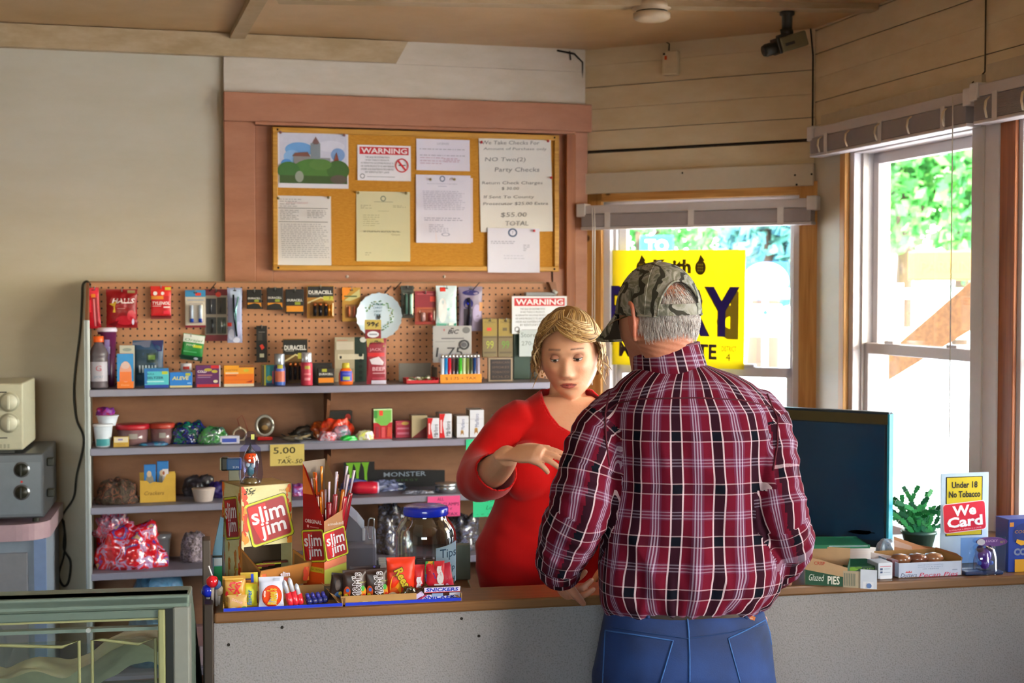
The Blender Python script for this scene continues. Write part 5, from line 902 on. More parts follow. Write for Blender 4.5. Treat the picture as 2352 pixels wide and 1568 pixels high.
def knob(b, x, z, r, m1, m2, y=0):
    b.lathe([(r*1.25, 0), (r*1.25, .004)], m2, 24, (x, y, z), 'y'); b.lathe([(r, .004), (r*.92, .02), (0.001, .021)], m1, 24, (x, y, z), 'y', cap=False); b.box(x-r*.14, x+r*.14, y-.026, y-.018, z-r*.85, z+r*.85, m1, .001)
zz0 = zc_+.001
u1, z1 = FL.hit(100, 1040, -.03); H = z1-zz0; root = empty('steel_appliance', FL.P(u1-.3, -.03, zz0), FL.a, 'steel countertop appliance with two black dials', 'appliance'); ms = M('#64686e', .35, .6, var=.08)
b = MB(); b.box(-.3, .3, 0, .4, .015, H, ms, .006); b.box(-.29, .29, -.002, 0, .03, H-.03, M('#70757c', .35, .5)); 
for x in (-.27, .27): b.cyl((x, .03, 0), .012, .016, m_dk)
b.build('housing', root)
for k, py in enumerate((1078, 1130)):
    uu, zz = FL.hit(50, py, -.03); b = MB(); knob(b, uu-(u1-.3), zz-zz0, .021, m_dk, M('#8a8e92', .3, .7)); b.build('dial', root)
b = MB(); uu, zz = FL.hit(50, 1106, -.03); b.cyl((uu-(u1-.3), -.001, zz-zz0), .004, .003, M('#c02018', .3), 'y', 10); b.build('indicator_light', root)
for py in (1062, 1133): b = MB(); zz = zat(FL, 100, py, -.1)-zz0; b.box(.3, .325, .08, .11, zz-.014, zz+.014, m_dk, .004); b.build('side_bumper', root)
za = z1+.001; u1, z1 = FL.hit(52, 880, -.02); H = z1-za; root = empty('white_appliance', FL.P(u1-.25, -.02, za), FL.a, 'cream countertop appliance with two dials, stacked on the steel one', 'appliance'); mw_ = M('#c9c6ac', .4)
b = MB(); b.box(-.25, .25, 0, .34, .012, H, mw_, .005); b.box(-.22, .22, .02, .3, 0, .012, m_dk); b.box(.16, .2, -.001, 0, H*.87, H*.885, m_dk); b.box(.16, .2, -.001, 0, H*.22, H*.235, m_dk)
for k in range(6): b.box(.14+.012*k, .147+.012*k, -.001, 0, H*.08, H*.14, M('#a8a68e', .5))
b.build('housing', root)
for py in (923, 971): uu, zz = FL.hit(21, py, -.02); b = MB(); knob(b, uu-(u1-.25), zz-za, .026, M('#d4d2bc', .35), M('#b4b29a', .4)); b.build('dial', root)
# black cord
b = MB(); wv = .02; P_ = lambda px, py, w=.02: (FA.U(px, w), -w, zat(FA, px, py, w))
pts = [P_(209, 655), P_(200, 646), P_(190, 655), P_(188, 690), P_(183, 760), P_(168, 880), P_(172, 960), P_(189, 1010), P_(172, 1090), P_(165, 1140), P_(145, 1172), P_(122, 1205)]
def smoothpts(ps, k=6):
    out = []; ps = [Vector(p) for p in ps]
    for i in range(len(ps)-1):
        a, b_, c, d = ps[max(i-1, 0)], ps[i], ps[i+1], ps[min(i+2, len(ps)-1)]
        for j in range(k):
            t = j/k; out.append(.5*((2*b_)+(c-a)*t+(2*a-5*b_+4*c-d)*t*t+(3*b_-a-3*c+d)*t**3))
    return out+[ps[-1]]
b.tube(smoothpts(pts), .0045, m_dk, 6); inframe(b, 'power_cord', FA, 'black cord hanging down the wall beside the shelf post', 'cord')
b = MB(); pts = [P_(118, 1165), P_(132, 1180), P_(142, 1215), P_(140, 1260), P_(155, 1290), P_(150, 1335), P_(138, 1345), P_(128, 1320), P_(140, 1275), P_(144, 1240), P_(140, 1195)]
b.tube(smoothpts(pts), .0045, m_dk, 6); inframe(b, 'power_cord', FA, 'black cord looped low beside the steel appliance', 'cord')
# display case in the lower left corner
FD = Frame(-1.07, 2.85, 9); ztop = zat(FD, 200, 1372, 0); u1 = FD.U(430); u0 = FD.U(-120); uc_ = (u0+u1)/2; mg_ = M('#6f7f74', .35, .35, var=.08); mg2 = M('#8a8c60', .45); L = (u1-u0)/2
root = empty('display_case', FD.P(uc_, 0, 0), FD.a, 'green grey framed glass display case in the lower left corner', 'display case')
b = MB(); b.box(-L, L, 0, .09, ztop-.022, ztop, mg_, .004); b.add([(-L, .08, ztop-.004), (L, .08, ztop-.004), (L, .4, ztop-.27), (-L, .4, ztop-.27)], [(0, 1, 2, 3)], glassmat('case glass top', (.85, .9, .82, 1), .1, .05)); b.box(-L, L, 0, .05, ztop-.03, ztop, mg_, .006); b.build('top_frame', root)
b = MB(); b.box(L-.034, L, -.004, .05, 0, ztop-.025, M('#7a7c74', .4), .004); b.box(L-.05, L-.034, .01, .05, 0, ztop-.03, m_dk); b.box(L-.064, L-.05, -.002, .03, .0, ztop-.03, mg2, .003); b.build('corner_post', root)
b = MB(); b.box(-L, L-.05, .004, .03, ztop-.048, ztop-.03, M('#5a6a60', .4), .003); b.box(-L, L-.065, .006, .03, ztop-.052, ztop-.048, mg2); b.box(-L, L-.065, .015, .035, ztop-.075, ztop-.068, mg_); b.build('front_rail', root)
ug = FD.U(180)-uc_
for a, c in ((-L, ug-.004), (ug+.006, L-.066)):
    b = MB(); zz = ztop-.095; r = .008; b.tube([(a+.01, .03, .3), (a+.01, .03, zz), (a+.03, .03, zz), (c-.04, .03, zz-.012), (c-.006, .03, zz), (c-.006, .03, .3)], .0035, mg2, 6); s = b.build('sliding_door_frame', root)
    b = MB(); b.box(a+.01, c-.008, .03, .033, .3, zz, glassmat('case glass', (.9, .93, .84, 1), .12, .05)); b.build('glass_pane', s)
b = MB(); b.prism([(0,0)]*0 or [(-L, 0), (-L+.02, 0), (-L+.02, ztop-.3), (-L, ztop-.3)], 0, .4, mg_); b.add([(L-.03, .05, 0), (L-.03, .4, 0), (L-.03, .4, ztop-.28), (L-.03, .09, ztop-.02), (L-.03, .05, ztop-.02)]+[(L, .05, 0), (L, .4, 0), (L, .4, ztop-.28), (L, .09, ztop-.02), (L, .05, ztop-.02)], [(4, 3, 2, 1, 0), (5, 6, 7, 8, 9), (1, 2, 7, 6), (0, 5, 9, 4), (3, 4, 9, 8)], mg_); b.box(-L, L, .38, .4, 0, ztop-.28, M('#4a5040', .6)); b.box(-L, L, .0, .38, .0, .3, mg_); b.build('case_body', root)
for k, px in enumerate((195,)):
    uu = FD.U(196)-uc_; b = MB(); b.cyl((uu, .0, ztop-.066), .005, .008, M('#b8beb8', .3, .7), 'y', 10); b.build('screw', root)
u_, W_ = loc_of(FD, 196, 372, -.06)
b = MB(); nn = 24; zFz = zat(FD, 200, 1545, -.08)-.03
def fz_(i, j):
    x = -L+.03+(2*L-.09)*i; y = .06+.26*j; h = (zFz if y < .2 else zFz-.9*(y-.2))+.075*math.exp(-((x-(L-.12))/.1)**2)+.02*math.exp(-((x+.1)/.05)**2)+.012*noise.noise(Vector((x*22, y*22, 3))); return (x, y, h+.02)
b.grid(fz_, nn*2, nn, M('#dcdecb', .7, bump=.3)); g = lambda x: 0
b.box(-L+.03, L-.06, 0.06, .34, .3, .46, M('#8c9080', .7)); o = b.build('frosted_goods', loc=FD.P(uc_, 0, 0), rz=FD.a); recenter(o); tag(o, 'pale frosted packages heaped inside the lower left display case', 'frozen goods'); o['kind'] = 'stuff'
# ================================================================= COUNTER
ZK = .92
kl, kr = FK.U(470), 2.24
kn0, kn1 = FK.U(1082), FK.U(1770)
root = empty('shop_counter', FK.P((kl+kr)/2, 0, 0), FK.a, 'long shop counter with speckled grey front and brown wooden edge', 'counter'); kc = (kl+kr)/2
m_front, _n, _b = newmat('speckled laminate')
tc = N(_n, 'ShaderNodeTexCoord'); nz = N(_n, 'ShaderNodeTexNoise'); nz.inputs['Scale'].default_value = 260; nz.inputs['Detail'].default_value = 4
_n.links.new(tc.outputs['Object'], nz.inputs[0]); cr = N(_n, 'ShaderNodeValToRGB'); cr.color_ramp.elements[0].position = .3; cr.color_ramp.elements[1].position = .5
cr.color_ramp.elements[0].color = lin('#6a6664'); cr.color_ramp.elements[1].color = lin('#817d7e'); _n.links.new(nz.outputs[0], cr.inputs[0]); _n.links.new(cr.outputs[0], _b.inputs[0]); _b.inputs['Roughness'].default_value = .55
bp = N(_n, 'ShaderNodeBump'); bp.inputs['Strength'].default_value = .5; bp.inputs['Distance'].default_value = .002; _n.links.new(nz.outputs[0], bp.inputs['Height']); _n.links.new(bp.outputs[0], _b.inputs['Normal'])
m_kt = woodmat('counter wood', '#5c3e22', '#7f5833', 4, .35, axis='X')
b = MB(); b.box(FK.U(486)-kc, kr-kc, .012, .03, 0, ZK-.024, m_front)
for px, py in ((525, 1480), (1060, 1420), (648, 1440), (1100, 1460)): u, z = FK.hit(px, py, -.012); b.cyl((u-kc, .0125, z), .0035, .002, m_gap, 'y', 8)
b.build('front_panel', root)
b = MB(); b.box(FK.U(486)-kc, kr-kc, 0, .15, ZK-.024, ZK, m_kt, .005); b.box(FK.U(486)-kc, kn0-kc, .145, .44, ZK-.024, ZK-.0005, m_kt, .003); b.box(kn1-kc, kr-kc, .145, .62, ZK-.024, ZK-.0005, m_kt, .003)
b.build('counter_top', root)
b = MB(); zs = zat(FK, 475, 1258, -.1); b.box(FK.U(462)-kc, FK.U(486)-kc-.001, .0, .2, 0, ZK+.02, M('#2e241c', .5), .003); b.box(FK.U(460, -.18)-kc, FK.U(480, -.18)-kc, .2, .26, 0, zs, M('#4a4038', .5), .003); b.build('end_board', root)
b = MB(); b.box(FK.U(486)-kc+.01, kr-kc, .03, .15, 0, ZK-.03, M('#4a3426', .6)); b.box(kn1-kc, kr-kc, .15, .6, 0, ZK-.03, M('#4a3426', .6)); b.box(FK.U(486)-kc+.01, kn0-kc, .15, .42, 0, ZK-.03, M('#4a3426', .6)); b.build('cabinet_body', root)
KS = dict(fr=FK, z=ZK)
# candy tray -------------------------------------------------------------
m_kraft = M('#a8804c', .7, bump=.2); m_blue = M('#1c36c0', .35)
def tray(x0, x1, label, hb=.018):
    u0, u1 = FK.U(x0, -.004), FK.U(x1, -.004); W = u1-u0; r = empty('candy_tray', FK.P((u0+u1)/2, -.004, ZK+.0005), FK.a, label, 'tray')
    b = MB(); b.box(-W/2, W/2, 0, .11, 0, .0015, m_kraft); b.box(-W/2, W/2, 0, .0015, 0, .008, m_blue); b.box(-W/2, W/2, .1085, .11, 0, .03, m_kraft)
    b.box(-W/2, -W/2+.0015, 0, .11, 0, hb, m_kraft); b.box(W/2-.0015, W/2, 0, .11, 0, hb, m_kraft); b.build('cardboard_tray', r)
    b = MB(); b.add([(W/2-.001, .0, .006), (W/2-.001, .11, .006), (W/2-.04, .11, .035), (W/2-.012, .0, .01)], [(0, 1, 2, 3), (3, 2, 1, 0)], m_kraft); b.build('side_flap', r); return r
tray(508, 785, 'left cardboard candy tray with blue edge on the counter'); tray(790, 1060, 'right cardboard candy tray with blue edge on the counter')
def cst(name, label, x0, x1, yt, w, D, col, prints, kind='bag', cat='candy', **k): return stand(name, label, cat, x0, x1, yt, None, w, D, col, prints, kind, fr=FK, z=k.pop('z', ZK+.002), **k)
cst('candy_bar', 'gold wrapped chocolate bar packet with red letters, front of the left tray', 506, 560, 1322, -.03, .02, '#b8862a', [('t', 'TWIX', .45, .62, .3, '#c81c2c', .8, dict(bold=.04, rot=R(65))), ('p', [(.5, .36), (.8, .44), (.85, .85), (.55, .8)], '#d8c8b0'), ('t', 'X', .62, .6, .26, '#c81c2c', .36, dict(bold=.06, slant=.2)), ('r', .1, .9, .9, .93, '#e0b860'), ('e', .3, .3, .2, .1, '#8a6018'), ('r', .02, .1, .12, .9, '#6a4810')], seed=41)
cst('hard_candy_bag', 'small pink and gold candy bag at the foot of the gold bar', 518, 563, 1366, -.016, .016, '#c8a060', [('p', [(.1, .6), (.5, 1), (.95, .5), (.6, .2)], '#d83050'), ('t', 'SOUR', .5, .6, .16, '#e8b0b8', .6, dict(rot=R(-25))), ('e', .6, .15, .12, .1, '#e88a20'), ('e', .85, .15, .12, .1, '#5a8a3a'), ('e', .3, .12, .16, .08, '#e8d8c0')], seed=42)
cst('candy_bar', 'yellow candy bar with blue vertical letters in the left tray', 552, 586, 1338, -.045, .018, '#c8c02a', [('p', [(0, .8), (1, .7), (1, 1), (0, 1)], '#d8a020'), ('t', 'finger', .52, .42, .34, '#2060b8', .9, dict(rot=R(90)))][:1]+[('r', .2, .1, .75, .75, '#c0c838')], seed=43, extra=lambda o, W, H: (lambda b: (setattr(b, 'T', Matrix.Translation((W*.02, -.012, H*.42)) @ Matrix.Rotation(R(-90), 4, 'Y')), b.text('finger', 0, 0, 0, W*.42, M('#1f63b0', .4), H*.66, bold=.03), b.build('lettering', o)))(MB()))
cst('candy_bar', 'purple and yellow candy bar standing behind the yellow one', 548, 588, 1314, -.07, .016, '#4a2a4a', [('r', 0, .82, 1, 1, '#c8a83a'), ('r', .1, .55, .9, .78, '#c87a20'), ('r', .76, .4, 1, 1, '#c8c030'), ('r', .6, .4, .76, .95, '#2848c0'), ('r', 0, .5, .5, .56, '#2a60b0')], seed=44)
cst('peanut_cup_pack', 'white candy packet with orange oval in the left tray', 590, 648, 1324, -.03, .016, '#c8cce0', [('e', .52, .36, .4, .38, '#c83018'), ('e', .52, .36, .37, .35, '#e04818'), ('r', .6, .86, .84, .95, '#b0b8cc')], seed=45, extra=lambda o, W, H: (lambda b: (setattr(b, 'T', Matrix.Translation((W*.02, -.011, H*.36)) @ Matrix.Rotation(R(-90), 4, 'Y')), b.text("Reese's", 0, 0, 0, W*.4, M('#d8b02a', .4), H*.56, bold=.04, slant=.2), b.text("white", H*.1, W*.3, 0, W*.1, M('#f0e8e0', .4), H*.22, bold=.03), b.build('lettering', o)))(MB()))
def gumtube(label, xa, ya, xb, yb, col, w, cat='candy', r=.0075, top='#c8ccd8'):
    p, q = FK.hit(xa, ya, w), FK.hit(xb, yb, w); b = MB(); P = lambda t: (p[0]+(q[0]-p[0])*t, -w, p[1]+(q[1]-p[1])*t)
    b.tube([P(0), P(.08), P(.5)], [r*.8, r, r], M(col, .25, coat=.5), 8); b.tube([P(.5), P(.9), P(1)], [r, r*.9, r*.3], M(top, .15, .2), 8, flat=.7)
    o = b.build('candy_tube', loc=FK.o.copy(), rz=FK.a); recenter(o); o.location.z = max(o.location.z, ZK+.002); tag(o, label, cat, 'candy tubes in the left tray')
for k, (a, b_, c, d) in enumerate(((668, 1394, 652, 1336), (680, 1393, 664, 1331), (692, 1392, 680, 1345))): gumtube(('leftmost', 'middle', 'rightmost')[k]+' of three red candy tubes with silvery wrapper ends', a, b_, c, d, '#d82838', -.03-.004*k)
for k in range(4): gumtube(('first', 'second', 'third', 'fourth')[k]+' from the left of four dark blue candy tubes', 712+12*k, 1391-k, 704+12*k, 1366-k, '#20286e', -.035-.003*k, top='#3a3a90')
b = MB(); u, W = loc_of(FK, 742, 765, -.08); b.box(-W/2, W/2, 0, .01, 0, .03, M('#50402c', .4), .001); o = b.build('small_packet', loc=FK.P(u, -.08, ZK+.002), rz=FK.a); tag(o, 'small dark packet at the back of the left tray', 'packet')
# lollipops at the left end
for k, (px, py, col, lab, r) in enumerate(((488, 1335, '#d01c2a', 'red wrapped lollipop with white stick at the counter end', .014), (478, 1356, '#1c30d0', 'shiny blue wrapped candy at the counter end', .015), (497, 1342, '#6a90d8', 'light blue wrapped candy beside the red lollipop', .011), (502, 1356, '#c8b8a0', 'pale wrapped candy next to the gold bar', .012))):
    u, z = FK.hit(px, py, -.05-.01*k); b = MB(); rr = random.Random(k); vs_ = len(b.v); b.ball((0, 0, 0), r, M(col, .15, coat=.7), n=12, m=8)
    b.v = [(x*(1+.18*noise.noise(Vector((x*120, y*120, z_*120+k)))), y, z_*(1+.15*noise.noise(Vector((y*150, x*150, z_*90))))) for x, y, z_ in b.v]
    if k == 0: b.tube([(0, 0, .01), (-.008, 0, .035)], .0018, M('#e0dcdc', .4), 6)
    b.tube([(0, 0, -r*.8), (0, .0, -(z-ZK-.001))], [.005, .003], M('#c8c0b8', .4), 6) if z-ZK-.002 > r else None
    o = b.build('lollipop' if k == 0 else 'wrapped_candy', loc=FK.P(u, -.05-.01*k, z), rz=FK.a); recenter(o); tag(o, lab, 'candy')
# chocolate candy bags -------------------------------------------------------------
def mm(label, x0, x1, yt, w, seed, tilt=0, txt=True):
    def ex(o, W, H):
        b = MB(); b.T = Matrix.Translation((W*.08, -.0125, H*.52)) @ Matrix.Rotation(R(-90), 4, 'Y'); b.text("M&M's", 0, 0, 0, W*.42, M('#d8d4d8', .35), H*.86, bold=.05); b.T = Matrix.Translation((W*.08, -.0128, H*.52)) @ Matrix.Rotation(R(-90), 4, 'Y'); b.text("M&M's", 0, 0, 0, W*.36, M('#3a241c', .35), H*.82, bold=-.005); b.build('lettering', o)
    rr = random.Random(seed); P = [('e', .18, .3, .14, .2, '#c85020'), ('e', .88, .3, .12, .18, '#c88a20'), ('e', .85, .42, .09, .09, '#3a9a3a'), ('e', .14, .2, .08, .07, '#c8b020'), ('e', .9, .18, .08, .07, '#c83a20'), ('e', .2, .38, .07, .06, '#3a6ac0')]
    o = cst('chocolate_candy_bag', label, x0, x1, yt, w, .022, '#38231c', P+([('t', 'PEANUT', .86, .62, .04, '#a8a84a', .3)] if txt else []), seed=seed, tilt=tilt, extra=ex, group='brown chocolate candy bags'); return o
mm('brown chocolate candy bag, middle one of the brown row', 784, 838, 1308, -.045, 51)
mm('brown chocolate candy bag, right one of the brown row', 838, 890, 1306, -.05, 52, 3)
cst('chocolate_candy_bag', 'brown chocolate candy bag at the left end of the row, half hidden', 750, 792, 1316, -.06, .022, '#2c1c18', [('e', .5, .2, .2, .16, '#3a5a8a'), ('e', .6, .3, .1, .08, '#b8a030'), ('e', .4, .6, .14, .2, '#4a3428')], seed=53, tilt=-8, group='brown chocolate candy bags')
cst('chocolate_candy_bag', 'brown bag edge showing above the row of brown bags', 800, 872, 1299, -.085, .02, '#2e1d20', [('e', .8, .96, .04, .03, '#5a50c0')], seed=54, group='brown chocolate candy bags')
cst('peanut_candy_bag', 'bright orange red candy bag with yellow slanted letters', 886, 952, 1279, -.05, .024, '#e03410', [('e', .3, .3, .2, .3, '#d88a18'), ('e', .25, .18, .14, .12, '#c8501a'), ('e', .2, .1, .16, .08, '#e0c8a0')], seed=55, extra=lambda o, W, H: (lambda b: (setattr(b, 'T', Matrix.Translation((W*.12, -.014, H*.42)) @ Matrix.Rotation(R(62), 4, 'Y')), b.text("Reese's", 0, 0, 0, W*.36, M('#4a3020', .35), H*.78, bold=.07, slant=.1), b.text("Reese's", 0, 0, -.0006, W*.32, M('#c8b02a', .35), H*.75, bold=.03, slant=.1), b.build('lettering', o)))(MB()))
cst('fruit_candy_bag', 'red candy bag with white vertical letters beside the orange one', 948, 974, 1296, -.055, .02, '#c81c24', [('p', [(.0, 0), (1, 0), (1, .2), (.3, .3)], '#c8306a')], seed=56, extra=lambda o, W, H: (lambda b: (setattr(b, 'T', Matrix.Translation((0, -.012, H*.45)) @ Matrix.Rotation(R(-90), 4, 'Y')), b.text("ss", 0, 0, 0, W*.62, M('#d8d0dc', .35), H*.42, bold=.06), b.build('lettering', o)))(MB()))
cst('fruit_candy_bag', 'red rainbow candy bag with big white vertical letters', 976, 1020, 1288, -.045, .022, '#c8182c', [('p', [(0, .55), (0, 1), (.45, 1), (.4, .7)], '#3a9a4a'), ('p', [(0, .8), (.15, 1), (.4, 1), (.2, .75)], '#d8a020'), ('p', [(0, .45), (.5, .55), (.4, .7), (0, .65)], '#2a50b8'), ('p', [(0, 0), (.3, .0), (.3, .35), (0, .3)], '#d86a20')], seed=57, extra=lambda o, W, H: (lambda b: (setattr(b, 'T', Matrix.Translation((W*.16, -.013, H*.48)) @ Matrix.Rotation(R(-90), 4, 'Y')), b.text("tles", 0, 0, 0, W*.5, M('#dcd4d8', .35), H*.84, bold=.06), b.build('lettering', o)))(MB()))
cst('fruit_candy_bag', 'pink and white crumpled candy bag tip at the right of the row', 1012, 1046, 1292, -.06, .02, '#c0183a', [('p', [(.1, .1), (.6, .55), (.9, .2), (.7, 0)], '#d8c8e8'), ('e', .5, .25, .16, .16, '#d8b0d0')], seed=58, tilt=10)
# candy bars lying
for k, (x0, x1, y0, y1, lab, rz) in enumerate(((968, 1058, 1344, 1358, 'top candy bar of the brown and blue stack', 0), (985, 1060, 1357, 1369, 'candy bar turned over, second from the top of the stack', 0), (962, 1058, 1367, 1382, 'lowest candy bar of the brown and blue stack', 0), (942, 985, 1350, 1376, 'candy bar slanting out of the stack to the left', 30))):
    w = -.022-.004*k; u, W = loc_of(FK, x0, x1, w); zz = zat(FK, (x0+x1)/2, y1, w); H = zat(FK, (x0+x1)/2, y0, w)-zz
    b = MB(); b.tube([(-W/2, 0, H*.5), (-W/2+.008, 0, H*.5), (0, 0, H*.5), (W/2-.008, 0, H*.5), (W/2, 0, H*.5)], [H*.25, H*.52, H*.55, H*.52, H*.25], M('#3c2018', .3, coat=.4), 10, flat=1.0, up=(0, 1, 0))
    if k != 1 and k != 3: b.box(-W*.46, W*.46, -H*.62, -H*.5, H*.08, H*.85, M('#d8d0e8', .35), .001); b.text('SNICKERS', 0, H*.46, -H*.63, H*.6, M('#2438b0', .35), W*.84, bold=.04, slant=.15); b.box(-W*.46, W*.46, -H*.63, -H*.5, H*.0, H*.08, M('#c82038', .35))
    elif k == 1: b.box(-W*.44, -W*.1, -H*.6, -H*.5, H*.15, H*.8, M('#8aa0c8', .35), .001); b.box(W*.1, W*.44, -H*.6, -H*.5, H*.3, H*.8, M('#c8c8d8', .35), .001)
    else: b.box(-W*.46, W*.3, -H*.54, -H*.45, H*.3, H*.7, M('#c8b8e0', .35), .001); b.box(-W*.3, W*.4, -H*.56, -H*.45, H*.1, H*.25, M('#a82050', .35), .001)
    o = b.build('candy_bar', loc=FK.P(u, w, max(zz, ZK+.002)), rz=FK.a); o.rotation_euler.y = -R(rz); tag(o, lab, 'candy')
for k, (x0, x1, yt, sd, col, lab) in enumerate(((920, 960, 1352, 61, ['#2c2018', '#4a3a20', '#1c1410', '#4a5a20'], 'dark crinkled candy wrapper end in the right tray'), (962, 990, 1346, 62, ['#3a3018', '#5a5020', '#2a2418'], 'olive brown crinkled wrapper beside the lying bars'), (935, 968, 1370, 63, ['#1c2418', '#4a7a4a', '#2a2018'], 'dark wrapper with green spot at the tray front'))):
    lump('candy_wrapper', lab, 'wrapper', x0, x1, yt, None, -.02-.012*k, .025, col, sd, fr=FK, z=ZK+.002, gloss=1, rough=.2, amp=.4)
b = MB(); u, W = loc_of(FK, 780, 955, -.012); b.box(-W/2, W/2, 0, .0015, .001, .02, m_kraft)
for k, (x, c) in enumerate(((-.3, '#d88a20'), (-.18, '#c8b8a0'), (-.05, '#c8c8b0'), (.12, '#d8a020'), (.3, '#d8a020'))): b.box(W*x-.006, W*x+.006, -.0004, 0, .002, .006, M(c, .4))
o = b.build('tray_divider', loc=FK.P(u, -.012, ZK+.002), rz=FK.a); tag(o, 'low brown cardboard strip in front of the brown candy bags', 'cardboard')
# tall stick meat boxes -------------------------------------------------------------
ORG = '#d8581a'
def slim(b, W, H, x, z, w, h, y, tilt=-12):
    """the tilted square logo"""
    T0 = b.T.copy(); b.T = T0 @ Matrix.Translation((x, y, z)) @ Matrix.Rotation(R(tilt), 4, 'Y')
    def rr_(s, col, dy):
        a, c = w*s, h*s; q = min(a, c)*.16; pts = []
        for cx, cz, a0 in ((a-q, c-q, 0), (-a+q, c-q, 90), (-a+q, -c+q, 180), (a-q, -c+q, 270)):
            for k in range(5): an = R(a0+22.5*k); pts.append((cx+q*math.cos(an), cz+q*math.sin(an)))
        b.add([(p, dy, r) for p, r in pts], [tuple(range(len(pts)))], M(col, .4))
    rr_(.56, '#3a3c10', -.0002); rr_(.545, '#c8cc2a', -.0004); rr_(.5, '#8a7a30', -.0006); rr_(.485, '#9c1420', -.0008)
    b.add([(-w*.46, -.001, h*.1), (-w*.46, -.001, h*.46), (w*.0, -.001, h*.46), (-w*.12, -.001, -h*.46), (-w*.3, -.001, -h*.46)], [(0, 1, 2, 3, 4)], M('#cc1c24', .4))
    b.text('slim', 0, h*.2, -.0018, h*.42, M('#d8d4dc', .35), w*.86, bold=.02); b.text('jim', w*.06, -h*.24, -.0018, h*.46, M('#d8d4dc', .35), w*.66, bold=.02); b.T = T0
d_ = Matrix.Rotation(FK.a+R(20), 4, 'Z')
pF = at(555, 1345, 3.27); px_m = .00101
W, D = .127, .115
root = empty('meat_stick_box', (pF.x, pF.y, ZK+.0008), R(33), 'cream and orange meat stick box with open front flap on the counter', 'box'); H = at(560, 1117, 3.28).z-ZK
mcr = paintmat('cream orange print', '#d8cf9c', '#c8bc7c', 6, .4, .05)
def flame(b, x0, x1, z0, z1, n, seed, y=-.0006, cols=('#d8581a', '#c83a14', '#e08a24')):
    rr = random.Random(seed)
    for k in range(n):
        cx = rr.choice((x0+rr.random()*.012, x1-rr.random()*.012)); cz = rr.uniform(z0, z1); r = rr.uniform(.004, .013); pts = []
        for i in range(12): an = i*math.pi/6; q = r*rr.uniform(.5, 1.1); pts.append((min(x1, max(x0, cx+q*math.cos(an)*.8)), y-.00002*k, min(z1, max(z0, cz+q*1.5*math.sin(an)))))
        b.add(pts, [tuple(range(12))], M(rr.choice(cols), .4))
ho = H*.44   # top of the opening
b = MB()
b.box(0, W, 0, .0015, ho, H, mcr); b.box(0, W, 0, .0015, 0, H*.08, mcr); b.box(0, .006, 0, .0015, 0, ho, mcr); b.box(0, .0015, 0, D, 0, H, mcr); b.box(W-.0015, W, 0, D, 0, H, mcr); b.box(0, W, D-.0015, D, 0, H, mcr); b.box(0, W, 0, D, H-.0015, H, M('#b08a48', .5)); b.box(0, W, 0, D, 0, .0015, mcr)
b.box(.002, W-.002, .06, .062, 0, H, M('#3a2a18', .7))
flame(b, 0.001, W-.001, ho, H, 44, 3); slim(b, W, H, W*.54, H*.67, .098, .094, -.001, -13); b.text('35¢', W*.17, H*.945, -.0022, .018, M('#1c1c18', .5), .03, slant=.4); b.text('SMOKED', W*.82, H*.94, -.001, .005, M('#8a6a30', .5), .02)
b.box(W*.9, W*.985, -.0011, -.0009, ho+.01, ho+.03, M('#b02014', .4))
# left side
b.T = Matrix.Rotation(R(-90), 4, 'Z') @ Matrix.Translation((-D, 0, 0)); slim(b, D, H, D*.5, H*.68, .078, .09, -.0005, -10); flame(b, .001, D-.001, 0, H, 54, 9); flame(b, D*.3, D*.75, H*.1, H*.45, 18, 12, cols=('#c8742a', '#c88a3a')); b.T = Matrix.Identity(4)
b.build('carton', root)
b = MB(); fz = H*.16; e = .055   # drawer-like flap that folds out
vs = [(-.0, 0, .012), (W, 0, .012), (W+.012, -e, fz*.55), (.012, -e, fz*.55), (-.002, 0, ho), (W+.002, 0, ho*.85), (W+.02, -e-.012, ho*.66), (.02, -e-.012, ho*.58)]
T_ = .0012
b.add(vs, [(0, 1, 2, 3), (3, 2, 6, 7), (0, 3, 7, 4), (1, 5, 6, 2)], M('#b87838', .5)); b.add([tuple(Vector(v)+Vector((0, T_*1.5, T_))) for v in vs], [(3, 2, 1, 0), (7, 6, 2, 3), (4, 7, 3, 0), (2, 6, 5, 1)], M('#8a6238', .6))
nx = Vector((vs[2][0]-vs[3][0], vs[2][1]-vs[3][1], vs[2][2]-vs[3][2])).normalized()
b.T = Matrix.Translation((W*.5+.016, -e-.0085, ho*.42)); flame(b, -W*.48, W*.48, -.016, .016, 14, 21, y=-.001); b.text('slim', 0, .005, -.003, .012, M('#d8d0dc', .4), .024, bold=.04); b.text('jim', .003, -.008, -.003, .011, M('#c83a40', .4), .018, bold=.04); b.T = Matrix.Identity(4)
b.build('front_flap', root)
for k in range(5):
    b = MB(); x = W*(.2+.13*k); b.box(-.006, .006, -.03, .03, 0, .004, M(['#b8b82a', '#6a2018', '#8a3a1c', '#a8a82a', '#5a2018'][k], .4), .001); o = b.build('meat_stick', loc=Vector((pF.x, pF.y, ZK+ho*.5))+Matrix.Rotation(R(33), 3, 'Z') @ Vector((x, .02, .002*k)), rz=R(33+80)); tag(o, ['yellow green', 'dark red', 'brown', 'olive yellow', 'deep maroon'][k]+' stick wrapper lying in the open front of the cream box', 'meat stick', 'meat sticks in the open flap')
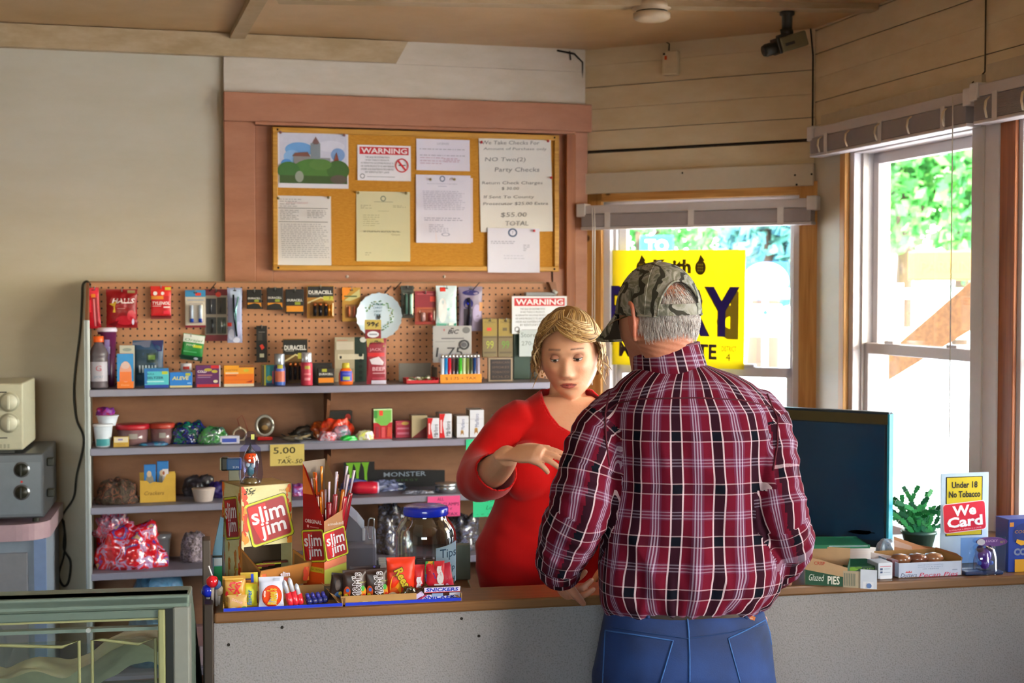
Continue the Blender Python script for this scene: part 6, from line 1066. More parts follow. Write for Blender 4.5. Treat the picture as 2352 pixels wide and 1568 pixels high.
# second holder
pC = at(745, 1350, 3.27); root = empty('meat_stick_holder', (pC.x, pC.y, ZK+.0008), R(0), 'tall red and orange corner carton holding meat sticks', 'holder'); Hb = at(745, 1066, 3.27).z-ZK; hz = lambda py: at(745, py, 3.27).z-ZK
L1, L2 = .072, .064; aL, aR = R(140), R(44); dl = Vector((math.cos(aL), math.sin(aL), 0)); dr = Vector((math.cos(aR), math.sin(aR), 0))
b = MB(); A = Vector((0, 0, 0)); Lp = dl*L1; Rp = dr*L2; Bp = Lp+Rp
up = lambda v, z: (v.x, v.y, z)
b.add([up(A, 0), up(Lp, 0), up(Lp, hz(1070)), up(Lp*.85, hz(1082)), up(A, hz(1198))], [(0, 4, 3, 2, 1), (0, 1, 2, 3, 4)], M('#c81c1c', .35)); b.add([up(A, 0), up(Rp, 0), up(Rp, hz(1172)), up(A, hz(1198))], [(0, 1, 2, 3), (3, 2, 1, 0)], M('#e0a878', .35))  # right face painted paler peach, as lit from the right
b.add([up(Lp, 0), up(Bp, 0), up(Bp, hz(1064)), up(Lp, hz(1066))], [(0, 1, 2, 3), (3, 2, 1, 0)], M('#b8a898', .5)); b.add([up(Rp, 0), up(Bp, 0), up(Bp, hz(1062)), up(Rp, hz(1172))], [(0, 1, 2, 3), (3, 2, 1, 0)], M('#a88a68', .5)); b.add([up(A, .001), up(Lp, .001), up(Bp, .001), up(Rp, .001)], [(0, 1, 2, 3), (3, 2, 1, 0)], M('#a88a68', .5))
# prints on the two faces
b.T = Matrix.Translation(Lp) @ Matrix.Rotation(aL-math.pi, 4, 'Z'); H_ = hz(1198); 
b.add([(0, -.0004, hz(1140)), (.0, -.0004, hz(1072)), (L1*.5, -.0004, hz(1140))], [(0, 1, 2)], M('#e0702a', .35)); b.add([(0, -.0004, 0), (L1, -.0004, 0), (L1, -.0004, hz(1290)), (0, -.0004, hz(1280))], [(0, 1, 2, 3)], M('#d8501a', .35))
b.text('ORIGINAL', L1*.5, hz(1202), -.0008, .009, M('#e8d8d8', .4), L1*.8, bold=.02); b.box(L1*.2, L1*.28, -.0008, -.0004, hz(1217), hz(1211), M('#e0a0a0', .4)); b.box(L1*.35, L1*.75, -.0008, -.0004, hz(1216), hz(1214), M('#d88a8a', .4)); b.box(L1*.1, L1*.6, -.0008, -.0004, hz(1224), hz(1222), M('#a85050', .4))
slim(b, L1, H_, L1*.52, hz(1258), L1*.96, hz(1224)-hz(1292), -.001, -8); b.box(L1*.35, L1*.98, -.0008, -.0004, hz(1318), hz(1306), M('#c8b02a', .4)); b.text('50 STICKS', L1*.66, hz(1312), -.0011, .004, M('#3a2a10', .4), L1*.5)
b.T = Matrix.Rotation(aR, 4, 'Z'); b.add([(0, -.0004, 0), (L2, -.0004, 0), (L2, -.0004, hz(1300)), (0, -.0004, hz(1310))], [(0, 1, 2, 3)], M('#c8cc5a', .35)); b.add([(0, -.0004, hz(1310)), (L2, -.0004, hz(1298)), (L2, -.0004, hz(1284)), (0, -.0004, hz(1290))], [(0, 1, 2, 3)], M('#e08060', .35))
slim(b, L2, H_, L2*.5, hz(1252), L2*.92, hz(1222)-hz(1284), -.001, -10); b.text('smoked', L2*.5, hz(1206), -.0008, .007, M('#f0e4d8', .4), L2*.7); b.T = Matrix.Identity(4); b.build('corner_carton', root)
rr = random.Random(77)
for k in range(20):
    s, t = rr.uniform(.15, .9), rr.uniform(.12, .9); base = Lp*s*.9+Rp*t*.9+Vector((.002, .004, 0)); lean = Vector((.012+.03*(t-s), .004, 0))*1.2; col = rr.choice(['#8a1420', '#a81c1c', '#c8601c', '#6a1018', '#e07a1c', '#b81c2c', '#5a1a20'])
    hh = rr.uniform(.2, .27)*Hb/.28; p0 = Vector((base.x*.5+.003, base.y*.6+.01, .02)); p1 = Vector((base.x, base.y, hh))+lean*(t*1.6-.3); ax = (p1-p0)
    b = MB(); f = lambda q: tuple(p0+ax*q); b.tube([f(0), f(.05), f(.78), f(.8)], [.004, .0066, .0066, .006], M(col, .15, coat=1), 8); b.tube([f(.8), f(.93), f(1)], [.006, .009, .0095], M(rr.choice(['#c8501c', '#e0801c', '#d8c8d8', '#c8b8c8', '#e08a2a']), .12, coat=1), 8, flat=.35)
    o = b.build('meat_stick', loc=(pC.x, pC.y, ZK+.001)); recenter(o); tag(o, 'long wrapped meat stick standing in the red corner carton', 'meat stick', 'meat sticks in the corner carton')
# toy blister, gadget, behind the cream box
ztb = ZK+H+.0015; FT = Frame(*at(570, 1110, 3.33).xy, 10)
u0, u1 = FT.U(544), FT.U(602); Wt = u1-u0; H2 = zat(FT, 573, 990, 0)-ztb
root = empty('toy_blister', FT.P((u0+u1)/2, 0, ztb), FT.a, 'violet clear blister pack with orange pumpkin toy, standing on the cream box', 'toy'); mv = glassmat('violet plastic', (.9, .9, 1, 1), .4, .05)
b = MB(); pts = [(-Wt*.42, 0), (Wt*.42, 0), (Wt*.5, .02), (Wt*.4, H2*.68), (Wt*.2, H2*.76), (Wt*.22, H2*.95), (Wt*.12, H2), (-Wt*.1, H2), (-Wt*.22, H2*.93), (-Wt*.2, H2*.76), (-Wt*.42, H2*.68), (-Wt*.48, .02)]
b.prism(pts, 0, .0012, glassmat('violet card', (.78, .78, .97, 1), .3, .1)); b.build('backing', root)
b = MB(); b.lathe([(.003, 0), (Wt*.24, H2*.06), (Wt*.3, H2*.25), (Wt*.34, H2*.4), (Wt*.26, H2*.52), (.003, H2*.68)], mv, 20, (0, -.006, H2*.04), sy=.8); b.build('bubble', root)
b = MB(); b.box(Wt*.02, Wt*.16, -.0012, 0, H2*.84, H2*.94, M('#c8cc6a', .4)); b.build('price_sticker', root)
b = MB(); b.lathe([(.002, -.85), (.5, -.8), (.9, -.4), (1, 0), (.85, .5), (.4, .8), (.05, .82)], M('#e04a14', .3, coat=.6), 20, (0, 0, 0)); b.v = [(x*Wt*.27, -.008+y*Wt*.22, H2*.5+z*H2*.13) for x, y, z in b.v]
b.add([(-.004, -.02, H2*.53), (.0, -.021, H2*.53), (-.002, -.021, H2*.56)], [(0, 1, 2)], m_dk); b.add([(.004, -.02, H2*.53), (.008, -.0195, H2*.53), (.006, -.02, H2*.56)], [(0, 1, 2)], m_dk); b.build('pumpkin_head', root)
b = MB(); b.lathe([(Wt*.2, H2*.6), (Wt*.07, H2*.66), (.001, H2*.78)], M('#2c3440', .4), 14, (0, -.008, 0)); b.build('pointed_hat', root)
b = MB(); b.lathe([(.003, H2*.14), (Wt*.14, H2*.2), (Wt*.12, H2*.34), (.003, H2*.4)], M('#3a7a86', .3, coat=.6), 14, (0, -.008, 0)); b.ball((-.006, -.012, H2*.36), .005, M('#c8e0e8', .3)); b.ball((.006, -.012, H2*.34), .005, M('#c8e0e8', .3)); b.build('toy_body', root)
b = MB(); b.lathe([(Wt*.42, 0), (Wt*.38, H2*.05), (Wt*.24, H2*.12), (.002, H2*.14)], glassmat('clear base', (.75, .72, .66, 1), .35, .1), 20, (0, -.012, 0), sy=.8); b.lathe([(Wt*.3, .001), (Wt*.2, H2*.09), (.002, H2*.11)], M('#8a7a50', .5, var=.5, scale=300), 18, (0, -.012, 0), sy=.7); b.build('base', root)
FT2 = Frame(*at(527, 1100, 3.37).xy, 8); u0, u1 = FT2.U(505), FT2.U(548); Wt = u1-u0; hh = zat(FT2, 525, 1048, 0)-ztb
root = empty('card_terminal', FT2.P((u0+u1)/2, 0, ztb), FT2.a, 'small black and blue gadget display behind the pumpkin toy', 'gadget')
b = MB(); b.box(-Wt*.5, -Wt*.1, -.01, .02, hh*.42, hh*.98, m_dk, .004); b.box(-Wt*.56, -Wt*.46, -.008, .016, hh*.45, hh*.95, M('#a8a890', .4), .004); b.build('housing', root)
b = MB(); b.box(-Wt*.2, Wt*.6, -.012, .015, hh*.45, hh*.94, M('#1c5a96', .3, coat=.5), .003); b.text('SUN', Wt*.3, hh*.58, -.0125, .005, M('#c8d8e8'), .014); b.build('blue_face', root)
b = MB(); b.box(-Wt*.1, Wt*.55, -.005, .015, 0, hh*.45, M('#8a8a70', .4), .002); b.build('foot', root)
# behind the left edge: tall narrow bottle/packet
b = MB(); u, W = loc_of(FK, 481, 512, -.25); z0 = ZK+.001; H = zat(FK, 496, 1187, -.25)-z0
b.prism([(-W*.3, 0), (W*.3, 0), (W*.3, H*.45), (W*.45, H*.98), (W*.2, H), (-W*.4, H*.5), (-W*.42, H*.1)], 0, .02, M('#7fb0cc', .3, coat=.5)); b.box(-W*.3, W*.3, -.001, 0, H*.06, H*.32, M('#1f9a5a', .4)); b.box(-W*.42, W*.3, -.0012, 0, H*.44, H*.47, m_dk); b.box(-W*.3, W*.3, -.001, 0, H*.33, H*.43, M('#d0dce0', .4))
o = b.build('tilted_packet', loc=FK.P(u, -.25, z0), rz=FK.a); tag(o, 'leaning light blue and green packet at the left end of the counter', 'packet')
b = MB(); u, W = loc_of(FK, 505, 520, -.27); b.box(-W/2, W/2, 0, .05, 0, .12, M('#8a8c90', .4), .003); o = b.build('grey_block', loc=FK.P(u, -.27, z0), rz=FK.a); tag(o, 'narrow grey carton between leaning packet and cream box', 'box')
# register -------------------------------------------------------------
FR = Frame(*at(760, 1300, 3.9).xy, 6); zt_ = .80
b = MB(); u0, u1 = FR.U(640), FR.U(1082); wt = empty('work_table', FR.P((u0+u1)/2, 0, 0), FR.a, 'low brown work table behind the counter carrying the register', 'table'); L = (u1-u0)/2
b.box(-L, L, 0, .42, zt_-.03, zt_, m_kt, .004); b.build('table_top', wt)
for x in (-L+.03, L-.03):
    for y in (.03, .39): b = MB(); b.box(x-.02, x+.02, y-.02, y+.02, 0, zt_-.031, M('#4a3426', .6), .003); b.build('leg', wt)
u0, u1 = FR.U(690, .02), FR.U(863, .02); c = (u0+u1)/2; L = (u1-u0)/2; root = empty('cash_register', FR.P(c, -.02, zt_+.0008), FR.a, 'grey plastic cash register behind the red corner carton', 'cash register'); mr = M('#7d7f92', .45, var=.05)
hz2 = lambda py: zat(FR, 780, py, -.02)-zt_
b = MB(); b.box(-L, L, 0, .32, 0, max(.05, hz2(1252)), mr, .01); b.build('housing', root)
b = MB(); q = FR.U(835, -.04)-c; z_ = hz2(1252); zt2_ = hz2(1168); pts = [(-L+.02, z_), (q, z_), (q, hz2(1230)), (q-.02, hz2(1208)), (q-.045, hz2(1188)), (q-.08, hz2(1172)), (-L+.05, zt2_), (-L+.02, hz2(1166))]
b.prism(pts, .05, .25, mr); b.box(-L+.03, q-.09, .045, .05, hz2(1200)-.001, hz2(1200)+.004, M('#3a4058', .5)); b.build('printer_cover', root)
b = MB(); b.box(q-.006, q+.002, .045, .06, z_+.003, hz2(1222), M('#c8d0e0', .3), .002); b.build('cover_edge', root)
b = MB(); u, W = loc_of(FR, 848, 858, -.1); b.box(-.13, .13, 0, .01, 0, .006, mr); 
root2 = empty('keyboard', FR.P(FR.U(950, -.1), -.12, zt_+.0008), FR.a, 'dark slanted keyboard of the register behind the jar', 'keyboard')
b = MB(); b.box(-.11, .13, 0, .2, 0, .02, M('#15151a', .5), .004); b.build('base', root2)
b = MB()
for i in range(8):
    for j in range(5): b.box(-.1+.028*i, -.078+.028*i, .01+.036*j, .038+.036*j, .02, .032, M('#2c2c34' if i > 1 else '#a8a8a0', .5), .002)
b.build('keys', root2)
b = MB(); u, z = FR.hit(852, 1190, -.1); z2 = zat(FR, 855, 1236, -.1)
b.tube(smoothpts([(0, 0, z2-zt_-.0), (-.008, 0, (z-zt_)*.7), (-.006, 0, z-zt_-.006), (.004, 0, z-zt_), (.009, 0, z-zt_-.012), (.003, 0, (z-zt_)*.5), (.002, 0, .002)]), .0022, M('#c0c8cc', .2, .8), 6); o = b.build('wire_loop', loc=FR.P(u, -.1, zt_), rz=FR.a); recenter(o); tag(o, 'shiny bent wire hook standing beside the register', 'wire')
b = MB(); u, W = loc_of(FR, 1040, 1080, -.1); b.box(-W/2, W/2, 0, .03, 0, .1, M('#6a7a70', .5), .002); o = b.build('card_box', loc=FR.P(u, -.1, zt_+.001), rz=FR.a); tag(o, 'small grey green card box to the right of the tip jar', 'box')
# tip jar -------------------------------------------------------------
u, W = loc_of(FK, 907, 1046, -.2); z0 = ZK+.0008; H = zat(FK, 976, 1160, -.2)-z0; r = W/2
root = empty('tip_jar', FK.P(u, -.2-0, z0), FK.a, 'large empty glass jar with blue lid and paper tips label', 'jar'); mj, _n, _b = newmat('jar glass')
_b.inputs['Transmission Weight'].default_value = 1; _b.inputs['Roughness'].default_value = .01; _b.inputs['IOR'].default_value = 1.12; _b.inputs['Base Color'].default_value = (.88, .95, .94, 1)
mj = glassmat('jar wall', (.86, .92, .9, 1), .3, .03)
b = MB(); b.lathe([(r*.9, .0), (r*.98, .006), (r, .02), (r, H*.62), (r*.97, H*.7), (r*.86, H*.78), (r*.74, H*.83), (r*.7, H*.87), (r*.7, H*.9)], mj, 48, cap=False); b.lathe([(.001, .003), (r*.88, .004)], mj, 48, cap=False); b.build('glass_body', root)
b = MB(); b.lathe([(r*.7, H*.88), (r*.735, H*.885), (r*.75, H*.9), (r*.75, H*.96), (r*.72, H*.985), (r*.6, H), (.001, H*.995)], M('#1430d0', .25, coat=.5), 48, cap=False); b.build('lid', root)
b = MB(); g = lambda i, j: (r*1.012*math.sin(R(10+58*i)), -r*1.012*math.cos(R(10+58*i)), H*(.02+.5*j)+.01*i); b.grid(g, 16, 4, M('#c8e0f0', .6, var=.02)); b.grid(lambda i, j: g(1-i, j), 16, 4, M('#c8e0f0', .6, var=.02))
sf = lambda X, Z: -math.sqrt(max(1e-6, (r*1.02)**2-X*X))
for t, z, h, w in (('Tips', .43, .024, .62), ('Help', .25, .016, .5), ('Fund', .1, .014, .5)): b.text(t, r*.62, H*z, 0, h*1.15, M('#1c4a6a', .6), r*w, surf=sf, bold=.01)
b.build('paper_label', root)
# ================================================================= RIGHT HALF OF THE COUNTER
FM = Frame(*at(2040, 1100, 3.70).xy, -34); u1, zt = FM.hit(2043, 947, 0); u0 = u1-.55; c = (u0+u1)/2; L = (u1-u0)/2; H = zt-ZK
root = empty('flat_screen', FM.P(c, 0, ZK), FM.a, 'large dark flat screen with bronze top edge behind the man', 'monitor')
b = MB(); b.box(-L, L, 0, .035, .03, H, M('#1c2c38', .3), .006); b.build('housing', root)
b = MB(); b.box(-L+.02, L-.012, -.0012, 0, .05, H-.035, M('#0e3450', .28, var=.3, scale=5, coat=.6)); b.build('screen', root)
b = MB(); b.box(-L+.004, L-.004, -.0014, 0, H-.032, H-.006, M('#5e563a', .25, .6)); b.build('top_bezel', root)
b = MB(); b.box(L-.005, L+.001, -.001, .03, .035, H-.005, M('#2f9ab0', .2, .3)); b.build('edge_strip', root)
b = MB(); b.box(-.12, .12, -.05, .14, 0, .012, m_dk, .004); b.box(-.03, .03, .0, .03, .012, .05, m_dk); b.build('stand', root)
def kst(name, label, cat, x0, x1, yt, w, D, col, prints=(), **k): return stand(name, label, cat, x0, x1, yt, None, w, D, col, list(prints), k.pop('kind', 'box'), fr=FK, z=k.pop('z', ZK), **k)
# pie box, seen corner on
def cornerbox(name, label, px, py, depth, yaw, W, D, H, mats, cat='box', z=ZK):
    """front left bottom corner on the pixel; W along the front, D backwards"""
    p = at(px, py, depth); root = empty(name, (p.x, p.y, z+.0008), R(yaw), label, cat); return root
root = cornerbox('pie_box', 'green and tan pie box with open top on the right of the counter', 1848, 1340, 3.385, -16, 0, 0, 0, 0)
W, D, H = .1, .13, .075; mg = M('#1f4a30', .45); tn = M('#b0906a', .55)
b = MB(); b.box(0, W, 0, .0015, 0, H*.62, mg); b.add([(0, -.0004, H*.5), (W, -.0004, H*.3), (W, -.0004, H*.62), (0, -.0004, H*.95)], [(0, 1, 2, 3)], tn); b.box(0, .0015, 0, D, 0, H*.95, tn); b.box(W-.0015, W, 0, D, 0, H*.62, mg); b.box(0, W, D-.0015, D, 0, H*.95, tn); b.box(0, W, 0, D, 0, .0015, tn)
b.text('Glazed', W*.28, H*.26, -.001, .016, M('#d0d8c8', .5), W*.36, slant=.3); b.text('PIES', W*.68, H*.2, -.001, .02, M('#e0e0d0', .5), W*.28, bold=.02); b.text('CRISP', W*.35, H*.72, -.001, .008, M('#b83a2a', .5), W*.25)
b.build('carton', root)
b = MB(); b.box(W*.9, W+.03, -.001, .002, 0, H*.52, M('#a89a80', .5)); [b.box(W*.92+.004*i, W*.92+.004*i+.002, -.0015, -.001, .004, H*.45, M('#6a7060', .5)) for i in range(7)]; b.build('striped_panel', root)
b = MB(); b.box(W+.03, W+.068, -.004, -.002, H*.0, H*.6, M('#c8d0dc', .5)); b.box(W+.036, W+.06, -.0045, -.004, 0.0, H*.22, M('#d8dce4', .5)); b.cyl((W+.05, -.005, H*.1), .006, .001, M('#5a7ab0', .5), 'y', 14); b.build('white_flap', root)
kst('snack_box', 'flat green box with yellow print lying on the pie box', 'box', 1872, 1998, 1258, -.09, .12, '#1a6a4a', [('r', .3, .1, .97, .4, '#b8c8d4'), ('r', .36, .15, .9, .3, '#8aa0c0')], z=ZK+.075, top='#2f8a5a', yaw=-10)
kst('snack_box', 'dark green snack box with lime fruit print on the counter', 'box', 1950, 2027, 1300, -.05, .1, '#17452f', [('e', .2, .8, .16, .16, '#6aa020'), ('e', .36, .9, .1, .1, '#4a8018'), ('t', 'LIME', .7, .8, .12, '#6a9a40', .4), ('e', .2, .2, .1, .1, '#3a6a1c'), ('t', 'CRISP', .6, .3, .1, '#3a6a40', .5)], top='#1f5a3c', yaw=-6)
kst('business_card_box', 'small white carton with printed lines right of the dark green box', 'box', 2023, 2056, 1292, -.03, .06, '#c8d2e0', [('r', .12, .76, .88, .8, '#c86a80'), ('r', .12, .55, .3, .68, '#38507a'), ('r', .38, .6, .8, .64, '#8a98b0'), ('r', .12, .36, .28, .48, '#38507a'), ('r', .34, .4, .8, .43, '#8a98b0'), ('r', .1, .0, .9, .22, '#dce2ec')], side='#a0a8b8')
b = MB(); u, W = loc_of(FK, 2054, 2070, -.05); b.box(-W/2, W/2, 0, .03, 0, .04, M('#7a4a50', .5), .002); o = b.build('small_carton', loc=FK.P(u, -.05, ZK+.001), rz=FK.a); tag(o, 'small reddish carton squeezed left of the pecan pie box', 'box')
lump('clear_wrap', 'crumpled clear cellophane on the green snack box', 'wrapper', 1972, 2018, 1240, None, -.12, .06, [film, '#c8d0dc', film, '#a8b4c8'], 71, fr=FK, z=ZK+.095, gloss=1, rough=.1, amp=.5)
b = MB(); p = at(2000, 1268, 3.56); b.add([(0, 0, .0), (.075, .03, -.018), (.08, .03, -.04), (.0, 0, -.02), (.002, .002, 0), (.077, .032, -.018), (.082, .032, -.04), (.002, .002, -.02)], [(0, 3, 2, 1), (4, 5, 6, 7), (0, 1, 5, 4), (3, 7, 6, 2), (0, 4, 7, 3), (1, 2, 6, 5)], M('#b8aaa4', .5)); b.box(.03, .04, .012, .02, -(p.z-ZK), -.02, M('#b8aaa4', .5))
o = b.build('folded_card_flap', loc=p); recenter(o); tag(o, 'pale grey open card flap leaning between the boxes', 'flap')
# pecan pie box
u, W = loc_of(FK, 2070, 2216, -.03); z0 = ZK+.0008; H = zat(FK, 2140, 1290, -.03)-z0; root = empty('pie_box', FK.P(u, -.03, z0), FK.a, 'white pecan pie box with raised kraft flaps, right of the counter', 'box'); mwh = M('#b8c4dc', .45); D = .13
b = MB(); b.box(-W/2, W/2, 0, .0015, 0, H, mwh); b.box(-W/2, -W/2+.0015, 0, D, 0, H, mwh); b.box(W/2-.0015, W/2, 0, D, 0, H*1.2, m_kraft); b.box(-W/2, W/2, D-.0015, D, 0, H*1.2, m_kraft); b.box(-W/2, W/2, 0, D, 0, .0015, m_kraft); b.box(-W/2+.002, W/2-.002, .002, D-.002, H-.016, H-.0135, m_kraft)
face(b, W, H, [('t', 'Dutters', .16, .17, .28, '#2a3a70', .26, dict(slant=.3)), ('t', 'Pecan Pies', .63, .14, .3, '#c01c50', .62, dict(slant=.25)), ('t', 'INDIVIDUALLY WRAPPED', .5, .82, .07, '#6a80a8', .4), ('t', 'DISPLAY & ENJOY', .5, .68, .07, '#6a80a8', .4), ('t', 'OR FREEZE', .5, .55, .07, '#6a80a8', .26), ('p', [(.1, .36), (.12, .46), (.14, .38), (.16, .48), (.18, .38), (.2, .46), (.2, .34), (.1, .34)], '#c83a40'), ('r', .84, .4, .92, .46, '#8a98b8')]); b.build('carton', root)
b = MB(); mk2 = M('#a8744c', .65); zf_ = lambda py: zat(FK, 2140, py, -.1)-z0
b.add([(-W*.18, D, H*1.1), (-W*.12, D+.02, zf_(1242)), (W*.25, D+.01, zf_(1262)), (W/2, D, H*1.25), (W/2, D, H), (-W*.18, D, H)], [(0, 1, 2, 3, 4, 5), (5, 4, 3, 2, 1, 0)], mk2); b.add([(W/2, 0, H), (W/2, D, H), (W/2, D, H*1.3), (W/2+.002, .03, H*1.35), (W/2+.002, 0, H*1.2)], [(0, 1, 2, 3, 4), (4, 3, 2, 1, 0)], mk2)
b.add([(-W*.18, D-.001, zf_(1246)), (W*.1, D-.001, zf_(1262)), (W*.12, D-.001, zf_(1272)), (-W*.18, D-.001, zf_(1262))], [(0, 1, 2, 3)], M('#c0a090', .5)); b.build('kraft_flap', root)
for k in range(3):
    b = MB(); x = -W*.28+W*.26*k; b.lathe([(.001, 0), (.022, .0), (.026, .012), (.02, .02), (.001, .024)], M(['#8a5a3c', '#7a4a38', '#9a6a4a'][k], .3, coat=1), 18); o = b.build('wrapped_pie', loc=FK.P(u+x, -.03-.06, z0+H-.012), rz=FK.a); tag(o, ('left', 'middle', 'right')[k]+' wrapped pie showing over the rim of the white pie box', 'pie', 'pies in the white box')
    o.location.z = z0+H-.012
# plant
p = at(2110, 1262, 3.86); root = empty('potted_cactus', (p.x, p.y, ZK), 0, 'leafy green holiday cactus in a pot behind the pecan pie box', 'plant')
b = MB(); b.lathe([(.034, 0), (.045, .045), (.048, .045), (.048, .052), (.04, .052)], M('#2c4a44', .4), 24); b.build('pot', root)
b = MB(); rr = random.Random(5); ml = [M('#1f7a3c', .4), M('#2f8a48', .4), M('#17603a', .4)]
zt0 = .048
for k in range(34):
    an = rr.uniform(0, 2*math.pi); pos = Vector((rr.uniform(-.03, .03), rr.uniform(-.03, .03), zt0)); d = Vector((math.cos(an)*rr.uniform(.3, 1.1), math.sin(an)*.4, rr.uniform(.5, 1.3))).normalized()
    for s in range(rr.choice((2, 3, 4, 5))):
        L_ = rr.uniform(.022, .032); q = pos+d*L_; sd = d.cross(Vector((0, 1, 0))).normalized(); nn_ = Vector((0, .0022, 0)); wv_ = .0075
        prof = [(0, .25), (.25, .8), (.35, .6), (.6, 1), (.72, .7), (.95, .85), (1, .3)]; ps = [pos+d*L_*t+sd*wv_*v for t, v in prof]+[pos+d*L_*t-sd*wv_*v for t, v in reversed(prof)]; m_ = len(ps)
        b.add([tuple(v-nn_) for v in ps]+[tuple(v+nn_) for v in ps], [tuple(range(m_)), tuple(range(2*m_-1, m_-1, -1))]+[(i, i+m_, (i+1) % m_+m_, (i+1) % m_) for i in range(m_)], rr.choice(ml)); pos = q; d = (d+Vector((rr.uniform(-.5, .5), rr.uniform(-.3, .3), rr.uniform(-.5, .35)))).normalized()
b.build('segmented_leaves', root)
# age sign
FWs = Frame(*at(2220, 1200, 3.66).xy, 14); u0, u1 = FWs.U(2166), FWs.U(2276); W = u1-u0; H = zat(FWs, 2220, 1086, 0)-ZK
root = empty('age_sign', FWs.P((u0+u1)/2, 0, ZK+.001), FWs.a, 'pale blue standing tobacco age sign with yellow and red panels', 'sign'); hs = zat(FWs, 2220, 1230, 0)-ZK
b = MB(); b.box(-W/2, W/2, 0, .003, 0, H, M('#b8cfe4', .4), .001); b.box(-W*.4, W*.4, .003, .08, 0, .002, M('#b8cfe4', .4)); fh = H-hs
face(b, W, fh, [('r', .1, .0, .87, .94, '#141410'), ('r', .12, .012, .85, .928, '#ccb814'), ('t', 'Under 18', .49, .81, .105, '#1a1810', .54, dict(bold=.03)), ('t', 'No Tobacco', .49, .66, .105, '#1a1810', .66, dict(bold=.03))], z0=hs)
T0 = b.T.copy(); b.T = Matrix.Translation((-W*.015, -.003, hs+fh*.3)) @ Matrix.Rotation(R(-4), 4, 'Y'); w_, h_ = W*.45, fh*.235
def rrect(b, w, h, q, y, col):
    pts = []
    for cx, cz, a0 in ((w-q, h-q, 0), (-w+q, h-q, 90), (-w+q, -h+q, 180), (w-q, -h+q, 270)):
        for k in range(5): an = R(a0+22.5*k); pts.append((cx+q*math.cos(an), y, cz+q*math.sin(an)))
    b.add(pts, [tuple(range(len(pts)))], M(col, .4))
rrect(b, w_, h_, .008, 0, '#e8d8dc'); rrect(b, w_*.965, h_*.95, .008, -.0004, '#cc1430'); b.text('We', 0, h_*.45, -.0009, h_*.72, M('#eef0f4', .4), w_*1.1, bold=.035); b.text('Card', 0, -h_*.3, -.0009, h_*.72, M('#eef0f4', .4), w_*1.65, bold=.035); b.text('BUYING FOR A MINOR IS A CRIME', 0, -h_*.82, -.0009, h_*.1, M('#f0b8c0', .4), w_*1.5); b.T = T0; b.build('sign_panel', root)
# toy blister right
FT = Frame(*at(2268, 1330, 3.52).xy, 8); u0, u1 = FT.U(2218), FT.U(2322); W = u1-u0; H = zat(FT, 2270, 1234, 0)-ZK
root = empty('toy_blister', FT.P((u0+u1)/2, 0, ZK+.0008), FT.a, 'clear blister with a purple toy figure before the age sign', 'toy')
b = MB(); b.box(-W*.5, W*.5, .012, .0135, 0, H*.98, glassmat('blue card', (.55, .75, .97, 1), .25, .1), .0005); b.build('clear_card', root)
b = MB(); q = H*.14; pts = [(W*.15+W*.34*math.cos(R(a))*(1), H*.87+q*.9*math.sin(R(a))) for a in range(0, 360, 15)]; b.prism(pts, .0, .006, M('#5a2a80', .3)); b.prism([(-W*.1+W*.09*math.cos(R(a)), H*.87+q*.6*math.sin(R(a))) for a in range(0, 360, 20)], -.001, 0, M('#b8b8c8', .3)); b.text('LUCKY', W*.14, H*.9, -.001, .006, M('#c8a8e0', .4), W*.26); b.text('KIT', W*.38, H*.86, -.001, .006, M('#a8a040', .4), W*.1); b.build('header', root)
b = MB(); mt = M('#5a2a9a', .25, coat=.6); b.ball((.0, .003, H*.5), W*.15, mt, sz=1.05, sy=.8); b.ball((-W*.1, .003, H*.68), W*.08, M('#2a2050', .3)); b.ball((W*.1, .003, H*.68), W*.08, M('#2a2050', .3)); b.ball((0, .003, H*.28), W*.1, mt, sz=1.3); b.ball((-W*.13, .0, H*.3), W*.05, M('#3a6ac0', .3)); b.ball((W*.13, .0, H*.3), W*.05, M('#3a6ac0', .3)); b.box(-W*.12, W*.12, -.005, .012, .008, H*.12, M('#16304a', .4), .003); b.build('toy_figure', root)
b = MB(); b.lathe([(W*.26, 0), (W*.27, .01), (W*.26, H*.4), (W*.22, H*.68), (.001, H*.8)], glassmat('clear dome', (.85, .9, .98, 1), .3, .05), 24, (0, 0, 0), sy=.6, cap=False); b.build('dome', root)
b = MB(); b.box(-W*.5, W*.35, -.015, .012, 0, H*.1, M('#152a58', .35), .003); b.build('base', root)
# lit base and blue box on the right edge
kst('snack_box', 'blue box with yellow print cut by the right edge of the picture', 'box', 2323, 2440, 1190, -.04, .06, '#1c3c9a', [('e', .32, .7, .24, .22, '#16307c'), ('t', 'COCOA', .3, .76, .06, '#c88a3a', .36, dict(slant=.2)), ('r', .02, .86, .1, .94, '#d8903a'), ('p', [(.16, .62), (.4, .56), (.4, .52), (.24, .5), (.14, .56)], '#d8a020'), ('t', 'COV', .28, .38, .14, '#7a86a8', .36, dict(bold=.06)), ('r', .12, .0, 1, .24, '#c8921c')], side='#16307c')
b = MB(); u, W = loc_of(FK, 1866, 1886, -.22); b.lathe([(W*.5, 0), (W*.52, .01), (W*.52, .11), (W*.56, .115), (W*.5, .118)], M('#9ab8d8', .2, .6), 20); o = b.build('metal_cup', loc=FK.P(u, -.3, ZK+.0008), rz=FK.a); H = zat(FK, 1876, 1205, -.3)-ZK; o.scale.z = H/.118; tag(o, 'shiny metal cup just right of the plaid sleeve', 'cup')
lump('blue_cloth', 'pale blue wrapped item between cellophane and plant', 'wrapper', 2034, 2078, 1246, None, -.2, .06, ['#8ab0d8', '#b8d0e8', '#6a90b8'], 73, fr=FK, z=ZK, amp=.3, gloss=.6)
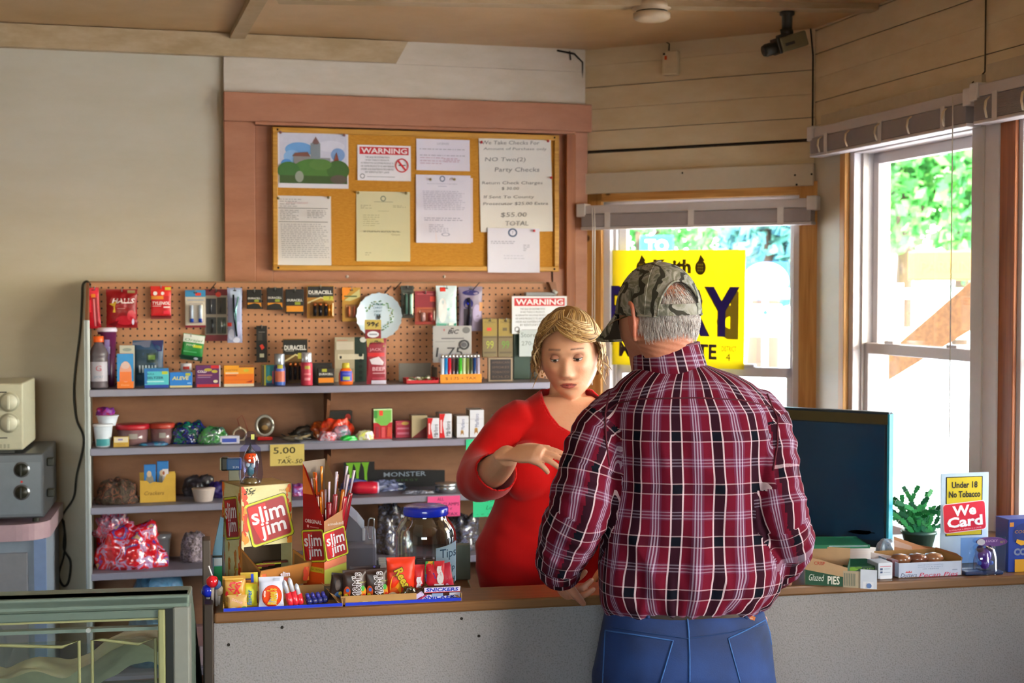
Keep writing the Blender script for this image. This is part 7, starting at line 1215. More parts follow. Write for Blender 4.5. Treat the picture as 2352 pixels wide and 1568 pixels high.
# ================================================================= YELLOW CAMPAIGN SIGN IN THE WINDOW
wy = -.02; u0, u1 = FB.U(1388, wy), FB.U(1709, wy); W = u1-u0; za = zat(FB, 1400, 838, wy); zb = zat(FB, 1550, 574, wy); H = zb-za
m_y, _n, _b = newmat('yellow translucent board'); _b.inputs['Base Color'].default_value = lin('#e4d84c'); _b.inputs['Roughness'].default_value = .5
_o = _n.nodes['Material Output']; tl = N(_n, 'ShaderNodeBsdfTranslucent'); tl.inputs[0].default_value = lin('#e6d41c'); mxs = N(_n, 'ShaderNodeMixShader'); mxs.inputs[0].default_value = .55; _n.links.new(_b.outputs[0], mxs.inputs[1]); _n.links.new(tl.outputs[0], mxs.inputs[2]); _n.links.new(mxs.outputs[0], _o.inputs[0])
b = MB(); b.box(-W/2, W/2, 0, .004, 0, H, m_y)
NV, BR, GH = '#2a1c78', '#46330f', '#a08c20'
P = [('t', 'Keith', .49, .86, .12, BR, .27, dict(bold=.05))]
for cx in (.27, .695): P += [('e', cx, .85, .038, .062, BR), ('p', [(cx-.02, .9), (cx, .96), (cx+.03, .91), (cx+.01, .9)], BR)]+[('e', cx+.015*i, .85+.025*j, .005, .008, '#a89820') for i in (-1, 0, 1) for j in (-1, 0, 1)]
P += [('t', 'd', .89, .45, .40, GH, .15, dict(bold=.05)), ('t', 'PERRY', .5, .48, .42, BR, .945, dict(bold=.035)), ('t', 'PERRY', .497, .48, .42, NV, .94, dict(bold=.02)), ('t', 'for', .06, .2, .055, BR, .045), ('t', 'MAGISTRATE', .47, .14, .13, '#3a2a3c', .7, dict(bold=.03)), ('t', 'DISTRICT', .905, .17, .045, BR, .1), ('t', '4', .9, .1, .06, BR, .03)]
face(b, W, H, P)
o = b.build('campaign_sign', loc=FB.P((u0+u1)/2, wy, za), rz=FB.a); o.rotation_euler.y = R(.6); tag(o, 'yellow campaign sign with purple letters standing in the window', 'sign')
# ================================================================= PEOPLE
from mathutils.bvhtree import BVHTree
def fuse(mb, name, voxel, sm=3, parent=None, post=None):
    o = mb.build(name); bm = bmesh.new(); bm.from_mesh(o.data); bmesh.ops.remove_doubles(bm, verts=bm.verts, dist=1e-5); bmesh.ops.recalc_face_normals(bm, faces=bm.faces); bm.to_mesh(o.data); bm.free()
    r = o.modifiers.new('r', 'REMESH'); r.mode = 'VOXEL'; r.voxel_size = voxel; r.use_smooth_shade = True
    s = o.modifiers.new('s', 'SMOOTH'); s.factor = .5; s.iterations = sm
    dg = bpy.context.evaluated_depsgraph_get(); me = bpy.data.meshes.new_from_object(o.evaluated_get(dg)); o.modifiers.clear(); old = o.data; o.data = me; bpy.data.meshes.remove(old)
    me.name = name; me.materials.clear(); me.materials.append(mb.mats[0])
    for p in me.polygons: p.use_smooth = True; p.material_index = 0
    if parent: o.parent = parent; o.matrix_parent_inverse = Matrix.Translation(-parent.location)
    return o
def rings(b, rs, mat, n=56, e=2.3):
    """closed loft of super-ellipses: (cx, cy, z, rx, ry front, ry back)"""
    vs = []
    for r in rs:
        cx, cy, z, rx, rf = r[:5]; rb = r[5] if len(r) > 5 else rf
        for j in range(n):
            a = 2*math.pi*j/n; c, s = math.cos(a), math.sin(a); x = math.copysign(abs(c)**(2/e), c)*rx; y = math.copysign(abs(s)**(2/e), s)*(rf if s > 0 else rb); vs.append((cx+x, cy+y, z))
    k = len(rs); fs = [(i*n+j, i*n+(j+1) % n, (i+1)*n+(j+1) % n, (i+1)*n+j) for i in range(k-1) for j in range(n)]+[tuple(range(n))[::-1], tuple((k-1)*n+j for j in range(n))]
    return b.add(vs, fs, mat, True)
def limb(b, pts, rad, mat, n=20, flat=1.0, up=None, k=5):
    P = smoothpts(pts, k); m = len(P); R_ = []
    for i in range(m):
        t = i/(m-1)*(len(rad)-1); j = min(int(t), len(rad)-2); f = t-j; R_.append(rad[j]*(1-f)+rad[j+1]*f)
    P = [Vector(pts[0])-(Vector(P[1])-Vector(P[0])).normalized()*R_[0]*.5]+P+[Vector(P[-1])+(Vector(P[-1])-Vector(P[-2])).normalized()*R_[-1]*.5]; R_ = [R_[0]*.55]+R_+[R_[-1]*.55]
    return b.tube(P, R_, mat, n, True, flat, True, up)
def hand(b, wrist, d, nrm, mat, s=1.0, curl=(30, 35, 40, 45), thumb=1, spread=.12, wr=.026):
    """wrist point, pointing direction, back-of-hand normal; thumb = +1/-1 picks the side"""
    d = Vector(d).normalized(); nrm = Vector(nrm); nrm = (nrm-d*nrm.dot(d)).normalized(); sd = d.cross(nrm)*thumb; w = Vector(wrist)
    limb(b, [w-d*.03*s, w+d*.01*s, w+d*.05*s, w+d*.088*s], [wr*s, wr*1.05*s, .04*s, .039*s], mat, 18, .42, up=tuple(nrm), k=4)
    L = (.94, 1.02, .96, .76)
    for i in range(4):
        off = (.029, .0098, -.0098, -.028)[i]; p = w+d*(.08-.006*abs(i-1.2))*s+sd*off*s; dd = (d+sd*spread*(1.2-i)*.6).normalized(); pts = [p-d*.015*s, p]; ang = 0
        for q, ln in enumerate((.042, .027, .021)):
            ang = R(curl[i])*(.8, 1.0, .7)[q]; ax = sd; dd = (Matrix.Rotation(-ang*thumb if False else 0, 3, ax) @ dd); dd = (dd*math.cos(ang)-nrm*math.sin(ang)*1.0); dd.normalize()
            p = p+dd*ln*s*L[i]; pts.append(p.copy()); nrm2 = nrm
        # keep bending in the plane of finger and normal
        P = [Vector(pts[0]), Vector(pts[1])]; cur = (d+sd*spread*(1.2-i)*.6).normalized(); a = 0; p = P[1].copy(); dn = cur.copy()
        for q, ln in enumerate((.044, .028, .022)):
            a += R(curl[i])*(.8, 1.0, .7)[q]; v = dn*math.cos(a)-nrm*math.sin(a); p = p+v*ln*s*L[i]; P.append(p.copy())
        limb(b, P, [.0095*s, .0098*s, .0088*s, .0082*s, .0068*s], mat, 12, .95, k=4)
    t0 = w+d*.02*s+sd*.022*s; v1 = (d*.75+sd*.75-nrm*.25).normalized(); v2 = (d*.95+sd*.3-nrm*.3).normalized()
    limb(b, [t0, t0+v1*.035*s, t0+v1*.035*s+v2*.03*s, t0+v1*.035*s+v2*.055*s], [.015*s, .0125*s, .0105*s, .008*s], mat, 12, .9, k=4)
G_ = lambda x, z, cx, cz, sx, sz: math.exp(-((x-cx)/sx)**2-((z-cz)/sz)**2)
def headshape(th, ph, p):
    """th: azimuth from the face direction (-y), ph: elevation; returns a point"""
    a, bb, c = p['w'], p['d'], p['h']; cp = math.cos(ph); x = math.sin(th)*cp*a; y = -math.cos(th)*cp*bb; z = math.sin(ph)*c
    front = max(0, math.cos(th))
    if z < 0:
        t = -z/c; x *= 1-.30*t**1.6*(1 if front > 0 else .6); y *= (1-.06*t) if y < 0 else (1-.45*t**1.3)
        if y < 0: y = y*(1-.10*t)-.018*t*front
    if y < 0 and z > 0: y *= 1-.08*(z/c)
    if y < 0:
        y += .012*front*G_(x, z, 0, 0, .2, .2)*0
        ax = abs(x)
        y += .013*G_(ax, z, .032, .012, .017, .013)          # eye sockets
        y -= .005*G_(ax, z, .030, .032, .022, .007)*p['brow'] # brow
        y += .004*G_(x, z, 0, .02, .012, .012)
        nz = -.020*math.exp(-(x/(.0085+.010*max(0, min(1, (.01-z)/.045))))**2)*(max(0, 1-abs((z+.032)/.048))**.8 if z < -.032+.048 and z > -.08 else 0)*(1 if z > -.034 else max(0, 1-((-.034-z)/.012)))
        y += nz*1.15*p['nose']
        y -= .005*G_(ax, z, .013, -.034, .006, .006)        # nostril wings
        y -= .006*G_(ax, z, .046, -.018, .02, .02)*p['cheek']
        y -= .0075*G_(x, z, 0, -.0565, .022, .0045)          # upper lip
        y -= .0085*G_(x, z, 0, -.0685, .018, .0050)          # lower lip
        y += .0055*G_(x, z, 0, -.0620, .024, .0018)          # mouth line
        y += .003*G_(x, z, 0, -.079, .02, .005)
        y -= .007*G_(x, z, 0, -.097, .018, .012)             # chin
        y -= .003*G_(ax, z, .03, -.07, .014, .02)*p['cheek']
    return (x, y, z)
def headgeo(b, T, p, mat, n=150, m=110):
    o = b.T; b.T = T; b.grid(lambda i, j: headshape(-math.pi+2*math.pi*i, -math.pi/2*.995+math.pi*.995*j, p), n, m, mat, True, closeu=True)
    k = len(b.v); 
    # poles
    b.add([headshape(2*math.pi*i/n-math.pi, -math.pi/2*.995, p) for i in range(n)], [tuple(range(n))], mat); b.add([headshape(2*math.pi*i/n-math.pi, math.pi/2*.995-.0, p) for i in range(n)], [tuple(range(n))[::-1]], mat)
    for s in (-1, 1):   # ears
        ex = s*(p['w']-.004); es = p.get('ear', 1);  pts = [(ex, .006, .018), (ex+s*.010, .012, .026), (ex+s*.014, .022, .02), (ex+s*.013, .022, 0), (ex+s*.009, .014, -.022), (ex+s*.003, .006, -.032), (ex, .002, -.026)]
        sc_ = lambda q: (ex+(q[0]-ex)*es, q[1]*es, q[2]*es); limb(b, [sc_(q) for q in pts], [.004, .0055, .0055, .005, .005, .0055, .004], mat, 10, k=4); limb(b, [sc_(q) for q in [(ex-s*.004, .008, .012), (ex+s*.005, .014, .0), (ex, .006, -.024)]], [.007*es, .010*es, .007*es], mat, 10, .7, k=4)
    b.T = o
def skinmat(name, base, lip, flush):
    m, nt, bs = newmat(name); at_ = N(nt, 'ShaderNodeVertexColor'); at_.layer_name = 'tint'
    sp = N(nt, 'ShaderNodeSeparateColor'); nt.links.new(at_.outputs[0], sp.inputs[0]); last = None
    tc = N(nt, 'ShaderNodeTexCoord'); nz = N(nt, 'ShaderNodeTexNoise'); nz.inputs['Scale'].default_value = 26; nz.inputs['Detail'].default_value = 5; nt.links.new(tc.outputs['Object'], nz.inputs[0])
    m0 = N(nt, 'ShaderNodeMix', data_type='RGBA'); m0.inputs['A'].default_value = lin(base); m0.inputs['B'].default_value = lin(flush); mf = mth(nt, 'MULTIPLY', nz.outputs[0], .55); nt.links.new(mf, m0.inputs['Factor']); last = m0.outputs['Result']
    for k, col in enumerate((lip, '#5a4440', flush)):
        mx = N(nt, 'ShaderNodeMix', data_type='RGBA'); mx.inputs['B'].default_value = lin(col); nt.links.new(sp.outputs[k], mx.inputs['Factor']); nt.links.new(last, mx.inputs['A']); last = mx.outputs['Result']
    nt.links.new(last, bs.inputs['Base Color']); bs.inputs['Roughness'].default_value = .48; bs.inputs['Subsurface Weight'].default_value = .12; bs.inputs['Subsurface Radius'].default_value = (.01, .004, .002); bs.inputs['Subsurface Scale'].default_value = 1
    n2 = N(nt, 'ShaderNodeTexNoise'); n2.inputs['Scale'].default_value = 160; nt.links.new(tc.outputs['Object'], n2.inputs[0]); bp = N(nt, 'ShaderNodeBump'); bp.inputs['Strength'].default_value = .25; bp.inputs['Distance'].default_value = .002; nt.links.new(n2.outputs['Fac'], bp.inputs['Height']); nt.links.new(bp.outputs[0], bs.inputs['Normal'])
    return m
def paint(o, T, fn):
    me = o.data; ca = me.color_attributes.new('tint', 'FLOAT_COLOR', 'POINT'); Ti = T.inverted()
    buf = []
    for v in me.vertices: r = fn(Ti @ v.co); buf += [r[0], r[1], r[2], 1]
    ca.data.foreach_set('color', buf)
def noisemesh(o, fn):
    me = o.data; ns = [v.normal.copy() for v in me.vertices]
    for v, n in zip(me.vertices, ns): v.co = v.co+n*fn(v.co, n)
    me.update()
def proj(bvh, px, py, lift=.001):
    r = ray(px, py).normalized(); h = bvh.ray_cast(Vector((0, 0, CAMZ)), r)
    return (h[0]-r*lift) if h[0] else None
def seam(bvh, pix, rad, mat, parent, name, lift=.001, label=None, k=8):
    pts = []
    for i in range(len(pix)-1):
        for j in range(k): t = j/k; q = proj(bvh, pix[i][0]*(1-t)+pix[i+1][0]*t, pix[i][1]*(1-t)+pix[i+1][1]*t, lift); q and pts.append(q)
    q = proj(bvh, *pix[-1], lift); q and pts.append(q)
    if len(pts) < 2: return
    b = MB(); b.tube(pts, rad, mat, 6); o = b.build(name); o.parent = parent; o.matrix_parent_inverse = Matrix.Translation(-parent.location)
    if label: o['label'] = label
    return o
def par(o, p): o.parent = p; o.matrix_parent_inverse = Matrix.Translation(-p.location); return o
def X(px, d): return at(px, 672, d).x
def Zp(py, d): return at(1176, py, d).z
# ----------------------------------------------------------------- the man
DM = 3.12
mr_ = empty('person', (X(1580, DM), DM, 0), 0, 'older person in plaid shirt, blue jeans and camouflage cap seen from behind', 'person')
m_skm = skinmat('skin man', '#b88468', '#a8604c', '#b0604a')
HT = Matrix.Translation(at(1512, 735, 3.12)) @ Matrix.Rotation(R(180+33), 4, 'Z') @ Matrix.Rotation(R(10), 4, 'X')
CT = HT @ Matrix.Rotation(R(-9), 4, 'Z') @ Matrix.Rotation(R(-13), 4, 'X')
pm_ = dict(w=.077, d=.100, h=.118, brow=1.3, nose=1.2, cheek=.8, ear=1.35)
# torso outline in pixels: y, left, right, thickness front, back (metres)
TM = [(1408, 1402, 1752, .12, .10), (1396, 1396, 1757, .125, .105), (1378, 1386, 1774, .135, .118), (1345, 1380, 1792, .145, .128), (1300, 1378, 1802, .145, .128), (1200, 1388, 1800, .14, .12), (1100, 1396, 1794, .13, .118), (1000, 1394, 1788, .12, .122), (940, 1396, 1776, .11, .12), (905, 1404, 1758, .10, .108), (880, 1418, 1730, .09, .095), (862, 1438, 1696, .075, .08), (848, 1458, 1654, .06, .065), (838, 1470, 1625, .052, .055), (825, 1478, 1610, .045, .05)]
def trings(b, mat, dx=0, dd=0, tab=TM, D=DM, e=2.3, lo=0, hi=99):
    rs = []
    for y, l, r, f, bk in tab[lo:hi]:
        xl, xr = X(l, D), X(r, D); rs.append(((xl+xr)/2, D, Zp(y, D), (xr-xl)/2-dx, f-dd, bk-dd))
    rings(b, rs, mat, e=e)
Pm = lambda px, py, d: tuple(at(px, py, d))
armL = [Pm(1436, 930, 3.12), Pm(1380, 992, 3.11), Pm(1350, 1075, 3.09), Pm(1332, 1165, 3.07), Pm(1304, 1235, 3.1), Pm(1286, 1284, 3.13), Pm(1288, 1312, 3.16)]
armR = [Pm(1722, 928, 3.12), Pm(1758, 985, 3.11), Pm(1774, 1080, 3.08), Pm(1792, 1180, 3.06), Pm(1808, 1240, 3.1), Pm(1796, 1282, 3.16), Pm(1780, 1308, 3.22)]
b = MB(); headgeo(b, HT, pm_, m_skm)
limb(b, [Pm(1515, 745, 3.13), Pm(1530, 790, 3.13), Pm(1545, 860, 3.13)], [.058, .060, .062], m_skm, 24); limb(b, [Pm(1478, 770, 3.14), Pm(1488, 815, 3.15), Pm(1505, 870, 3.15)], [.04, .042, .05], m_skm, 20); trings(b, m_skm, .016, .016, lo=1)
limb(b, armL, [.05, .048, .042, .038, .034, .03, .024], m_skm); limb(b, armR, [.05, .048, .042, .038, .034, .03, .024], m_skm)
hand(b, Pm(1285, 1308, 3.165), (.08, .6, -.5), (-.35, -.7, .4), m_skm, .95, (42, 48, 52, 58), -1)
hand(b, Pm(1778, 1312, 3.225), (.0, .9, -.12), (.2, -.1, .9), m_skm, .9, (30, 35, 40, 45), 1)
hipz = Zp(1400, DM); xl, xr = X(1480, DM), X(1680, DM)
for x in (xl, xr): limb(b, [(x, DM+.01, hipz-.02), (x, DM, .48), (x, DM+.02, .12), (x, DM+.0, .06)], [.085, .055, .035, .035], m_skm); limb(b, [(x, DM-.03, .05), (x, DM+.1, .04)], [.032, .03], m_skm)
o = fuse(b, 'body', .0034, 2, mr_)
o.data.materials[0] = m_skm
def pt(v):
    lipv = 0; fl = .35*G_(v.x, v.z, 0, -.11, .3, .04)
    if abs(v.x) > .06 and abs(v.z) < .04 and v.y > -.01: fl = .7
    return (0, 0, fl)
paint(o, HT, pt)
noisemesh(o, lambda c, n: .0005*math.sin((c.z+.25*c.x)*520+2*noise.noise(c*40)) if (Zp(850, DM) < c.z < Zp(775, DM) and c.y < DM+.01) else 0)
# hair: shell of short strands
bvh = BVHTree.FromObject(o, bpy.context.evaluated_depsgraph_get())
rr = random.Random(9); hm = [M('#d8d0cc', .6), M('#b4aaa6', .6), M('#e8e4e2', .6), M('#9a8e8a', .6)]
b = MB()
for k in range(4200):
    th = rr.uniform(R(102), R(258)); zlo = -.036 if abs(th-math.pi) < R(70) else -.02
    z = rr.uniform(zlo, .045) if rr.random() < .8 else rr.uniform(.03, .085)
    if z > .035 and abs(th-math.pi) > R(45): continue
    if z > .035 and rr.random() < .55: continue
    ph = math.asin(max(-1, min(1, z/pm_['h']))); q = Vector(headshape(th, ph, pm_)); n_ = Vector((q.x/pm_['w']**2, q.y/pm_['d']**2, q.z/pm_['h']**2)).normalized(); dn = Vector((rr.uniform(-.25, .25), 0, -1)); dn = (dn-n_*dn.dot(n_)).normalized()
    p0 = q-n_*.001; L_ = rr.uniform(.012, .024); pts = [HT @ p0, HT @ (p0+dn*L_*.5+n_*.004), HT @ (p0+dn*L_+n_*.0045)]; b.tube(pts, [.0009, .0008, .0003], rr.choice(hm), 3, False)
par(b.build('hair'), mr_)
# glasses, cap
b = MB(); b.T = HT; gm_ = M('#8a7a5a', .25, .8)
for s in (-1, 1):
    b.tube([(s*.078, .0, .012), (s*.08, -.05, .008), (s*.064, -.098, .004)], .0016, gm_, 6); b.tube([(s*.032+.022*math.cos(a*math.pi/10), -.106+.004*abs(math.cos(a*math.pi/10)), .0+.018*math.sin(a*math.pi/10)) for a in range(21)], .0014, gm_, 6)
b.tube([(-.012, -.112, .004), (.012, -.112, .004)], .0014, gm_, 6); gl = par(b.build('glasses'), mr_)
for s in (-1, 1):
    b = MB(); b.T = HT; b.add([(s*.032, -.108, 0)]+[(s*.032+.021*math.cos(a*math.pi/10), -.106, .017*math.sin(a*math.pi/10)) for a in range(20)], [(0, 1+a, 1+(a+1) % 20) for a in range(20)], glassmat('lens', (.85, .85, .85, 1), .35, .03)); par(b.build('lens'), mr_)
m_camo, nt, bs = newmat('camouflage'); tc = N(nt, 'ShaderNodeTexCoord'); nz = N(nt, 'ShaderNodeTexNoise'); nz.inputs['Scale'].default_value = 13; nz.inputs['Detail'].default_value = 6; nz.inputs['Distortion'].default_value = 2.2; nt.links.new(tc.outputs['Object'], nz.inputs[0])
cr = N(nt, 'ShaderNodeValToRGB'); cr.color_ramp.interpolation = 'EASE'; el = cr.color_ramp.elements
for i, (p_, c_) in enumerate(((.3, '#2c2d26'), (.42, '#63655a'), (.5, '#94928a'), (.6, '#70705f'), (.72, '#a8a49c'))):
    e_ = el[i] if i < 2 else el.new(p_); e_.position = p_; e_.color = lin(c_)
nt.links.new(nz.outputs[0], cr.inputs[0]); wv_ = N(nt, 'ShaderNodeTexWave'); wv_.inputs['Scale'].default_value = 9; wv_.inputs['Distortion'].default_value = 14; wv_.inputs['Detail'].default_value = 3; nt.links.new(tc.outputs['Object'], wv_.inputs[0])
lt_ = mth(nt, 'LESS_THAN', wv_.outputs['Fac'], .12); mx = N(nt, 'ShaderNodeMix', data_type='RGBA'); mx.inputs['B'].default_value = lin('#2c2a20'); nt.links.new(lt_, mx.inputs['Factor']); nt.links.new(cr.outputs[0], mx.inputs['A']); nt.links.new(mx.outputs['Result'], bs.inputs[0]); bs.inputs['Roughness'].default_value = .85
cz0 = .016; CA, CB, CC = pm_['w']+.011, pm_['d']+.011, pm_['h']+.009
def capP(th, f, off=0):   # th azimuth from face, f 0 bottom .. 1 top
    z = cz0+(CC-cz0)*math.sin(f*math.pi/2); k = math.sqrt(max(0, 1-((z-cz0)/(CC-cz0))**2)); k = k**.92
    sc = math.sqrt(1-(cz0/CC)**2); seam_ = -.0012*math.exp(-((((th/(math.pi/3)) % 1)-.5)/.04)**2)*0
    return (math.sin(th)*(CA*1.0*sc+off+seam_)*k, -math.cos(th)*(CB*sc+off+seam_)*k, z+off*.5*f)
cp = empty('cap', mr_.location, 0); par(cp, mr_); 
b = MB(); b.T = CT; n, m = 96, 26; vs, idx = [], {}
archw = R(37); 
def inopen(th, f): d = abs(th-math.pi)/archw; return d < 1 and f < .47*math.sqrt(max(0, 1-d*d))
for lay in (0, 1):
    off = 0 if lay else -.0016
    g0 = len(vs)
    for j in range(m+1):
        for i in range(n): vs.append(capP(2*math.pi*i/n, j/m, off))
    fs = []
    for j in range(m):
        for i in range(n):
            if inopen(2*math.pi*(i+.5)/n, (j+.5)/m): continue
            q = (g0+j*n+i, g0+j*n+(i+1) % n, g0+(j+1)*n+(i+1) % n, g0+(j+1)*n+i); fs.append(q if lay else q[::-1])
    idx[lay] = fs
b.add(vs, idx[0]+idx[1], m_camo, True)
rim = [capP(math.pi+archw*math.cos(a), .47*math.sin(a), .0005) for a in [math.pi*i/20 for i in range(21)]]; b.tube(rim, .0026, m_camo, 8)
b.tube([capP(2*math.pi*i/72+0, 0, .0005) for i in range(73) if abs(2*math.pi*i/72-math.pi) > archw], .0024, m_camo, 8) if False else [b.tube([capP(t0+(t1-t0)*i/36, 0, .0005) for i in range(37)], .0024, m_camo, 8) for t0, t1 in ((0, math.pi-archw), (math.pi+archw, 2*math.pi))]
for s in (math.pi/3, 2*math.pi/3+.1, -math.pi/3, -2*math.pi/3-.1, 0): b.tube([capP(s, f/14, .0002) for f in range(15)], .0013, m_camo, 5)
b.ball(tuple(Vector(capP(0, 1, 0))+Vector((0, 0, .002))), .006, m_camo, sz=.5); par(b.build('crown'), cp)
b = MB(); b.T = CT; wst = .010
g = lambda i, j: capP(math.pi-archw*1.12+2*archw*1.12*i, .012+.14*j, .0022); b.grid(g, 20, 3, m_camo); b.grid(lambda i, j: capP(math.pi+archw*1.12-2*archw*1.12*i, .012+.14*j, .0006), 20, 3, m_camo)
par(b.build('strap'), cp)
b = MB(); b.T = HT @ Matrix.Rotation(R(8), 4, 'Z') @ Matrix.Rotation(R(-5), 4, 'X'); fr_ = lambda i, j, dz=0: ((-1+2*i)*(CA*.84-.012*j), -(CB*.88*math.sqrt(max(.02, 1-((-1+2*i)*.86)**2))+.005)-j*.072*math.sqrt(max(0, 1-(-1+2*i)**4)), cz0+.0-j*.052+.012*(1-abs(-1+2*i)**2)-.004+dz)
b.grid(fr_, 24, 8, m_camo); b.grid(lambda i, j: fr_(1-i, j, -.003), 24, 8, M('#2c2620', .8)); b.tube([fr_(i/24, 1, -.0015) for i in range(25)], .003, m_camo, 6); par(b.build('brim'), cp)
b = MB(); b.T = CT; q = capP(math.pi+1.0, .14, .001)
pp = [capP(math.pi+1.02+a, .04+c, .001) for a, c in ((-.1, 0), (.12, 0), (.12, .2), (-.1, .2))]; b.add(pp, [(0, 1, 2, 3), (3, 2, 1, 0)], M('#1f2420', .6)); par(b.build('cap_badge'), cp)
# shirt ---------------------------------------------------------------
m_pl, nt, bs = newmat('plaid flannel'); uvn = N(nt, 'ShaderNodeUVMap'); uvn.uv_map = 'UVMap'; sp = N(nt, 'ShaderNodeSeparateXYZ'); nt.links.new(uvn.outputs[0], sp.inputs[0])
def stripes(src, per, bands):
    """bands: (centre, half width) in fractions of the period -> 0/1 mask"""
    f = mth(nt, 'FRACT', mth(nt, 'ADD', mth(nt, 'DIVIDE', src, per), 100.0)); out = None
    for c, h in bands:
        d = mth(nt, 'ABSOLUTE', mth(nt, 'SUBTRACT', f, c)); s = mth(nt, 'LESS_THAN', d, h); out = s if out is None else mth(nt, 'MAXIMUM', out, s)
    return out
PU, PV = .0755, .112
def combine(A, Bm, f, g):  # weave: warp and weft weights
    return mth(nt, 'MINIMUM', mth(nt, 'ADD', mth(nt, 'MULTIPLY', A, f), mth(nt, 'MULTIPLY', Bm, g)), 1.0)
lay = [
 ('#2a1418', [(.5, .5)], [(.9, .0)], 0),
]
def mixc(last, fac, col):
    mx = N(nt, 'ShaderNodeMix', data_type='RGBA'); mx.inputs['B'].default_value = lin(col); nt.links.new(fac, mx.inputs['Factor']); nt.links.new(last, mx.inputs['A']); return mx.outputs['Result']
base = N(nt, 'ShaderNodeRGB'); base.outputs[0].default_value = lin('#6e102c'); last = base.outputs[0]
u_, v_ = sp.outputs[0], sp.outputs[1]
last = mixc(last, combine(stripes(u_, PU, [(.5, .14)]), stripes(v_, PV, [(.5, .10)]), .16, .08), '#8474a0')     # lavender ground of the triple
last = mixc(last, combine(stripes(u_, PU, [(.0, .115), (1, .115)]), stripes(v_, PV, [(.0, .085), (1, .085)]), .78, .42), '#070d1e')   # navy bars
last = mixc(last, combine(stripes(u_, PU, [(.5, .016), (.43, .016), (.57, .016)]), stripes(v_, PV, [(.5, .012), (.44, .012), (.56, .012)]), .5, .24), '#cfc6dc')
last = mixc(last, combine(stripes(u_, PU, [(.13, .019), (.87, .019)]), stripes(v_, PV, [(.1, .011), (.9, .011)]), .78, .42), '#dcc8d0')
wn = N(nt, 'ShaderNodeTexNoise'); wn.inputs['Scale'].default_value = 700; nt.links.new(uvn.outputs[0], wn.inputs[0]); mxm = N(nt, 'ShaderNodeMix', data_type='RGBA', blend_type='MULTIPLY'); mxm.inputs['Factor'].default_value = .35; nt.links.new(last, mxm.inputs['A']); nt.links.new(wn.outputs['Fac'], mxm.inputs['B'])
gn = N(nt, 'ShaderNodeGamma'); gn.inputs[1].default_value = 1.12; nt.links.new(mxm.outputs['Result'], gn.inputs[0]); nt.links.new(gn.outputs[0], bs.inputs['Base Color']); bs.inputs['Roughness'].default_value = .9; bs.inputs['Specular IOR Level'].default_value = .15
b = MB(); trings(b, m_pl, 0, 0, hi=14)
rl = [.052, .060, .062, .066, .064, .052, .042]; rl2 = [.052, .060, .058, .058, .056, .050, .040]
limb(b, armL, rl, m_pl, 28); limb(b, armR, rl2, m_pl, 28)
o = fuse(b, 'shirt', .0048, 6, mr_)
def axis_param(c, pts):
    best = (9, 0, 0); s0 = 0
    for a, d in zip(pts[:-1], pts[1:]):
        a, d = Vector(a), Vector(d); L_ = (d-a).length; t = max(0, min(1, (c-a).dot(d-a)/L_**2)); dist = (c-(a+(d-a)*t)).length
        if dist < best[0]: best = (dist, s0+t*L_, (d-a).normalized(), a+(d-a)*t)
        s0 += L_
    return best
def interp(tab, z, D):
    for (y0, l0, r0, f0, b0), (y1, l1, r1, f1, b1) in zip(tab[:-1], tab[1:]):
        z0, z1 = Zp(y0, D), Zp(y1, D)
        if z0 <= z <= z1: t = (z-z0)/(z1-z0); return l0+(l1-l0)*t, r0+(r1-r0)*t
    return (tab[0][1:3] if z < Zp(tab[0][0], D) else tab[-1][1:3])
def sleeve_of(c):
    for nm, pts in (('L', armL), ('R', armR)):
        q = axis_param(c, pts)
        l, r = interp(TM, c.z, DM); xl, xr = X(l, DM), X(r, DM)
        inset = .028 if c.y < DM+.2 else 0
        outside = (c.x < xl+inset) if nm == 'L' else (c.x > xr-inset)
        if q[0] < .085 and q[1] > .055 and (outside or (q[0] < .074 and q[1] > .20)): return nm, q
    return None, None
def foldn(c, n):
    nm, q = sleeve_of(c); z = c.z
    if nm:
        d = .0055*noise.noise(Vector((c.x*16, c.y*16, q[1]*42+c.x*20)))+.004*(1-abs(noise.noise(Vector((c.x*12+7, c.y*12, q[1]*34)))*2))*min(1, q[1]/.15)
        return d
    t = max(0, min(1, (Zp(930, DM)-z)/.08)); low = max(0, 1-(z-Zp(1395, DM))/.18)
    d = t*(.007*noise.noise(Vector((c.x*26, c.y*8, z*5.5)))+.006*(1-2*abs(noise.noise(Vector((c.x*13+z*3, c.y*6+4, z*4)))))) + low*(.008*noise.noise(Vector((c.x*34, 5, z*10)))+.006*noise.noise(Vector((c.x*60, 2, z*14))))
    return d
noisemesh(o, foldn)
me = o.data; ul = me.uv_layers.new(name='UVMap'); co = [v.co for v in me.vertices]
xl, xr = X(1395, DM), X(1790, DM); cxm = (xl+xr)/2; u0c = X(1582, DM)-cxm
def uv_t(c):
    l, r = interp(TM, min(c.z, Zp(905, DM)), DM); a = (X(r, DM)-X(l, DM))/2; cx = (X(r, DM)+X(l, DM))/2; ph = math.atan2((c.x-cx)/a, -(c.y-DM)/.12)
    yk = c.z > Zp(915, DM)-.25*max(0, abs(c.x-cx)-.11) and c.y < DM+.06; return ph*.166+.5*PU+.004, (c.z-Zp(878, DM)+.5*PV+.25*max(0, abs(c.x-cx)-.05)) if yk else (c.z-Zp(1048, DM)+.5*PV)
def uv_s(c, nm, q):
    dist, s, dr_, p = q; rd = (c-p); side = dr_.cross(Vector((0, -1, 0))).normalized(); bk = side.cross(dr_).normalized(); ph = math.atan2(rd.dot(side), -rd.dot(bk)); 
    return (ph*.058+.3*PU, -s+.5*PV)
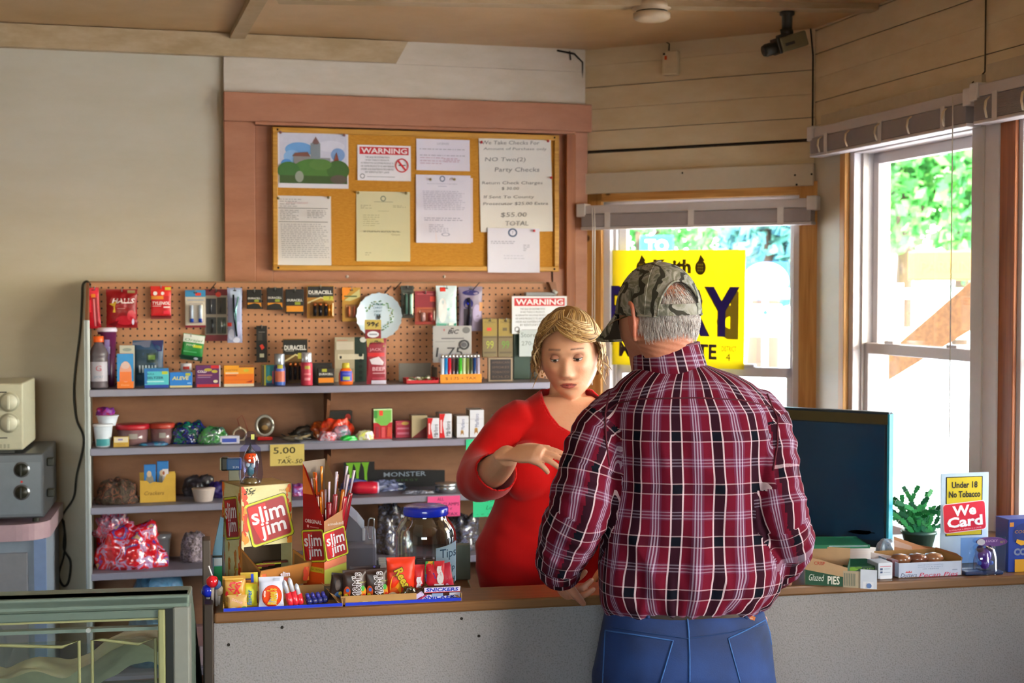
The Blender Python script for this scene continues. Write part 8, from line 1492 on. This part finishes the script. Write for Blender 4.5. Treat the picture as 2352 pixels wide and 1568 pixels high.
for p in me.polygons:
    nm, q = sleeve_of(p.center); us = []
    for li in p.loop_indices:
        c = co[me.loops[li].vertex_index]
        us.append(uv_s(c, nm, axis_param(c, armL if nm == 'L' else armR)) if nm else uv_t(c))
    if max(u[0] for u in us)-min(u[0] for u in us) > .15: us = [(u[0]+(2*math.pi*(.058 if nm else .166)) if u[0] < 0 else u[0], u[1]) for u in us]
    if max(u[1] for u in us)-min(u[1] for u in us) > .02: us = [(u[0], us[0][1]) for u in us]
    for li, u in zip(p.loop_indices, us): ul.data[li].uv = u
shirt = o; bvh = BVHTree.FromObject(shirt, bpy.context.evaluated_depsgraph_get())
# collar
b = MB(); cc = at(1543, 826, 3.13); uvc = lambda i, j: (i*.42, .3*PV+j*.045)
def col(i, j, off=0):
    a = R(-250)+R(320)*i-R(0); tl = .012*math.sin(a*1.0); rx, ry = .073+.012*(1-j)+off, .070+.012*(1-j)+off
    return (cc.x+rx*math.cos(a)-.012*j, cc.y+ry*math.sin(a), cc.z-.03+.06*j+.012*math.cos(a)*(1-j)*-.3-.008*math.cos(a)*j*-1)
b.grid(lambda i, j: col(i, j), 48, 6, m_pl, True, uvc); b.grid(lambda i, j: col(1-i, j, -.003), 48, 6, m_pl, True, uvc); b.tube([col(i/48, 1, -.0015) for i in range(49)], .003, m_pl, 6); par(b.build('collar'), shirt) if False else par(b.build('collar'), mr_)
dks = M('#4a1020', .9)
seam(bvh, [(1392, 945), (1420, 925), (1470, 916), (1600, 913), (1700, 918), (1765, 932), (1788, 950)], .0016, dks, mr_, 'yoke_seam', .0004)
seam(bvh, [(1400, 900), (1390, 950), (1392, 1010), (1400, 1070)], .0022, dks, mr_, 'armhole_seam', .0006); seam(bvh, [(1762, 905), (1786, 960), (1786, 1020), (1776, 1080)], .0022, dks, mr_, 'armhole_seam', .0006)
b = MB(); 
for (arm, t_, s_) in ((armL, -2, 1), (armR, -2, 1)):
    a, c = Vector(arm[-2]), Vector(arm[-1]); d = (c-a).normalized(); b = MB(); b.tube([c-d*.035, c-d*.03, c+d*.012, c+d*.016], [.044, .047, .044, .041], m_pl, 24, False); 
    for k_ in range(len(b.f)): b.uv[k_] = [(.02*(b.f[k_][q] % 24)*.6, .02*(b.f[k_][q]//24)) for q in range(4)]
    par(b.build('cuff'), mr_)
# jeans, belt
m_den, nt, bs = newmat('blue denim'); tc = N(nt, 'ShaderNodeTexCoord'); nz = N(nt, 'ShaderNodeTexNoise'); nz.inputs['Scale'].default_value = 7; nz.inputs['Detail'].default_value = 6; nt.links.new(tc.outputs['Object'], nz.inputs[0]); cr = N(nt, 'ShaderNodeValToRGB'); cr.color_ramp.elements[0].position = .3; cr.color_ramp.elements[1].position = .75; cr.color_ramp.elements[0].color = lin('#051c42'); cr.color_ramp.elements[1].color = lin('#0e3878'); nt.links.new(nz.outputs[0], cr.inputs[0]); nt.links.new(cr.outputs[0], bs.inputs[0]); bs.inputs['Roughness'].default_value = .8
n2 = N(nt, 'ShaderNodeTexNoise'); n2.inputs['Scale'].default_value = 420; nt.links.new(tc.outputs['Object'], n2.inputs[0]); bp = N(nt, 'ShaderNodeBump'); bp.inputs['Strength'].default_value = .3; bp.inputs['Distance'].default_value = .001; nt.links.new(n2.outputs['Fac'], bp.inputs['Height']); nt.links.new(bp.outputs[0], bs.inputs['Normal'])
JM = [(1392, 1396, 1754, .125, .112), (1420, 1388, 1764, .13, .122), (1460, 1378, 1774, .135, .135), (1520, 1368, 1780, .135, .145), (1580, 1360, 1786, .13, .145), (1640, 1358, 1790, .12, .135)]
b = MB(); trings(b, m_den, 0, 0, JM[::-1], DM, 2.5)
zc1 = Zp(1600, DM)
for s in (-1, 1):
    cx = X(1574, DM)+s*.105; limb(b, [(cx, DM, zc1), (cx, DM-.005, .62), (cx, DM, .45), (cx, DM+.01, .25), (cx, DM+.01, .09)], [.1, .098, .08, .072, .07], m_den, 28)
jo = fuse(b, 'jeans', .006, 5, mr_); noisemesh(jo, lambda c, n: .004*noise.noise(Vector((c.x*14, c.y*14, c.z*9)))+(.004*noise.noise(Vector((c.x*30, c.y*9, c.z*30))) if c.z < .8 else 0))
bj = BVHTree.FromObject(jo, bpy.context.evaluated_depsgraph_get()); st_ = M('#2f5a94', .8); dk_ = M('#10305e', .8)
seam(bj, [(1578, 1412), (1582, 1450), (1584, 1510), (1584, 1566)], .0018, st_, mr_, 'centre_seam'); 
seam(bj, [(1398, 1440), (1480, 1452), (1580, 1466), (1680, 1452), (1762, 1432)], .0014, dk_, mr_, 'yoke_stitching')
seam(bj, [(1517, 1568), (1546, 1471), (1470, 1459), (1390, 1447), (1384, 1568)], .0016, st_, mr_, 'pocket_stitching'); seam(bj, [(1701, 1568), (1673, 1466), (1720, 1444), (1763, 1420), (1772, 1480)], .0016, st_, mr_, 'pocket_stitching')
for px in (1488, 1602, 1712): seam(bj, [(px, 1392), (px+1, 1418)], .0055, m_den, mr_, 'belt_loop', .002, k=3)
q = proj(bj, 1725, 1418, .003); b = MB(); b.box(-.009, .009, -.001, .001, -.004, .004, M('#c8703a', .6)); b.text('Lee', 0, 0, -.0012, .005, M('#e8dcc8', .6), .008); lo_ = b.build('label_patch', loc=q, rz=R(-12)); lo_.rotation_euler.y = R(14); par(lo_, mr_); lo_.location = q
b = MB(); n = 60; zb_ = Zp(1402, DM); xl, xr = X(1396, DM), X(1756, DM); cx = (xl+xr)/2; a_ = (xr-xl)/2
def beltp(i, j, off): a = 2*math.pi*i; c, s = math.cos(a), math.sin(a); return (cx+math.copysign(abs(c)**.87, c)*(a_-.004+off), DM+math.copysign(abs(s)**.87, s)*(.112+off), zb_-.014+.028*j)
b.grid(lambda i, j: beltp(i, j, 0), n, 2, M('#2a1c14', .5), closeu=True); par(b.build('belt'), mr_)
for s in (-1, 1):
    cx = X(1574, DM)+s*.105; b = MB(); limb(b, [(cx, DM-.06, .055), (cx, DM+.03, .055), (cx, DM+.13, .045), (cx, DM+.19, .04)], [.04, .046, .046, .034], M('#4a3424', .5), 20, .9); b.box(cx-.05, cx+.05, DM-.09, DM+.22, 0, .02, M('#1c1612', .7), .006); o = b.build('boot'); par(o, mr_)
# ----------------------------------------------------------------- the woman
DW = 4.05
wr_ = empty('person', (X(1290, DW), DW, 0), 0, 'person in red sweater with light hair gesturing behind the counter', 'person')
m_skw = skinmat('skin woman', '#e6b490', '#b0504a', '#d88868')
WT = Matrix.Translation(at(1309, 820, 4.03)) @ Matrix.Rotation(R(-9), 4, 'Z') @ Matrix.Rotation(R(9), 4, 'X') @ Matrix.Rotation(R(-3), 4, 'Y')
pw_ = dict(w=.082, d=.094, h=.118, brow=.5, nose=.85, cheek=1.2)
TW = [(1400, 1130, 1440, .12, .12), (1350, 1106, 1456, .14, .14), (1300, 1094, 1462, .16, .145), (1250, 1096, 1458, .17, .14), (1190, 1122, 1438, .16, .13), (1130, 1150, 1420, .155, .12), (1070, 1166, 1410, .155, .12), (1010, 1168, 1414, .13, .12), (965, 1172, 1424, .10, .11), (940, 1186, 1412, .085, .095), (920, 1212, 1388, .075, .08), (905, 1236, 1366, .065, .065), (890, 1254, 1350, .055, .055)]
TWb = [(y, l, r, bk, f) for y, l, r, f, bk in TW]    # thickness: the front faces the camera
aL = [Pm(1212, 962, 4.03), Pm(1160, 1000, 4.02), Pm(1120, 1060, 4.01), Pm(1106, 1092, 3.93), Pm(1130, 1084, 3.82), Pm(1152, 1066, 3.72)]
aLs = [Pm(1212, 965, 4.03), Pm(1160, 1003, 4.02), Pm(1118, 1060, 4.01), Pm(1102, 1096, 3.93), Pm(1124, 1094, 3.83), Pm(1142, 1082, 3.77)]
aR = [Pm(1385, 962, 4.03), Pm(1440, 1030, 4.02), Pm(1470, 1130, 3.98), Pm(1460, 1230, 3.86), Pm(1430, 1290, 3.72)]
b = MB(); headgeo(b, WT, pw_, m_skw)
limb(b, [Pm(1306, 850, 4.09), Pm(1303, 905, 4.085), Pm(1302, 960, 4.07)], [.050, .052, .075], m_skw, 24); trings(b, m_skw, .012, .010, TWb[:9]+[(942, 1190, 1408, .085, .078), (926, 1206, 1394, .075, .058), (910, 1236, 1370, .06, .036)], DW)
limb(b, aL+[Pm(1166, 1046, 3.64)], [.046, .045, .043, .044, .044, .036, .028], m_skw); limb(b, aR, [.05, .046, .042, .036, .03], m_skw)
hand(b, Pm(1168, 1042, 3.635), (.085, -.045, .006), (-.2, -.45, .9), m_skw, .93, (13, 16, 20, 26), -1, .05)
hand(b, Pm(1428, 1294, 3.71), (-.3, -.9, -.25), (0, -.2, 1), m_skw, .95, (20, 24, 28, 32), 1)
for s in (-1, 1):
    cx = X(1276, DW)+s*.1; limb(b, [(cx, DW, .76), (cx, DW, .45), (cx, DW+.01, .12), (cx, DW+.01, .06)], [.09, .055, .036, .034], m_skw); limb(b, [(cx, DW+.03, .05), (cx, DW-.1, .04)], [.03, .028], m_skw)
o = fuse(b, 'body', .0030, 1, wr_); o.data.materials[0] = m_skw
def pw(v):
    if v.y > -.02 or abs(v.z) > .13: return (0, 0, 0)
    ax = abs(v.x); lip = 0
    zl = v.z+.0625+.0006
    if ax < .0255: up_ = .0085*(1-(ax/.0255)**1.6)+(-.0018*math.exp(-(v.x/.004)**2)); dn = .0105*(1-(ax/.0255)**2); lip = 1 if -dn < zl < up_ else 0
    dark = .85 if (abs(zl) < .0011 and ax < .022) else 0
    dark = max(dark, .62*G_(ax, v.z, .032, .022, .017, .0075), .9*math.exp(-((v.z-(.0385-.10*max(0, ax-.036)-.0*(ax)))/.0020)**2)*(1 if .014 < ax < .05 else 0))
    dark = max(dark, .5*G_(ax, v.z, .009, -.046, .004, .0028))
    return (lip*.95, dark, .55*G_(ax, v.z, .046, -.022, .018, .016))
paint(o, WT, pw)
for s in (-1, 1):
    e = empty('eye', wr_.location, 0); par(e, wr_); b = MB(); b.T = WT; c = (s*.0315, -.0735, .0115); mE = M('#d8d0cc', .2, var=.02)
    b.ball(c, .0122, mE, n=20, m=14); par(b.build('eyeball'), e)
    b = MB(); b.T = WT @ Matrix.Translation(c) @ Matrix.Rotation(R(22), 4, 'X'); b.lathe([(.0056, .0113), (.004, .0118), (.0001, .0122)], M('#3a4038', .15), 20, axis='y', cap=False); b.lathe([(.0026, .0121), (.0001, .0125)], M('#0a0a0a', .1), 14, axis='y', cap=False); par(b.build('iris'), e)
    b = MB(); b.T = WT @ Matrix.Translation(c); ls = M('#b57e68', .45)
    def lid(i, j, rr_=.0136): a = R(-78)+R(156)*i; t = R(8)+R(78-26*abs(2*i-1)**3)*j; return (rr_*1.22*math.sin(a)*math.sin(t) if False else rr_*1.12*math.sin(a), -rr_*math.cos(a)*math.sin(t)*1.0, rr_*math.cos(t)*math.cos(a)*1.0)
    b.grid(lambda i, j: lid(i, j), 20, 10, ls); par(b.build('upper_eyelid'), e)
    b = MB(); b.T = WT @ Matrix.Translation(c); b.tube([lid(i/16, 1, .0141) for i in range(17)], [.0004]+[.0010]*15+[.0004], M('#1c1412', .6), 5)
    b.tube([(.0136*1.12*math.sin(R(-70+140*i/14)), -.0136*math.cos(R(-70+140*i/14)), -.0062*math.cos(R(-70+140*i/14))) for i in range(15)], .0011, ls, 5); par(b.build('lash_line'), e)
# hair
rr = random.Random(12); hw = [M('#a8824c', .45), M('#c8a468', .45), M('#8a6438', .45), M('#d8bc8c', .45), M('#6e4e2c', .5)]
def hairshell(th, ph, k=1.0, add=0):
    p = Vector(headshape(th, ph, dict(pw_, nose=0, brow=0, cheek=0))); n_ = Vector((p.x/.006, p.y/.009, p.z/.0144)).normalized(); return p+n_*(.010+add), n_
b = MB()
def hs(i, j):
    th = R(66)+R(228)*i; ph0 = R(-30)+R(34)*min(1, max(0, (abs(th-math.pi)-R(60))/R(40))); top = R(90); ph = ph0+(top-ph0)*j; bump = .006*noise.noise(Vector((math.sin(th)*3, math.cos(th)*3, ph*3)))
    p, n_ = hairshell(th, ph, add=.004+bump+.012*max(0, math.sin(ph))); return tuple(p)
b.T = WT; b.grid(hs, 60, 30, hw[2])
def hf(i, j):  # front top cap down to the hairline
    th = R(-64)+R(128)*i; hl = R(47)-R(24)*abs(2*i-1)**2; ph = hl+(R(90)-hl)*j; p, n_ = hairshell(th, ph, add=.002+.014*math.sin(math.pi*min(1, j*1.2+.1)*.5)); return tuple(p)
b.grid(hf, 40, 16, hw[2]); par(b.build('hair_base'), wr_)
b = MB(); b.T = WT
for k in range(1500):
    r_ = rr.random(); mt = rr.choice(hw)
    if r_ < .5:     # swept back from the hairline over the crown
        th = rr.uniform(R(-72), R(72)); hl = R(47)-R(24)*(abs(th)/R(64))**2; pts = []; lift = rr.uniform(.006, .018); th2 = th*.5+math.copysign(R(60), th if abs(th) > .15 else rr.choice((-1, 1)))
        for t in range(7): f = t/6; p, n_ = hairshell(th+(th2-th)*f*.5+.35*f*f, hl+(R(86)-hl)*f, add=-.006+(lift+.008)*math.sin(math.pi*min(1, f*.7+.12))); pts.append(tuple(p))
    elif r_ < .85:  # sides
        sd_ = rr.choice((-1, 1)); th = sd_*rr.uniform(R(60), R(150)); pts = []; ph = rr.uniform(R(20), R(80)); phe = rr.uniform(R(-8), R(18))
        for t in range(6): f = t/5; p, n_ = hairshell(th+sd_*.25*f, ph+(phe-ph)*f, add=rr.uniform(.001, .003)+.010*math.sin(math.pi*f*.8+.2)); pts.append(tuple(p))
    elif r_ < .885:  # loose wisps by the cheeks
        sd_ = -1 if rr.random() < .75 else 1; p, n_ = hairshell(sd_*rr.uniform(R(62), R(84)), rr.uniform(R(0), R(30)), add=.006); q = Vector((sd_*rr.uniform(.0, .016), rr.uniform(-.008, .01), -rr.uniform(.03, .085))); pts = [tuple(p+q*f+Vector((sd_*.010*math.sin(f*3+k), 0, 0))) for f in (0, .25, .5, .75, 1)]
    else:           # fringe swept to the right
        pts = []; t0, p0_ = rr.uniform(R(-34), R(-8)), rr.uniform(R(58), R(74)); t1 = rr.uniform(R(40), R(74)) if rr.random() < .7 else rr.uniform(R(-78), R(-58)); dip = rr.uniform(R(12), R(26))
        for t in range(8): f = t/7; p, n_ = hairshell(t0+(t1-t0)*f, p0_-dip*math.sin(math.pi*f*.75)-R(14)*f, add=.010+.008*math.sin(math.pi*f)+rr.uniform(0, .001)); pts.append(tuple(p))
    b.tube(pts, [.0016]*(len(pts)-1)+[.0006], mt, 4, False)
par(b.build('hair'), wr_)
b = MB(); b.T = WT
for s in (-1, 1): b.tube([(s*(.083+.004*math.cos(a*.785)), .008, -.038+.008*math.sin(a*.785)) for a in range(9)], .0012, M('#d8b060', .2, .9), 6); b.ball((s*.084, .006, -.052), .0035, M('#d8b060', .2, .9))
par(b.build('earrings'), wr_)
# sweater
m_red, nt, bs = newmat('red knit'); tc = N(nt, 'ShaderNodeTexCoord'); nz = N(nt, 'ShaderNodeTexNoise'); nz.inputs['Scale'].default_value = 5; nt.links.new(tc.outputs['Object'], nz.inputs[0]); mx = N(nt, 'ShaderNodeMix', data_type='RGBA'); mx.inputs['A'].default_value = lin('#b80c0c'); mx.inputs['B'].default_value = lin('#cc1010'); nt.links.new(nz.outputs[0], mx.inputs['Factor']); nt.links.new(mx.outputs['Result'], bs.inputs[0]); bs.inputs['Roughness'].default_value = .9; bs.inputs['Specular IOR Level'].default_value = .15; bs.inputs['Sheen Weight'].default_value = .15
wv_ = N(nt, 'ShaderNodeTexWave'); wv_.inputs['Scale'].default_value = 120; nt.links.new(tc.outputs['Object'], wv_.inputs[0]); bp = N(nt, 'ShaderNodeBump'); bp.inputs['Strength'].default_value = .25; bp.inputs['Distance'].default_value = .001; nt.links.new(wv_.outputs['Fac'], bp.inputs['Height']); nt.links.new(bp.outputs[0], bs.inputs['Normal'])
b = MB(); trings(b, m_red, 0, 0, TWb[1:], DW, 2.15)
for s in (-1, 1): b.ball((X(1290, DW)+s*.085, DW-.10, Zp(1075, DW)), .082, m_red, sz=1.05, sy=.85, n=24, m=14)
limb(b, aLs, [.066, .064, .062, .062, .058, .052], m_red, 26); limb(b, aR, [.066, .062, .056, .05, .042], m_red, 26)
o = fuse(b, 'sweater', .0055, 7, wr_)
noisemesh(o, lambda c, n: .0045*noise.noise(Vector((c.x*14, c.y*14, c.z*11)))+.004*noise.noise(Vector((c.x*9+c.z*12, c.y*9, c.z*22))))
bsw = BVHTree.FromObject(o, bpy.context.evaluated_depsgraph_get()); NK = [(1239, 893), (1247, 925), (1262, 954), (1283, 980), (1310, 995), (1338, 986), (1360, 962), (1376, 925), (1384, 896)]
npts = [proj(bsw, *smp, .0) for smp in [(NK[i][0]*(1-t)+NK[i+1][0]*t, NK[i][1]*(1-t)+NK[i+1][1]*t) for i in range(len(NK)-1) for t in (0, .25, .5, .75)]]; npts = [q for q in npts if q]
def inneck(c):
    if c.z > Zp(897, DW): return abs(c.x-X(1312, DW)) < .12
    if c.y > DW-.01: return False
    v = c-Vector((0, 0, CAMZ)); fw = v.y*math.cos(PITCH)-v.z*math.sin(PITCH); up_ = v.y*math.sin(PITCH)+v.z*math.cos(PITCH); px, py = CX+FPX*v.x/fw, CY-FPX*up_/fw
    for (x0, y0), (x1, y1) in zip(NK[:-1], NK[1:]):
        if x0 <= px < x1: return py < y0+(y1-y0)*(px-x0)/(x1-x0)
    return False
bm = bmesh.new(); bm.from_mesh(o.data); dl_ = [f for f in bm.faces if inneck(f.calc_center_median())]
end = Vector(aLs[-1]); dv = (Vector(aLs[-1])-Vector(aLs[-2])).normalized(); dl_ += [f for f in bm.faces if (f.calc_center_median()-end).dot(dv) > -.004 and axis_param(f.calc_center_median(), aLs)[0] < .07 and (f.calc_center_median()-end).length < .075]
bmesh.ops.delete(bm, geom=list(set(dl_)), context='FACES'); bm.to_mesh(o.data); bm.free(); nb = MB(); nb.tube(npts, .0045, m_red, 8); par(nb.build('neckline_hem'), wr_); so = o.modifiers.new('thickness', 'SOLIDIFY'); so.thickness = .004; so.offset = 1
# trousers and shoes
b = MB(); rs = [(X(1276, DW), DW, z, rx, ry) for z, rx, ry in ((.58, .2, .13), (.7, .205, .14), (.8, .195, .135), (.86, .18, .125))]; rings(b, rs, M('#1a2238', .8))
for s in (-1, 1): cx = X(1276, DW)+s*.1; limb(b, [(cx, DW, .66), (cx, DW, .45), (cx, DW+.01, .2), (cx, DW+.01, .08)], [.1, .08, .07, .066], M('#1a2238', .8), 24)
o = fuse(b, 'trousers', .008, 4, wr_)
for s in (-1, 1): cx = X(1276, DW)+s*.1; b = MB(); limb(b, [(cx, DW+.05, .045), (cx, DW-.05, .045), (cx, DW-.15, .036)], [.04, .042, .032], M('#1c1a1a', .5), 18, .9); b.box(cx-.042, cx+.042, DW-.18, DW+.08, 0, .016, M('#121010', .7), .005); par(b.build('shoe'), wr_)
